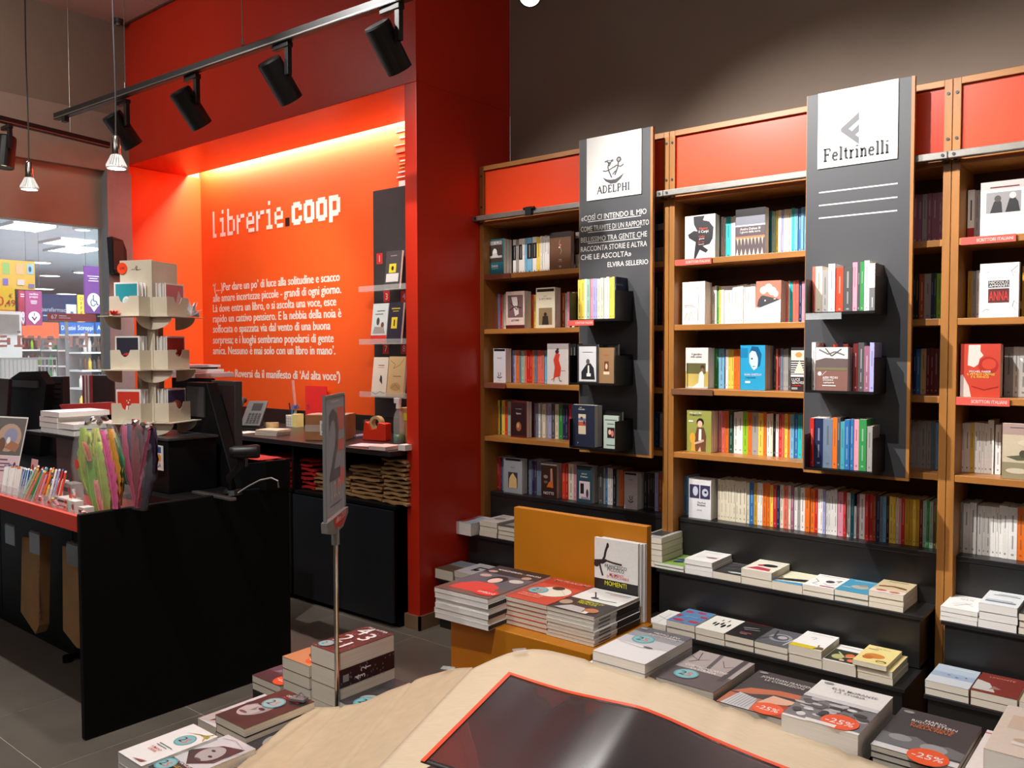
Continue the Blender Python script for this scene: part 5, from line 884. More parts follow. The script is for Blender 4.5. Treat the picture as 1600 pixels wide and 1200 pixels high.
part(t, 'foot', MB().cyl((-4.127, 1.70, 0), (-4.127, 1.70, .03), .022).box(-4.14, -4.115, 1.69, 1.75, .01, .03), m_blackm)
part(t, 'worktop', bx(-6.1, -3.256, 1.803, 2.31, .815, .845), m_blackm, bevel=.002)
part(t, 'worktop_support', bx(-6.1, -3.256, 1.81, 2.28, .790, .8145), m_blackm)
for px in (18, 41, 104): 
    p = P(px, 838, Y=1.73); part(t, 'hook', MB().cyl((p.x, 1.735, .742), (p.x, 1.55, .742), .004, n=8), m_bmetal)
def hung_bag(pts, Y, d, label, print_=None):
    q = [P(x, y, Y=Y) for x, y in pts]
    mb = MB().prism([(a.x, a.z) for a in q], lambda a, b, dd: (a, Y+dd, b), 0, d)
    o = mb.obj('paper_bag', m_kraft, bevel=.003); tag(o, label, 'paper bag', 'paper bags hanging under the counter')
    mb = MB()
    for k in range(2): mb.tube([(q[0].x+.02+.05*k, Y+d/2, q[0].z-.01), (q[0].x+.025+.05*k, Y+d/2, q[0].z+.02), (q[0].x+.045+.05*k, Y+d/2, q[0].z+.02), (q[0].x+.05+.05*k, Y+d/2, q[0].z-.01)], .003, n=6)
    h = mb.obj('handle', m_kraft, o)
    if print_:
        mb = MB()
        for k in range(9): mb.quad((q[1].x-.028, Y-.0006, q[0].z-.12-.03*k), (q[1].x-.016, Y-.0006, q[0].z-.12-.03*k), (q[1].x-.016, Y-.0006, q[0].z-.102-.03*k), (q[1].x-.028, Y-.0006, q[0].z-.102-.03*k), col((150, 70, 50)))
        mb.obj('print', m_ink, o)
hung_bag([(34, 838), (62, 843), (60, 978), (55, 991), (32, 956)], 1.60, .05, 'hanging brown paper bag with pointed lower corner under the counter', True)
hung_bag([(97, 853), (130, 860), (130, 1016), (119, 1012), (98, 985)], 1.60, .06, 'brown paper bag hanging beside the black end panel')
0 and hung_bag([(62, 846), (68, 847), (68, 975), (61, 990)], 1.66, .03, 'dark edge on paper bag hanging right behind the pointed one')
for i, (x0, y0, x1, y1) in enumerate(((9, 824, 23, 848), (47, 836, 62, 862), (105, 854, 122, 881))):
    a = P(x0, y1, Y=1.545); b = P(x1, y0, Y=1.545)
    o = bx(a.x, b.x, 1.543, 1.546, a.z, b.z).obj('price_holder', mat('smoky_plastic', (128, 132, 138), .2, alpha=.75, noise=.03)); tag(o, 'grey plastic price holder on a hook, %s from the end panel' % ordn(3-i), 'price holder')
    MB().cyl((a.x, 1.55, b.z+.003), (b.x, 1.55, b.z+.003), .004, n=8).obj('clip', m_steel, o)

# pens and small goods in the tray
def acrylic(px0, px1, Yc, h, label):
    a = P(px0, 770, Y=Yc); b = P(px1, 770, Y=Yc); z = .8035
    o = bx(a.x, b.x, Yc-.002, Yc, z, z+h).box(a.x, b.x, Yc+.07, Yc+.072, z, z+h*1.3).box(a.x, a.x+.002, Yc, Yc+.07, z, z+h*1.1).box(b.x-.002, b.x, Yc, Yc+.07, z, z+h*1.1).box(a.x, b.x, Yc, Yc+.07, z, z+.002).obj('acrylic_box', m_plast)
    return tag(o, label, 'container')
acrylic(-6, 27, 1.44, .07, 'clear acrylic box of white pens in the tray'); acrylic(28, 60, 1.43, .06, 'clear acrylic box of pencils in the tray')
def pen(px0, py0, px1, py1, Y0, c, c2, label, r=.0048):
    a = P(px0, py0, Y=Y0); b = P(px1, py1, Y=Y0+.05); a.z = max(a.z, .8095)
    b = a+(b-a).normalized()*.142; d = (b-a)
    o = MB().cyl(a+d*.1, b, r, n=8).obj('pen', mat('pen_'+c, c, .3, noise=.03), smooth=False); tag(o, label, 'pen', 'loose %s pens in the counter tray' % NAMES[c])
    MB().cyl(a, a+d*.1, r*.3, r, n=8).obj('tip', mat('pen_'+c2, c2, .3, noise=.03), o)
    MB().cyl(b, b+d*.06, r*1.15, r*.9, n=8).obj('button', mat('pen_'+c2, c2, .3, noise=.03), o)
    MB().box(-r*.4, r*.4, -r*1.9, -r*1.1, 0, .035).obj('clip', mat('pen_'+c2, c2, .3, noise=.03), o).matrix_local = Matrix.Translation(a+d*.7) @ d.to_track_quat('Z', 'Y').to_matrix().to_4x4()
for k in range(11): pen(2+k*2.3, 778+k, 12+k*2.6, 705+random.uniform(-4, 4), 1.445+.006*(k % 4), 'w', random.choice('wob'), 'white ballpoint pen in the acrylic box at the photo edge')
for k in range(7): pen(20+k*4, 776+k*1.5, 30+k*3.6, 738+random.uniform(-3, 3), 1.50+.006*(k % 3), 'B' if k % 2 else 'b', 'w', ('navy' if k % 2 else 'blue')+' pen standing behind the white pens in the tray')
for k in range(8): pen(32+k*4, 782+k*1.6, 50+k*4, 742+random.uniform(-6, 6), 1.44+.007*(k % 4), 'aTsegspo'[k], 'wyrb'[k % 4], '%s pencil in the second acrylic box' % NAMES['aTsegspo'[k]])
for k in range(10): pen(46+k*5, 776+k*2, 58+k*5, 738+random.uniform(-5, 5), 1.53+.01*(k % 3), 'rwbeoywvrx'[k], 'wrwbwrwwbw'[k], '%s capped pen in the mixed row near the riser' % NAMES['rwbeoywvrx'[k]])
def gadget(px, py, Y, w_, d, h, c, label, items=None, rz=0.):
    p = P(px, py, Y=Y); z = .8036
    o = MB().box(0, w_, 0, d, 0, h).obj('gadget_box', mat('gadget_'+c, c, .4, noise=.05), bevel=.001); o.matrix_world = Matrix.Translation((p.x, Y, z)) @ Matrix.Rotation(rz, 4, 'Z'); tag(o, label, 'box')
    art(items or [('r', .1, .6, .6, .8, 'G'), ('r', .1, .2, .8, .3, 'g'), ('e', .75, .7, .12, .16, 'r')], w_, h, lambda x, y, z: (x, -z, y)).obj('print', m_ink, o)
gadget(76, 765, 1.62, .10, .05, .075, 'w', 'white gadget box with small red dot behind the pens'); gadget(98, 770, 1.58, .09, .05, .09, 'g', 'grey printed gadget box next to the green feather bag')
gadget(106, 790, 1.44, .06, .035, .075, 'w', 'narrow white box behind the orange sticker pack'); gadget(122, 800, 1.44, .05, .04, .06, 'w', 'small white box at the end panel corner')
gadget(88, 770, 1.52, .12, .05, .045, 'w', 'flat white box with dark print amid the tray')
def sticker_pack(px, py, Y, label, h=.075, w_=.055):
    p = P(px, py, Y=Y); rows = []
    for j in range(7):
        v = j/6; ww = w_/2*(1-.35*v**2); rows.append([(p.x+math.cos(a/10*2*math.pi)*ww*(1+.06*math.sin(a*3+j)), Y+math.sin(a/10*2*math.pi)*.016*(1-.7*v), .804+h*v) for a in range(11)])
    o = MB().grid(rows).obj('gift_pack', m_film, smooth=True); tag(o, label, 'packet')
    mb = MB(); r = random.Random(label)
    for k in range(9): mb.cyl((p.x+r.uniform(-.4, .4)*w_, Y+r.uniform(-.008, .008), .806+r.random()*h*.5), (p.x+r.uniform(-.3, .3)*w_, Y+r.uniform(-.008, .008), .81+h*r.uniform(.4, .85)), .006, n=6, c=col(r.choice('sTgwyap')))
    mb.obj('contents', m_print, o)
    MB().cyl((p.x+.005, Y-.021, .804+h*.55), (p.x+.005, Y-.0195, .804+h*.55), .013, n=18).obj('price_sticker', mat('orange_price_sticker', (240, 76, 36), .4, noise=.02), o)
sticker_pack(63, 785, 1.44, 'cellophane packet with orange sticker, first along the rim from the pens'); sticker_pack(84, 790, 1.45, 'cellophane packet with orange sticker in the middle of the rim', .08, .07)
sticker_pack(109, 798, 1.44, 'cellophane packet with orange sticker in front of the narrow box', .08, .05); sticker_pack(132, 803, 1.44, 'small packet with orange sticker against the end panel', .05, .045)
sticker_pack(70, 765, 1.56, 'tall packet with orange sticker behind the others', .11, .04); sticker_pack(117, 770, 1.56, 'packet with orange sticker beside the black riser', .09, .05)

# feather bags
def feather_bag(prof, Y, label, feathers, ribbon=None):
    rows = []
    c0 = P(sum(prof[-1][1:])/2, prof[-1][0], Y=Y)
    t = thing('feather_bag', label, 'gift bag', (c0.x, Y, .8036))
    for (py, xa, xb, dd) in prof:
        a = P(xa, py, Y=Y); b = P(xb, py, Y=Y); cx = (a.x+b.x)/2; rx = (b.x-a.x)/2; z = max(a.z, .805)
        rows.append([(cx+math.cos(k/18*2*math.pi)*rx*(1+.05*math.sin(k*2.3+py*.2)), Y+math.sin(k/18*2*math.pi)*dd*(1+.08*math.sin(k*1.7+py*.3)), z) for k in range(19)])
    part(t, 'cellophane', MB().grid(rows), m_film, smooth=True)
    for (pp, wd, c, yo) in [(pp, wd*1.9, c, yo) for pp, wd, c, yo in feathers]+[([(x+5, y) for x, y in pp], wd*1.6, tuple(min(255, v+30) for v in c), yo*.5+.012) for pp, wd, c, yo in feathers]:
        q = [P(x, y, Y=Y+yo) for x, y in pp]; n = 14; cen = []
        for i in range(n+1):
            s = i/n*(len(q)-1); k = min(int(s), len(q)-2); cen.append(q[k].lerp(q[k+1], s-k))
        mb = MB(); L_, R_ = [], []
        for i, p in enumerate(cen):
            v = i/n; ww = wd*math.sin(math.pi*min(1, max(.04, v*.92+.06)))**.6*(1+.18*math.sin(i*2.9+wd*900)); L_.append((p.x-ww, p.y+.004, max(p.z, .81))); R_.append((p.x+ww, p.y+.004, max(p.z, .81)))
        C_ = [(p.x, p.y-.006, max(p.z, .81)) for p in cen]
        mb.grid([L_, C_, R_]); o = part(t, 'feather', mb, mat('feather_'+'_'.join(map(str, c)), c, .7, noise=.25, nscale=30, stretch=(6, 6, 1), bump=.4, bscale=60), smooth=True)
        m2 = MB().tube(C_[::3], .0012, n=5); m2.obj('quill', mat('feather_'+'_'.join(map(str, c)), c), o)
    if ribbon:
        mb = MB()
        for (x, y) in ribbon: p = P(x, y, Y=Y-.02); mb.lathe([(.001, .018), (.012, .006), (.009, -.008), (.001, -.016)], p, (random.uniform(-1, 1), -1, random.uniform(-1, 1)), n=7)
        part(t, 'ribbon', mb, m_chrome)
    return t
t = feather_bag([(652, 136, 168, .02), (662, 124, 180, .03), (690, 117, 186, .045), (725, 115, 188, .05), (760, 122, 188, .05), (785, 130, 186, .045), (806, 136, 180, .035)], 1.54, 'cellophane bag of lime, yellow and pink feathers in the tray',
    [([(150, 795), (128, 740), (127, 668)], .028, (176, 208, 66), .0), ([(155, 795), (138, 735), (133, 675)], .03, (206, 220, 84), -.01), ([(160, 798), (150, 735), (146, 668)], .03, (226, 226, 110), .01), ([(150, 800), (142, 760), (136, 700)], .025, (140, 200, 70), -.02), ([(165, 800), (160, 750), (150, 690)], .028, (190, 214, 90), -.012),
     ([(180, 795), (172, 735), (158, 672)], .02, (240, 110, 160), -.03), ([(182, 790), (180, 730), (170, 670)], .018, (232, 160, 60), -.02), ([(185, 770), (184, 720), (174, 676)], .016, (60, 120, 70), .0), ([(140, 720), (134, 700), (130, 690)], .012, (214, 120, 90), -.03), ([(158, 800), (152, 775), (148, 750)], .014, (226, 140, 130), -.04)], [(138, 660), (146, 655), (156, 660), (164, 654)])
p = P(120, 725, Y=1.487); part(t, 'price_sticker', MB().cyl((p.x, 1.486, p.z), (p.x, 1.4875, p.z), .021, n=20), mat('orange_price_sticker', (240, 76, 36)))
feather_bag([(655, 196, 232, .02), (666, 190, 240, .03), (700, 187, 244, .04), (735, 188, 243, .04), (762, 196, 236, .03), (792, 204, 230, .02)], 1.60, 'cellophane bag of dark red and purple feathers behind the end panel',
    [([(212, 790), (196, 720), (192, 665)], .014, (206, 60, 110), -.01), ([(214, 790), (204, 720), (200, 662)], .016, (60, 40, 90), .01), ([(216, 792), (210, 720), (208, 655)], .02, (150, 24, 40), -.015), ([(218, 792), (218, 720), (216, 665)], .02, (120, 22, 40), 0), ([(220, 792), (226, 720), (226, 662)], .022, (70, 26, 44), .01), ([(222, 792), (234, 725), (236, 668)], .02, (50, 30, 60), -.01), ([(212, 794), (222, 730), (234, 672)], .005, (226, 120, 150), -.03)], [(212, 660), (224, 663), (232, 668)])
a = P(192, 800, Y=1.64); 
o = bx(a.x, a.x+.14, 1.555, 1.557, .8036, .90).box(a.x, a.x+.14, 1.645, 1.647, .8036, .92).box(a.x, a.x+.003, 1.557, 1.645, .8036, .90).box(a.x+.137, a.x+.14, 1.557, 1.645, .8036, .90).obj('acrylic_holder', m_plast); tag(o, 'clear acrylic holder around the dark red feather bag', 'container')

# riser, books on it, photo card
zr = P(60, 674, Y=1.72).z
ra, rb = P(44, 676, Y=1.72).x, P(132, 690, Y=1.72).x
t = thing('riser', 'black riser box on the counter carrying white books', 'riser', ((ra+rb)/2, 1.8, .8455))
part(t, 'top', bx(ra, rb+.03, 1.70, 2.0, zr-.014, zr), m_blackm, bevel=.001); part(t, 'body', bx(P(83, 700, Y=1.72).x, rb, 1.815, 1.99, .8455, zr-.0145), m_blackm); part(t, 'front_plate', bx(P(83, 700, Y=1.72).x, rb, 1.735, 1.755, .8036, zr-.0145), m_char)
for k, (px, w_, dz, c) in enumerate(((64, .19, 0, 'w'), (62, .2, .025, 'w'), (62, .2, .052, 'c'), (80, .2, 0, 'w'), (80, .2, .03, 'w'), (64, .21, .079, 'w'))):
    if k in (3, 4): x_ = P(64, 670, Y=1.72).x+.205; Yq = 1.715
    else: x_ = P(px, 670, Y=1.72).x; Yq = 1.72
    book('white thick paperback on the black riser, %s' % ['bottom left copy', 'second left copy', 'third left copy with cream edge', 'bottom right copy', 'upper right copy', 'topmost one'][k], w_ if k not in (3, 4) else .17, .24, .024, m_flat(x_, Yq, zr+.0006+dz, 0), c, None, pages=m_pageS, group='white paperbacks on the riser')
x0 = P(120, 645, Y=1.8).x; book('glossy paperback with silver picture atop the riser, nearest the card rack', .14, .2, .02, m_flat(x0, 1.80, zr+.081+.024, .0), (190, 190, 196), [('e', .6, .5, .2, .12, (180, 60, 50)), ('r', .1, .1, .4, .8, (120, 120, 130))], pages=m_pageS) if 0 else None
a = P(2, 735, Y=1.60); b = P(48, 652, Y=1.66); t = thing('photo_card', 'white framed leaflet with photo of shiny wrapped gifts', 'leaflet', (a.x+.08, 1.6, .8036))
Wc = .15; Hc = b.z-.806+.01; ml = Matrix.Translation((a.x, 1.52, .806)) @ Matrix.Rotation(.75, 4, 'Z') @ Matrix.Rotation(-.28, 4, 'X') @ Matrix(((1, .13, 0, 0), (0, 0, -1, 0), (0, 1, 0, 0), (0, 0, 0, 1)))
def lc(name, mb, m): o = mb.obj(name, m); o.matrix_world = ml; o.parent = t; o.matrix_parent_inverse = Matrix.Translation(t.location).inverted()
lc('card', MB().box(0, Wc, 0, Hc, -.003, 0), m_white)
lc('print', art([('r', .03, .02, .97, .44, (220, 196, 202)), ('r', .03, .45, .97, .98, (110, 104, 100)), ('e', .5, .7, .4, .2, (190, 160, 140)), ('e', .55, .72, .22, .12, (150, 150, 176)), ('e', .3, .6, .12, .1, (120, 90, 74)), ('e', .5, .66, .06, .05, 'w'), ('e', .2, .56, .05, .04, 'w'), ('p', [(.4, .56), (.8, .5), (.9, .6), (.6, .66)], (170, 120, 90)), ('r', .3, .38, .6, .4, (120, 90, 100)), ('r', .16, .33, .7, .345, (120, 90, 100)), ('r', .2, .28, .66, .295, (120, 90, 100)), ('r', .2, .23, .6, .245, (120, 90, 100)), ('e', .85, .26, .06, .1, (90, 70, 80))], Wc, Hc, lambda x, y, z: (x, y, z)), m_ink)
a = P(48, 730, Y=1.70); o = MB().box(0, .075, 0, .002, 0, .13).obj('pink_card', mat('pink_card', (232, 190, 186), .6, noise=.04)); o.matrix_world = Matrix.Translation((a.x, 1.69, .8036)) @ Matrix.Rotation(-.12, 4, 'X'); tag(o, 'plain pink card standing between the leaflet and the riser', 'card')
art([('e', .3, .5, .25, .3, (190, 70, 50))], .075, .13, lambda x, y, z: (x, -z, y)).obj('print', m_ink, o)

# till equipment on the worktop
def poly_box(name, label, cat, pts, Y, d, m, group=None, zmin=None, obj_=None, bevel=.004):
    q = [P(x, y, Y=Y) for x, y in pts]
    if zmin: q = [Vector((a.x, a.y, zmin if i in (len(q)-1, len(q)-2) else a.z)) for i, a in enumerate(q)]
    o = MB().prism([(a.x, a.z) for a in q], lambda a, b, dd: (a, Y+dd, b), 0, d).obj(name, m, obj_, bevel=bevel)
    if not obj_: tag(o, label, cat, group)
    return o, q
ZC = .8456
o, q = poly_box('till_monitor', 'black till monitor seen from behind with slanted edge', 'monitor', [(292, 597), (322, 598), (366, 690), (292, 690)], 2.12, .06, m_blackm, zmin=ZC)
MB().box(q[0].x+.01, q[1].x-.01, 2.112, 2.12, q[0].z-.16, q[0].z-.02).obj('vent_panel', m_dgray, o)
o, q = poly_box('till_monitor', 'dark brown till monitor beside the desk phone', 'monitor', [(330, 594), (367, 596), (367, 690), (330, 690)], 2.22, .04, m_dgray, zmin=ZC)
MB().box(q[0].x+.01, q[1].x-.01, 2.215, 2.22, q[1].z-.3, q[1].z-.02).obj('back_cover', mat('brown_black_plastic', (52, 36, 36), .4, noise=.05), o)
o, q = poly_box('receipt_printer', 'black till printer under the white forms', 'printer', [(268, 590), (332, 591), (332, 690), (268, 690)], 2.285, .015, m_blackm, zmin=ZC)
zp_ = max(a.z for a in q)
for k, (xa, xb, th, c, l) in enumerate(((258, 366, .022, (226, 196, 196), 'pinkish form block lowest in the pile above the till'), (262, 350, .016, (238, 236, 234), 'white form block on the pink one above the till'), (262, 345, .012, (240, 240, 240), 'thin white form pad topmost above the till'))):
    a, b = P(xa, 580, Y=2.28), P(xb, 580, Y=2.46); z = zp_+.001+[0, .0235, .05][k]
    o = bx(a.x, b.x, 2.24, 2.46, z, z+th).obj('form_block', mat('form_%d' % k, c, .6, noise=.05), bevel=.001); tag(o, l, 'paper', 'form blocks above the till')
    if k == 2: bx(a.x, b.x-.02, 2.245, 2.455, z-.0105, z-.0005).obj('dark_backing', m_dgray, o)
o, q = poly_box('till_monitor', 'black monitor at the far end of the counter', 'monitor', [(52, 588), (98, 588), (100, 668), (52, 668)], 2.15, .04, mat('brown_black_plastic', (52, 36, 36)), zmin=ZC)
mb = MB()
for k in range(5): mb.box(q[1].x-.12, q[1].x-.03, 2.147, 2.15, q[0].z-.04-.03*k, q[0].z-.035-.03*k)
mb.obj('vent_slot', m_blackm, o)
o, q = poly_box('till_monitor', 'slanted black touch till with grey top at the photo edge', 'monitor', [(14, 592), (30, 581), (60, 580), (72, 600), (60, 672), (-12, 672)], 2.05, .05, m_blackm, zmin=ZC)
MB().box(q[0].x+.03, q[2].x, 2.04, 2.05, q[0].z-.045, q[0].z-.005).obj('badge_panel', m_dgray, o)
o, q = poly_box('display_card', 'dark leaning board at the left photo edge behind the leaflet', 'board', [(-10, 590), (14, 592), (4, 626), (-14, 690)], 1.95, .02, mat('brown_black_plastic', (52, 36, 36)), zmin=ZC)
o, q = poly_box('red_tray', 'red slanted tray behind the white books', 'tray', [(92, 632), (176, 628), (176, 648), (100, 648)], 2.06, .2, mat('red_plastic', (206, 44, 34), .4, noise=.04), bevel=.002)
bx(q[0].x+.03, q[1].x-.02, 2.1, 2.22, ZC, min(a.z for a in q)-.0005).obj('stand', m_blackm, o)
o, q = poly_box('folder_file', 'upright red and white striped file behind the red tray', 'file', [(128, 586), (142, 586), (142, 634), (128, 634)], 2.27, .02, mat('red_file', (160, 60, 66), .5, noise=.05), zmin=ZC)
for k in (.28, .62): bx(q[0].x+(q[1].x-q[0].x)*k, q[0].x+(q[1].x-q[0].x)*(k+.16), 2.2685, 2.27, ZC, q[0].z-.002).obj('white_stripe', m_white, o)
o, q = poly_box('black_divider', 'brown black upright divider beside the striped file', 'board', [(143, 586), (176, 586), (176, 634), (143, 634)], 2.28, .015, mat('brown_black_plastic', (52, 36, 36)), zmin=ZC)
o, q = poly_box('till_box', 'black till box behind the scanner', 'till', [(368, 726), (415, 721), (415, 770), (368, 770)], 2.16, .13, m_blackm, zmin=ZC)
MB().quad(*[(x, y, max(a.z for a in q)+.001) for x, y in ((q[0].x, 2.16), (q[1].x-.05, 2.16), (q[1].x-.05, 2.28), (q[0].x, 2.28))]).obj('red_cover', m_redpap, o)
pc = P(382, 706, Y=2.03); hp = P(352, 764, Y=2.03)
t = thing('barcode_scanner', 'black barcode scanner in its stand at the end of the counter', 'scanner', (P(362, 775, Y=2.03).x, 2.03, ZC))
bxx = t.location.x
part(t, 'head', MB().lathe([(.001, -.062), (.02, -.06), (.028, -.04), (.028, .02), (.03, .05), (.026, .062), (.001, .063)], pc, (.6, .8, .02), n=14), m_lamp, smooth=True)
part(t, 'grip', MB().tube([pc+Vector((-.03, 0, -.01)), pc+Vector((-.045, .005, -.07)), (bxx-.02, 2.035, ZC+.07), (bxx-.005, 2.035, ZC+.02)], .018, n=12), m_lamp, smooth=True)
part(t, 'stand_base', MB().cyl((bxx, 2.035, ZC), (bxx, 2.035, ZC+.02), .045, .035), m_lamp)
part(t, 'trigger', MB().box(pc.x+.02, pc.x+.026, 2.02, 2.03, pc.z-.06, pc.z-.025), m_dgray)
p0 = [P(*q_, Y=2.0) for q_ in ((372, 770), (385, 760), (400, 751), (414, 748), (421, 753), (419, 764))]
cb = MB().tube([Vector((a.x, 2.0+.01*i, max(a.z, ZC+.004))) for i, a in enumerate(p0)], .0032).obj('scanner_cable', m_wcord); tag(cb, 'pale grey cable looping beside the scanner', 'cable')
a, b = P(306, 775, Y=1.95), P(366, 768, Y=1.95); o = bx(a.x, b.x, 1.93, 1.96, ZC, ZC+.012).obj('keyboard', m_steel, bevel=.002); tag(o, 'thin silver bar lying on the worktop by the scanner', 'bar'); MB().box(a.x+.01, b.x-.01, 1.935, 1.955, ZC+.012, ZC+.013).obj('groove', m_dgray, o)

# black cabinet with payment card and the greeting card rack
rk = P(238, 500, Y=1.90)
t = thing('rack_cabinet', 'black box cabinet under the greeting card rack', 'cabinet', (-3.66, 1.99, ZC))
part(t, 'body', bx(-3.84, -3.46, 1.86, 2.09, ZC, 1.075), m_blackm, bevel=.003); part(t, 'top', bx(-3.85, -3.45, 1.855, 2.095, 1.0755, 1.087), m_dgray, bevel=.002)
a = P(240, 733, Y=1.85); b = P(254, 697, Y=1.85)
o = bx(a.x, b.x, 1.849, 1.853, a.z, b.z).obj('payment_sign', m_white); tag(o, 'small white payment card sign reading visa', 'sign')
art([('r', .15, .7, .85, .95, (40, 80, 150)), ('e', .38, .5, .24, .16, (206, 60, 40)), ('e', .62, .5, .24, .16, (230, 150, 50)), ('t', 'VISA', .5, .12, .18, (30, 40, 90), 'c', .84)], b.x-a.x, b.z-a.z, lambda x, y, z: (a.x+x, 1.849-z, a.z+y)).obj('print', m_ink, o)

ZR0 = 1.0875; hz = P(238, 407, Y=1.92).z
cx, cy = P(240, 550, Y=1.90).x, 1.90
e1 = Vector((-.910, -.414, 0)); e2 = Vector((-.414, .910, 0))
t = thing('card_rack', 'beige spinning greeting card rack on the black cabinet', 'card rack', (cx, cy, ZR0))
fl = lambda u, d, z: Vector((cx, cy, z))+e1*u-e2*d        # left face: u along it, d outward
fr_ = lambda u, d, z: Vector((cx, cy, z))+e2*u-e1*d       # right face
def rbox(mb, fn, u0, u1, d0, d1, z0, z1):
    v = [fn(u, d, z) for z in (z0, z1) for d in (d0, d1) for u in (u0, u1)]
    mb.add(v, [(0, 2, 3, 1), (4, 5, 7, 6), (0, 1, 5, 4), (2, 6, 7, 3), (0, 4, 6, 2), (1, 3, 7, 5)]); return mb
part(t, 'column', rbox(rbox(rbox(MB(), fl, 0, .17, -.004, 0, 1.62, hz), fr_, 0, .17, -.004, 0, 1.62, hz-.004), fl, .0, .17, -.174, -.17, 1.62, hz-.004), m_beigec)
mb = rbox(rbox(MB(), fl, -.006, .03, -.006, 0, ZR0, 1.62), fr_, 0, .034, -.004, 0, ZR0, 1.62)
part(t, 'post', mb, m_beigec)
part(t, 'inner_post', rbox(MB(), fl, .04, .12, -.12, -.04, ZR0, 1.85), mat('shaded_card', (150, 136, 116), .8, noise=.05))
TZ = [(1.632, 1.40), (1.395, 1.2), (1.17, 1.0)]
zt_ = [P(236, y, Y=1.85).z for y in (493, 578, 662)]
cards_l = [((50, 150, 160), [('r', .06, .0, .94, .95, (50, 150, 160)), ('e', .5, .42, .16, .16, 'w'), ('e', .42, .28, .08, .05, 'w'), ('e', .6, .26, .09, .06, 'w'), ('e', .5, .42, .1, .1, (200, 214, 214))]),
           ((60, 60, 74), [('r', .06, 0, .94, .95, (56, 54, 66)), ('e', .5, .3, .26, .2, (190, 60, 66)), ('e', .4, .34, .1, .1, (90, 40, 50)), ('e', .6, .3, .1, .1, (220, 110, 100))]),
           ((210, 60, 44), [('r', .05, 0, .95, .93, (212, 60, 44)), ('p', [(.42, .2), (.5, .5), (.42, .52), (.34, .3)], 'w'), ('p', [(.56, .2), (.62, .5), (.54, .52), (.5, .3)], 'w'), ('e', .5, .6, .03, .03, 'w'), ('e', .44, .66, .02, .02, 'w'), ('e', .56, .68, .02, .02, 'w')])]
cards_r = [((220, 130, 130), [('r', .04, 0, .96, .95, (206, 120, 124)), ('p', [(.5, .2), (.8, .25), (.85, .6), (.7, .8), (.58, .5)], (226, 190, 186))]), ((150, 40, 34), [('r', .04, 0, .96, .95, (150, 36, 30)), ('e', .4, .4, .1, .08, (230, 150, 120)), ('e', .6, .35, .1, .1, (220, 130, 110)), ('e', .5, .55, .06, .05, (226, 180, 150))]), ((60, 56, 96), [('r', .04, 0, .96, .95, (58, 54, 92)), ('e', .5, .45, .3, .2, (190, 100, 84))])]
MF = lambda fn, u, d, z, ax: None
for k in range(3):
    z = zt_[k]
    for side, fn, U0, U1, cds in ((0, fl, .015, .165, cards_l), (1, fr_, .0, .15, cards_r)):
        D = .075
        mb = MB(); sc = []
        for i in range(17):
            v = i/16; u = U0+(U1-U0)*v; dip = .032*max(0, math.cos((v-.5)*math.pi/.36))**.5 if abs(v-.5) < .18 else 0
            sc.append((u, z+.088-dip))
        for sgn_ in (0, 1):
            pass
        vv = [fn(u, D, z+.001) for u, h in sc]+[fn(u, D, h) for u, h in sc]+[fn(u, D-.002, z+.001) for u, h in sc]+[fn(u, D-.002, h) for u, h in sc]; n = 17
        ff = [(i, i+1, n+i+1, n+i) for i in range(n-1)]+[(2*n+i, 3*n+i, 3*n+i+1, 2*n+i+1) for i in range(n-1)]+[(n+i, n+i+1, 3*n+i+1, 3*n+i) for i in range(n-1)]
        mb.add(vv, ff); rbox(mb, fn, U0-.002, U0, .001, D, z+.001, z+.086); rbox(mb, fn, U1, U1+.002, .001, D, z+.001, z+.086)
        part(t, 'card_pocket', mb, m_beigec)
        mb = rbox(MB(), fn, U0-.03, U1+(.075 if side and k == 0 else .035), 0, D+.035, z-.003, z)
        part(t, 'ledge', mb, m_beigec)
        for uu in (U0-.012, U1+.004):
            mb = MB()
            arc = [(.0, 0), (D+.03, 0)]+[((D+.03)*math.cos(a), -.056*math.sin(a)) for a in [j/8*math.pi/2 for j in range(1, 9)]]
            mb.prism(arc, lambda a, b, d, uu=uu: fn(uu+d, a, z-.0035+b), 0, .003)
            part(t, 'bracket', mb, m_beigec)
        # greeting cards in the pocket
        for j in range(5):
            cc, it = cds[k]; d = .062-.012*j; h = .148-.004*(j % 2); u0 = U0+.008+[0, .004, -.003, .012, .002][j]*.5; W = U1-U0-.022
            front = j == 0
            bl, ul, nl = fn(u0, d, z+.0015), (fn(1, 0, 0)-fn(0, 0, 0)), (fn(0, 1, 0)-fn(0, 0, 0))
            if side == 0: bl = fn(u0+W, d, z+.0015); ul = -ul
            Mx_ = Matrix(((ul.x, 0, nl.x, bl.x), (ul.y, 0, nl.y, bl.y), (0, 1, 0, bl.z), (0, 0, 0, 1)))
            o = MB().box(0, W, 0, h, -.0035, 0, col('w') if not front else col('w')).obj('greeting_card', m_print); o.matrix_world = Mx_
            nm = ['teal card with a white rose', 'charcoal card with red flowers', 'red card with white champagne glasses', 'pink card with pale hand', 'dark red card with small flowers', 'indigo card with orange heart'][side*3+k]
            tag(o, nm+', front of its rack pocket' if front else 'white envelope edge, %s behind the %s' % (ordn(j), nm), 'card', None if front else 'envelopes behind the '+nm)
            if front: art(it, W, h, lambda x, y, z_: (x, y, z_)).obj('cover_print', m_ink, o)
bl = fl(.155, .001, hz-.035); MB_ = MB()
o = MB().cyl(bl, bl+(fl(0, 1, 0)-fl(0, 0, 0))*.003, .026, n=24).obj('price_sticker', mat('orange_price_sticker', (240, 76, 36))); tag(o, 'round orange price sticker on the top corner of the card rack', 'sticker')
nl = fl(0, 1, 0)-fl(0, 0, 0); ul = -e1
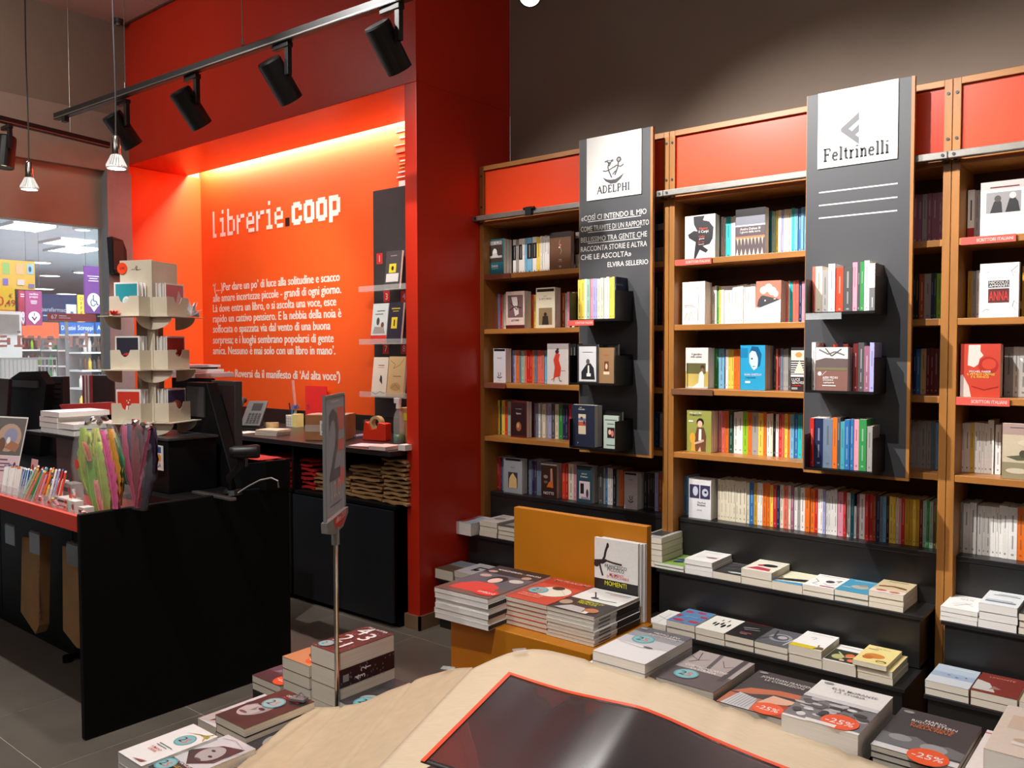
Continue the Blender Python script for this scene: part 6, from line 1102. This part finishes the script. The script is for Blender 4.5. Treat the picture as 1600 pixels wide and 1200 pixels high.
art([('t', '3,90', .5, .4, .22, (70, 40, 30), 'c', .7)], .05, .05, lambda x, y, z: bl+nl*(.0032+z)+ul*(x-.025)+Vector((0, 0, y-.025))).obj('print', m_ink, o)
mb = MB(); 
art([('k', [(.2, .3), (.3, .4), (.4, .3), (.5, .55), (.6, .6), (.55, .35), (.7, .3), (.85, .35)], .02, 'G'), ('k', [(.48, .6), (.55, .75), (.62, .6), (.5, .3), (.65, .25)], .02, 'G')], .08, .04, lambda x, y, z: fl(.125-x, .001+z, hz-.055+y), mb); part(t, 'script_mark', mb, m_ink)
# paper flower and paper bird on the ledges
def petal_flower(c0, R, c, label, name, n=9, h=.02):
    t2 = thing(name, label, 'paper flower', c0)
    for ring in range(2):
        for k in range(n):
            a = 2*math.pi*k/n+ring*.3; r = R*(1-.35*ring); hh = h*(.6+ring*.6)
            dx, dy = math.cos(a), math.sin(a); px_, py_ = -dy, dx
            pts = [(0, 0, .003), (r*.55, R*.22, hh*.5), (r, 0, hh), (r*.55, -R*.22, hh*.5)]
            mb = MB().add([(c0[0]+dx*p_[0]+px_*p_[1], c0[1]+dy*p_[0]+py_*p_[1], c0[2]+p_[2]) for p_ in pts], [(0, 1, 2), (0, 2, 3)])
            part(t2, 'petal', mb, mat('paper_'+'_'.join(map(str, c)), c, .6, noise=.1, nscale=30), solid=.0008)
    return t2
q = fl(.125, .098, zt_[0]+.0012); petal_flower(q, .034, (226, 60, 44), 'red paper flower on the upper rack ledge', 'paper_flower')
q = fr_(.165, .075, zt_[0]+.0012)
t2 = petal_flower(q, .05, (226, 222, 226), 'white and pale blue folded paper bird on the right rack ledge', 'paper_bird', 7, .06); t2['category'] = 'paper ornament'
part(t2, 'wing', MB().add([q+Vector((.0, 0, .004)), q+e2*.06+Vector((0, 0, .03)), q+e2*.07+Vector((0, 0, .004)), q+e2*.02-e1*.03+Vector((0, 0, .002))], [(0, 1, 2), (0, 2, 3)]), mat('pale_blue_paper', (160, 206, 220), .6, noise=.05), solid=.0008)
part(t2, 'beak', MB().add([q+e2*.01+Vector((0, 0, .05)), q+e2*.03+Vector((0, 0, .056)), q+e2*.015+Vector((0, 0, .045))], [(0, 1, 2)]), mat('orange_paper', (230, 150, 50), .6, noise=.05), solid=.0008)

# ================================================================ NICHE: desk, goods, charts
t = thing('back_desk', 'long black desk along the orange red niche wall', 'desk', (-4.7, 3.3, 0))
part(t, 'worktop', bx(-6.2, -3.25, 2.95, 3.655, .915, .943), mat('dark_worktop', (46, 38, 38), .3, noise=.1, nscale=6), bevel=.003)
part(t, 'backsplash', bx(-6.2, -3.25, 3.63, 3.656, .9435, 1.045), m_black)
for xx in (-6.2, -5.2, -4.16, -3.272): part(t, 'upright', bx(xx, xx+.02, 3.0 if xx < -4 else 3.36, 3.62, .0, .9145), m_blackm)
part(t, 'inner_shelf', bx(-6.18, -3.275, 3.0, 3.62, .63, .648), m_blackm)
part(t, 'back_panel', bx(-6.18, -3.275, 3.622, 3.64, .0, .914), m_blackm)
mdoor = mat('blue_black_door', (26, 29, 34), .4, noise=.08)
for xx0, xx1 in ((-6.176, -5.203), (-5.176, -4.675), (-4.671, -4.163), (-4.136, -3.71), (-3.706, -3.275)): part(t, 'door', bx(xx0, xx1, 2.985, 2.999, .03, .625), mdoor, bevel=.002)
part(t, 'plinth', bx(-6.18, -3.275, 3.03, 3.6, .0, .028), m_blackm)
def bag_stack(px0, px1, py_top, n, m, word, label, D=.2, Z=.6485, name='folded_paper_bag', yo=3.03):
    a = XZ(px0, yo, Z); b = XZ(px1, yo, Z); zt = P((px0+px1)/2, py_top, Y=yo).z; th = (zt-Z)/n
    for k in range(n):
        j = random.uniform(-.012, .012); j2 = random.uniform(0, .02)
        rows = [[(a.x+j+(b.x-a.x)*u/6, yo+j2+D*v, Z+.0005+th*k+th*.35*(.5+.5*math.sin(u*1.7+k*2+v*3))) for u in range(7)] for v in (0, .5, 1)]
        o = MB().grid(rows).obj(name, m, solid=th*.55); tag(o, '%s, %s from the bottom' % (label, ordn(k+1)), 'paper bag', word)
bag_stack(596, 634, 717, 11, m_kraft, 'tall stack of brown bags', 'folded brown paper bag in the tall stack by the pillar')
bag_stack(546, 594, 729, 9, m_kraft, 'middle stack of brown bags', 'folded brown paper bag in the middle stack', yo=3.05)
bag_stack(490, 545, 742, 5, m_kraft, 'low stack of brown bags', 'folded brown paper bag in the low stack', yo=3.06)
bag_stack(448, 488, 715, 7, m_redpap, 'stack of red paper bags', 'folded red paper bag in the stack behind the sign stand', yo=3.04, name='red_paper_bag')
bag_stack(405, 446, 712, 8, m_redpap, 'stack of red envelopes', 'red envelope in the stack by the cash drawer', yo=3.0, name='red_envelope')
ZD = .9436
# desk phone
pb_ = P(366, 672, Z=ZD)
t = thing('desk_phone', 'grey office desk phone on the back desk', 'telephone', (pb_.x, pb_.y, ZD)); F = Matrix.Translation((pb_.x+.02, pb_.y+.05, ZD)) @ Matrix.Rotation(math.radians(28), 4, 'Z')
def ph(name, mb, m, A=None, **k):
    o = mb.obj(name, m, **k); o.matrix_world = F @ (A or Matrix.Identity(4)); o.parent = t; o.matrix_parent_inverse = Matrix.Translation(t.location).inverted(); return o
T_ = Matrix.Translation((0, 0, .02)) @ Matrix.Rotation(math.radians(52), 4, 'X')
ph('base', MB().box(-.07, .11, .0, .12, 0, .018).prism([(.0, .018), (.12, .018), (.11, .14), (.09, .14)], lambda a, b, d: (d, a, b), -.02, .09), m_dgray, bevel=.003)
ph('body', MB().box(-.015, .125, .0, .2, 0, .014), mat('phone_grey', (84, 88, 92), .4, noise=.04), T_, bevel=.004)
ph('screen', MB().box(.03, .1, .12, .178, .0142, .0155), m_lamp, T_)
mb = MB()
for i in range(4):
    for j in range(5): mb.box(.022+.024*i, .038+.024*i, .02+.017*j, .031+.017*j, .0142, .0175)
ph('keypad', mb, m_dgray, T_)
ph('handset', MB().tube([(-.045, .02, .02), (-.045, .035, .045), (-.045, .11, .05), (-.045, .185, .045), (-.045, .2, .02)], .021, n=12), m_dgray, T_, smooth=True)
# cardboard parcel
pp = P(477, 688, Z=ZD); F = Matrix.Translation((pp.x, pp.y, ZD+.0005)) @ Matrix.Rotation(math.radians(32), 4, 'Z')
t = thing('parcel', 'brown cardboard parcel with white tape and a shipping label', 'parcel', (pp.x, pp.y, ZD))
ph('box', MB().box(0, .24, 0, .2, 0, .148), mat('parcel_cardboard', (168, 116, 70), .8, noise=.1), bevel=.002)
F = F @ Matrix.Identity(4)
ph('white_tape', MB().box(-.001, .0, .04, .13, .004, .1485).box(-.001, .241, .04, .11, .1482, .149), mat('white_packing_tape', (214, 210, 210), .25, noise=.15, nscale=30))
ph('tape_band', MB().box(-.0008, .241, -.001, .0, .05, .09), mat('clear_band_tape', (200, 180, 160), .2, noise=.1))
ph('shipping_label', art([('r', 0, 0, 1, 1, 'w'), ('r', .55, .3, .95, .7, 'r'), ('r', .6, .35, .9, .65, (120, 60, 60))]+[('r', .1+.04*k, .3, .12+.04*k, .8, 'k') for k in range(9)]+[('r', .1, .1, .5, .14, 'G')], .1, .085, lambda x, y, z: (.09+x, -.0015-z, .03+y)), m_ink)
# notebooks, tape roll, pen holder
p = P(396, 680, Z=ZD)
for k in range(3): book('flat cream notebook under the tape roll, %s' % ['lowest', 'middle', 'topmost'][k], .17, .13, .011, m_flat(p.x+.005*k, p.y+.01, ZD+.0006+.0117*k, .25), 'c', None, name='notebook', group='notebooks under the tape roll')
p = P(410, 668, Z=ZD+.036); o = MB().lathe([(.034, 0), (.04, 0), (.04, .028), (.034, .028), (.034, 0)], (p.x+.02, p.y+.06, ZD+.0362), n=28).obj('tape_roll', mat('cream_tape', (206, 186, 130), .4, noise=.05), smooth=False); tag(o, 'cream adhesive tape roll on the notebooks', 'tape'); MB().lathe([(.030, 0.001), (.0335, .001), (.0335, .027), (.030, .027), (.030, .001)], (p.x+.02, p.y+.06, ZD+.0362), n=28).obj('core', m_beigec, o)
p = P(430, 668, Z=ZD); cx_, cy_ = p.x+.03, p.y+.12
t = thing('pen_holder', 'white pen holder with papers behind the parcel', 'pen holder', (cx_, cy_, ZD))
part(t, 'cup', MB().box(cx_-.035, cx_+.035, cy_-.03, cy_+.03, ZD+.0005, ZD+.08), m_white, bevel=.002)
part(t, 'note_block', MB().box(cx_+.036, cx_+.085, cy_-.03, cy_+.03, ZD+.0005, ZD+.09), mat('yellow_note', (222, 216, 140), .7, noise=.05))
part(t, 'grid_print', art([('r', .1+.3*i, .08, .13+.3*i, .9, (90, 90, 100)) for i in range(3)]+[('r', .05, .2+.25*i, .95, .22+.25*i, (90, 90, 100)) for i in range(3)], .07, .08, lambda x, y, z: (cx_-.035+x, cy_-.0305-z, ZD+y)), m_ink)
for i, (dx, hh, c, nm) in enumerate(((-.02, .16, 'k', 'black'), (-.005, .15, 'b', 'blue'), (.012, .14, 'B', 'navy'))):
    o = MB().cyl((cx_+dx, cy_, ZD+.081), (cx_+dx*2.4, cy_+.01, ZD+hh), .005, n=8).obj('pen', mat('pen_'+c, c, .3, noise=.03)); tag(o, '%s pen in the white pen holder on the desk' % nm, 'pen')
o = MB().box(-.012, .012, -.002, .002, 0, .24).obj('ruler', mat('clear_ruler', (240, 190, 190), .1, alpha=.45, noise=.02)); o.matrix_world = Matrix.Translation((cx_+.01, cy_+.02, ZD+.0815)) @ Matrix.Rotation(-.12, 4, 'Y'); tag(o, 'clear ruler standing tall in the pen holder', 'ruler')
MB().box(-.012, -.009, -.0025, -.002, .01, .23).obj('scale_marks', m_grayp, o)
o = MB().lathe([(.008, 0), (.014, 0), (.014, .005), (.008, .005), (.008, 0)], (cx_+.03, cy_-.0, ZD+.135), (0, 1, 0), n=14).lathe([(.008, 0), (.014, 0), (.014, .005), (.008, .005), (.008, 0)], (cx_+.055, cy_-.0, ZD+.14), (0, 1, 0), n=14).obj('scissors', mat('scissor_blue', (50, 90, 150), .4, noise=.03)); tag(o, 'blue handled scissors in the pen holder', 'scissors')
MB().cyl((cx_+.035, cy_, ZD+.125), (cx_+.012, cy_, ZD+.082), .003, n=6).cyl((cx_+.05, cy_, ZD+.128), (cx_+.02, cy_, ZD+.082), .003, n=6).obj('blade', m_steel, o)
a, b = P(473, 640, Y=3.6), P(506, 604, Y=3.6); o = bx(a.x, b.x, 3.622, 3.628, 1.0, b.z).obj('red_folder', mat('red_folder_card', (232, 46, 48), .4, noise=.03)); tag(o, 'bright red folder standing against the niche wall', 'folder')
MB().tube([(a.x+.03, 3.62, a.z), (a.x+.03, 3.612, a.z+.04), (a.x+.05, 3.612, a.z+.04), (a.x+.05, 3.62, a.z)], .002, n=6).obj('binder_clip', m_chrome, o)
bx(a.x, b.x, 3.58, 3.6295, ZD+.0005, 1.0005).obj('folder_stand', m_blackm, o)
# orange tape dispenser
p = P(562, 688, Z=ZD); F = Matrix.Translation((p.x, p.y+.02, ZD+.0005)) @ Matrix.Rotation(math.radians(12), 4, 'Z')
t = thing('tape_dispenser', 'bright orange red tape dispenser on the back desk', 'tape dispenser', (p.x, p.y, ZD))
ph('body', MB().prism([(0, 0), (.165, 0), (.165, .1), (.11, .105), (.1, .07), (.06, .065), (.045, .1), (.02, .11), (.012, .1)], lambda a, b, d: (a, d, b), 0, .06), mat('orange_red_plastic', (232, 58, 34), .35, noise=.03), bevel=.004)
ph('tape_roll', MB().lathe([(.026, .012), (.042, .012), (.042, .048), (.026, .048), (.026, .012)], (.085, 0, .1), (0, 1, 0), n=28), mat('cream_tape', (206, 186, 130)))
ph('cutter', MB().box(.0, .014, .01, .05, .1, .116), m_steel)
# spray bottle, bag, papers
p = P(613, 694, Z=ZD); c_ = Vector((p.x, p.y+.05, ZD+.0005))
t = thing('spray_bottle', 'clear spray bottle with a little green liquid by the pillar', 'bottle', c_)
part(t, 'liquid', MB().lathe([(.001, .001), (.028, .001), (.029, .05), (.001, .05)], c_, n=20), mat('green_liquid', (20, 110, 60), .2, noise=.03), smooth=True)
part(t, 'bottle', MB().lathe([(.03, 0), (.031, .05), (.03, .14), (.022, .17), (.013, .185), (.013, .195)], c_, n=20), m_plast, smooth=True)
part(t, 'nozzle', MB().cyl(c_+Vector((0, 0, .195)), c_+Vector((0, 0, .225)), .016, .014).box(c_.x-.03, c_.x+.014, c_.y-.01, c_.y+.01, c_.z+.225, c_.z+.255), m_white, bevel=.002)
p = P(620, 692, Z=ZD); o = bx(p.x, p.x+.13, p.y+.02, p.y+.10, ZD+.0005, ZD+.2).obj('paper_carton', m_kraft, bevel=.004); tag(o, 'tall brown carton with yellow mark behind the pillar edge', 'carton')
MB().box(p.x+.035, p.x+.08, p.y+.0185, p.y+.02, ZD+.13, ZD+.17).obj('yellow_mark', mat('yellow_label', (214, 206, 50), .5, noise=.03), o)
for k, (x0, x1, y, th, c, l, rz) in enumerate(((542, 596, 697, .002, (232, 214, 222), 'loose white sheets on the desk by the sign stand', .3), (574, 618, 703, .02, (226, 196, 190), 'pinkish note block near the desk edge', .1), (620, 640, 704, .03, 'w', 'white box cut off by the pillar on the desk', 0.), (541, 566, 684, .012, (140, 130, 160), 'lilac papers behind the sign stand on the desk', .1), (362, 394, 677, .003, 'w', 'white paper lying before the desk phone', .1))):
    a, b = P(x0, y, Z=ZD), P(x1, y, Z=ZD); o = MB().box(0, b.x-a.x if b.x-a.x > .05 else .1, 0, .13, 0, th).obj('paper_sheet' if th < .01 else 'note_block', mat('paper_%d' % k, c, .7, noise=.05)); o.matrix_world = Matrix.Translation((a.x, a.y+.01, ZD+.0006)) @ Matrix.Rotation(rz, 4, 'Z'); tag(o, l, 'paper')
# niche wall lettering
mb = MB(); xw = P(333, 372, Y=3.66).x; zb_ = 2.352
fw = lambda x, y, z: (x, 3.659-z-.0005, y)
u = (P(446, 360, Y=3.66).x-xw)/37.
tl = thing('wall_lettering', 'white pixel style shop name lettering on the niche wall', 'lettering', (xw, 3.6588, zb_)); xe = 0
for ch in 'librerie':
    mb = MB(); d_ = pixel_text(mb, ch, PIX, u, lambda x, y: (xw+xe+x, 3.6588, zb_+y*1.14), gap=1, c=col('w')); part(tl, 'letter', mb, m_ink); xe += d_
xd = xw+xe; mb2 = MB().quad((xd, 3.6588, zb_), (xd+u*2, 3.6588, zb_), (xd+u*2, 3.6588, zb_+u*2.4), (xd, 3.6588, zb_+u*2.4), col('k'))
x2 = xd+u*3; u2 = (P(532, 340, Y=3.66).x-x2)/27.
xe = 0
for ch in 'coop':
    mb = MB(); d_ = pixel_text(mb, ch, PIXB, u2, lambda x, y: (x2+xe+x, 3.6588, zb_+y*1.0), gap=1, c=col('w'), rowtop=8); part(tl, 'letter', mb, m_ink); xe += d_
part(tl, 'dot', mb2, m_ink)
LN = [('\u2018(\u2026)Per dare un po\u2019 di luce alla solitudine e scacco', 455.5, 530.7), ('alle amare incertezze piccole - grandi di ogni giorno.', 472, 532.8), ('L\u00e0 dove entra un libro, o si ascolta una voce, esce', 488, 525), ('rapido un cattivo pensiero. E la nebbia della noia \u00e8', 504, 533), ('soffocata o spazzata via dal vento di una buona', 520, 516), ('sorpresa; e i luoghi sembrano popolarsi di gente', 537, 521), ('amica. Nessuno \u00e8 mai solo con un libro in mano\u2019.', 553.5, 523.5), ('(Roberto Roversi da il manifesto di \u2018Ad alta voce\u2019)', 588, 531)]
tq = thing('wall_quotation', 'white eight line quotation painted on the niche wall', 'lettering', P(333, 560, Y=3.658))
for s, y, xr in LN:
    mb = MB()
    a = P(333, y, Y=3.66); b = P(xr, y, Y=3.66)
    v, f_, xa, xb_ = text_geo(s, .004); k = (b.x-a.x)/(xb_-xa)
    for sh in (0, .0028, .0056): mb.add([(a.x+(px_-xa)*k+sh, 3.6588-sh*.02, a.z+py_*.088) for px_, py_ in v], f_, col('w'))
    part(tq, 'text_line', mb, m_ink)
# black best seller board with ledges
t = thing('chart_board', 'tall black board with numbered clear book ledges in the niche', 'display board', (-3.7, 3.63, 1.0))
part(t, 'panel', bx(-4.144, -3.25, 3.632, 3.658, 1.046, 2.481), mat('graphite_board', (58, 58, 62), .4, noise=.08))
zl = [P(600, 453, Y=3.55).z, P(600, 537, Y=3.55).z, P(600, 620, Y=3.55).z]
for z in zl: part(t, 'clear_ledge', bx(-4.17, -3.3, 3.53, 3.632, z-.004, z).box(-4.17, -3.3, 3.527, 3.53, z-.004, z+.03), m_plast)
for s, x0, y0 in (('1', 588, 413), ('3', 599, 472), ('4', 626, 472), ('7', 598, 553), ('8', 626, 553)):
    a = P(x0, y0, Y=3.63); mb = art([('r', 0, 0, 1, 1, (206, 52, 50)), ('t', s, .5, .22, .6, 'w')], .058, .068, lambda x, y, z: (a.x+x, 3.6315-z, a.z+y)); part(t, 'number_tag', mb, m_ink)
def ledge_book(px0, px1, z, H, c, items, label, lean=.12):
    a = XZ(px0, 3.56, z); b = XZ(px1, 3.56, z); book(label, b.x-a.x, H, .016, m_front(a.x, 3.552, z+.0012, -lean), c, items, pages=m_pageS)
ledge_book(604, 628, zl[0], .235, (70, 70, 74), [('r', .25, .42, .7, .66, (226, 210, 60)), ('r', .1, .18, .9, .4, (214, 218, 222)), ('r', .3, .86, .7, .88, 'g'), ('e', .48, .54, .08, .06, (60, 50, 30))], 'grey paperback with yellow square on the top chart ledge')
ledge_book(583, 607, zl[1], .25, (206, 222, 226), [('r', 0, 0, 1, .2, (206, 60, 54)), ('e', .4, .55, .1, .1, 'G'), ('e', .7, .45, .1, .08, (120, 80, 60)), ('p', [(.1, .24), (.9, .24), (.8, .4), (.2, .42)], 'g'), ('r', .3, .8, .8, .82, 'G'), ('r', .2, .72, .7, .74, 'G')], 'pale blue paperback with red foot band, middle chart ledge')
ledge_book(608, 630, zl[1], .25, (44, 42, 62), [('r', .25, .36, .66, .64, (228, 212, 60)), ('r', .2, .84, .8, .87, (190, 180, 60)), ('r', .3, .78, .7, .8, (190, 180, 60)), ('r', .42, .42, .5, .58, (60, 50, 30))], 'navy paperback with yellow rectangle, middle chart ledge')
ledge_book(584, 607, zl[2], .245, (230, 226, 214), [('r', .35, .78, .75, .8, 'G'), ('r', .35, .73, .75, .74, 'r'), ('p', [(.5, .4), (.7, .3), (.66, .5), (.55, .55)], (70, 66, 66)), ('k', [(.05, .1), (.3, .05), (.6, .12), (.9, .08)], .03, 'G')], 'white paperback with small black figure, lowest chart ledge')
ledge_book(608, 634, zl[2], .25, (216, 190, 140), [('k', [(.1, .9), (.4, .8), (.3, .7), (.7, .8), (.9, .95)], .025, (150, 120, 70)), ('e', .5, .25, .3, .1, (190, 160, 110)), ('k', [(.2, .2), (.5, .3), (.8, .16)], .02, (140, 110, 70)), ('r', .3, .5, .8, .52, (140, 110, 80))], 'tan paperback with branch drawing, lowest chart ledge')
# printed tower of books on the wall
mb = MB(); zt = [(200, 208, 618, (226, 220, 150)), (209, 217, 624, (200, 224, 214)), (222, 229, 616, (170, 214, 196)), (229, 240, 618, (226, 110, 80)), (240, 246, 621, (236, 160, 70)), (246, 253, 625, 'w'), (253, 257, 623, (226, 180, 90)), (257, 264, 624, (196, 200, 110)), (264, 271, 622, 'w'), (272, 279, 619, 'w'), (279, 295, 623, 'w')]
for i, (y0, y1, x, c) in enumerate(zt):
    a = P(x, y1, Y=3.655); b = P(x+22+(i*7 % 5), y0, Y=3.655); mb.box(a.x, b.x, 3.6555, 3.6588, a.z+.002, b.z, col(c))
o = mb.obj('wall_print', m_ink); tag(o, 'printed tower of pale books above the black chart board', 'wall graphic')

# ================================================================ LAMPS
tk = P(88, 183, Z=2.9); tk2 = P(600, 5, Z=2.9); dr = (tk2-tk).normalized(); te = tk2+dr*.35
def bar(a, b, w_, h, extra=0):
    d = (Vector(b)-Vector(a)).normalized(); s = d.cross(Vector((0, 0, 1))).normalized()*w_/2; u_ = Vector((0, 0, h/2)); a = Vector(a); b = Vector(b)
    return MB().add([p+q for p in (a, b) for q in (-s-u_, s-u_, s+u_, -s+u_)], [(0, 1, 2, 3), (7, 6, 5, 4), (0, 4, 5, 1), (1, 5, 6, 2), (2, 6, 7, 3), (3, 7, 4, 0)])
t = thing('lighting_track', 'long black lighting track hung in front of the red portal', 'lighting track', tuple((tk+te)/2))
part(t, 'rail', bar(tk, te, .036, .04), m_lamp, bevel=.002); part(t, 'groove', bar(tk+Vector((0, -.0185, -.012)), te+Vector((0, -.0185, -.012)), .002, .006), m_steel)
for px, py in ((196, 142), (379, 76), (600, 5)):
    p = P(px, py, Z=2.905); part(t, 'suspension_wire', MB().cyl((p.x, p.y, 2.951), (p.x, p.y, 3.851), .0022, n=6), m_steel); part(t, 'wire_grip', MB().cyl((p.x, p.y, 2.921), (p.x, p.y, 2.95), .006, n=8), m_steel)
part(t, 'end_stop', MB().box(tk.x+.1, tk.x+.14, tk.y-.012, tk.y+.016, 2.85, 2.88), m_lamp)
def track_head(base, aim, label, lit=False, L=.2, r=.058):
    base = Vector(base); aim = Vector(aim).normalized()
    t = thing('track_spotlight', label, 'spotlight', tuple(base), 'black track spotlights')
    part(t, 'adapter', MB().box(base.x-.06, base.x+.06, base.y-.016, base.y+.016, base.z-.045, base.z-.021), m_lamp, bevel=.003)
    c = base+Vector((-.0, 0, -.17)); side = aim.cross(Vector((0, 0, 1))).normalized()
    part(t, 'arm', MB().box(base.x+.028, base.x+.056, base.y-.012, base.y+.012, base.z-.17, base.z-.045), m_lamp, bevel=.002)
    c = base+Vector((-.035, 0, -.165))
    part(t, 'housing', MB().lathe([(.001, -L*.42), (r*.93, -L*.42), (r, -L*.38), (r, L*.58), (r*.9, L*.58), (r*.86, L*.45), (.001, L*.42)], c, aim, n=28), m_lamp)
    part(t, 'lens', MB().cyl(c+aim*L*.445, c+aim*L*.452, r*.8, n=24), m_bulb if lit else mat('lamp_lens', (255, 236, 210), .3, emit=2.5, noise=.01))
AIM = Vector((.0, .63, -.78))
for k, (px, py) in enumerate(((192, 152), (300, 112), (441, 62), (612, 2))):
    p = P(px, py, Z=2.9); p.z = 2.9
    track_head(p, AIM, '%s black spotlight counted from the far left end of the long track' % ordn(k+1))
    s_ = p+Vector((-.035, 0, -.165))+AIM*.16
    spot('portal_spot', s_, s_+AIM, 13, 76, .6, (1, .9, .78), .02)
a, b = P(0, 186, Z=2.9), P(170, 227, Z=2.9); d_ = (b-a).normalized()
t = thing('lighting_track', 'shorter black lighting track along the shop window wall', 'lighting track', tuple(b))
part(t, 'rail', bar(a-d_*2, b, .036, .04), m_lamp, bevel=.002); part(t, 'groove', bar(a-d_*2+Vector((.0185, 0, -.012)), b+Vector((.0185, 0, -.012)), .002, .006), m_steel)
mb = MB(); p = P(110, 213, Z=2.9); mb.cyl((p.x, p.y, 2.92), (p.x, p.y, 3.85), .002, n=6); part(t, 'suspension_wire', mb, m_steel)
p = P(16, 192, Z=2.9); p.z = 2.9; track_head(p+Vector((0, -.02, 0)), (.05, -.12, -1), 'black spotlight on the window wall track at the photo edge')
p = P(828, -8, Y=2.9)
av = (CP-p).normalized(); t = thing('track_spotlight', 'lit spotlight facing the room at the top of the photo', 'spotlight', tuple(p))
part(t, 'housing', MB().lathe([(.001, -.16), (.05, -.16), (.052, .02), (.046, .02), (.036, -.01), (.001, -.012)], p, av, n=28), m_lamp); part(t, 'lens', MB().cyl(p+av*(-.008), p+av*(-.002), .034, n=24), m_bulb)
part(t, 'reflector', MB().lathe([(.035, -.004), (.046, .019)], p, av, n=24), m_chrome); part(t, 'stem', MB().cyl(p-av*.09, (p-av*.09)+Vector((0, 0, .78)), .008, n=8), m_lamp)
spot('top_lamp', p+av*.03, (-1.0, 1.1, .75), 70, 60, .7, (1, .96, .92), .03)
for px, py, y0, lab in ((182, 262, 1.5, 'lit reflector bulb hanging on a cord in front of the column'), (46, 295, 1.5, 'lit reflector bulb hanging on a cord in front of the shop window')):
    p = P(px, py, Y=y0); x, y, z = p
    t = thing('pendant_lamp', lab, 'lamp', (x, y, z), 'bare pendant bulbs')
    r = random.Random(lab); pts = [Vector((x+.004*math.sin(k*1.3), y, z+.115+(3.85-z-.115)*k/12)) for k in range(13)]
    part(t, 'cord', MB().tube(pts, .003, n=6), m_dgray); part(t, 'socket', MB().lathe([(.001, .118), (.009, .116), (.0145, .108), (.0155, .05), (.014, .046), (.001, .046)], (x, y, z), n=18), m_chrome, smooth=True)
    fins = MB()
    for k in range(20):
        a = 2*math.pi*k/20; ca, sa = math.cos(a), math.sin(a)
        fins.add([(x+ca*.012-sa*.001, y+sa*.012+ca*.001, z+.046), (x+ca*.018-sa*.001, y+sa*.018+ca*.001, z+.046), (x+ca*.037-sa*.001, y+sa*.037+ca*.001, z+.006), (x+ca*.03-sa*.001, y+sa*.03+ca*.001, z+.004)], [(0, 1, 2, 3)])
    part(t, 'cooling_fin', fins, m_white, solid=.0015); part(t, 'bulb_body', MB().lathe([(.013, .047), (.015, .03), (.028, .004), (.036, .001), (.036, -.003), (.031, -.004)], (x, y, z), n=24), m_white, smooth=True)
    part(t, 'lit_face', MB().cyl((x, y, z-.003), (x, y, z-.0015), .031, n=24), m_bulb)
    spot('bulb_light', (x, y, z-.02), (x, y, 0), 14, 110, .6, (1, .97, .93), .03)
p = P(197, 37, Z=3.84); o = MB().cyl((p.x, p.y-.06, 3.825), (p.x, p.y-.06, 3.852), .03, .04).obj('ceiling_sensor', m_dgray); tag(o, 'small dark sensor on the ceiling by the red portal', 'sensor')
MB().cyl((p.x, p.y-.06, 3.81), (p.x, p.y-.06, 3.8255), .015).obj('sensor_eye', m_grayp, o)
q = [P(168, 370, X=-6.14), P(186, 376, X=-6.14), P(192, 392, X=-6.14), P(194, 432, X=-6.14), P(172, 428, X=-6.14)]
o = MB().prism([(a.y, a.z) for a in q], lambda a, b, d: (-6.158+d, min(a, 3.05), b), 0, .08).obj('wall_speaker', m_lamp, bevel=.006); tag(o, 'black slanted speaker on the grey column', 'speaker')
MB().box(-6.077, -6.074, q[0].y+.01, q[1].y, q[4].z+.03, q[0].z-.03).obj('grille', m_dgray, o)

for o_ in bpy.data.objects:
    if o_.get('label') and len(o_['label'].split()) > 16: print('LONG', o_.name, o_['label'])
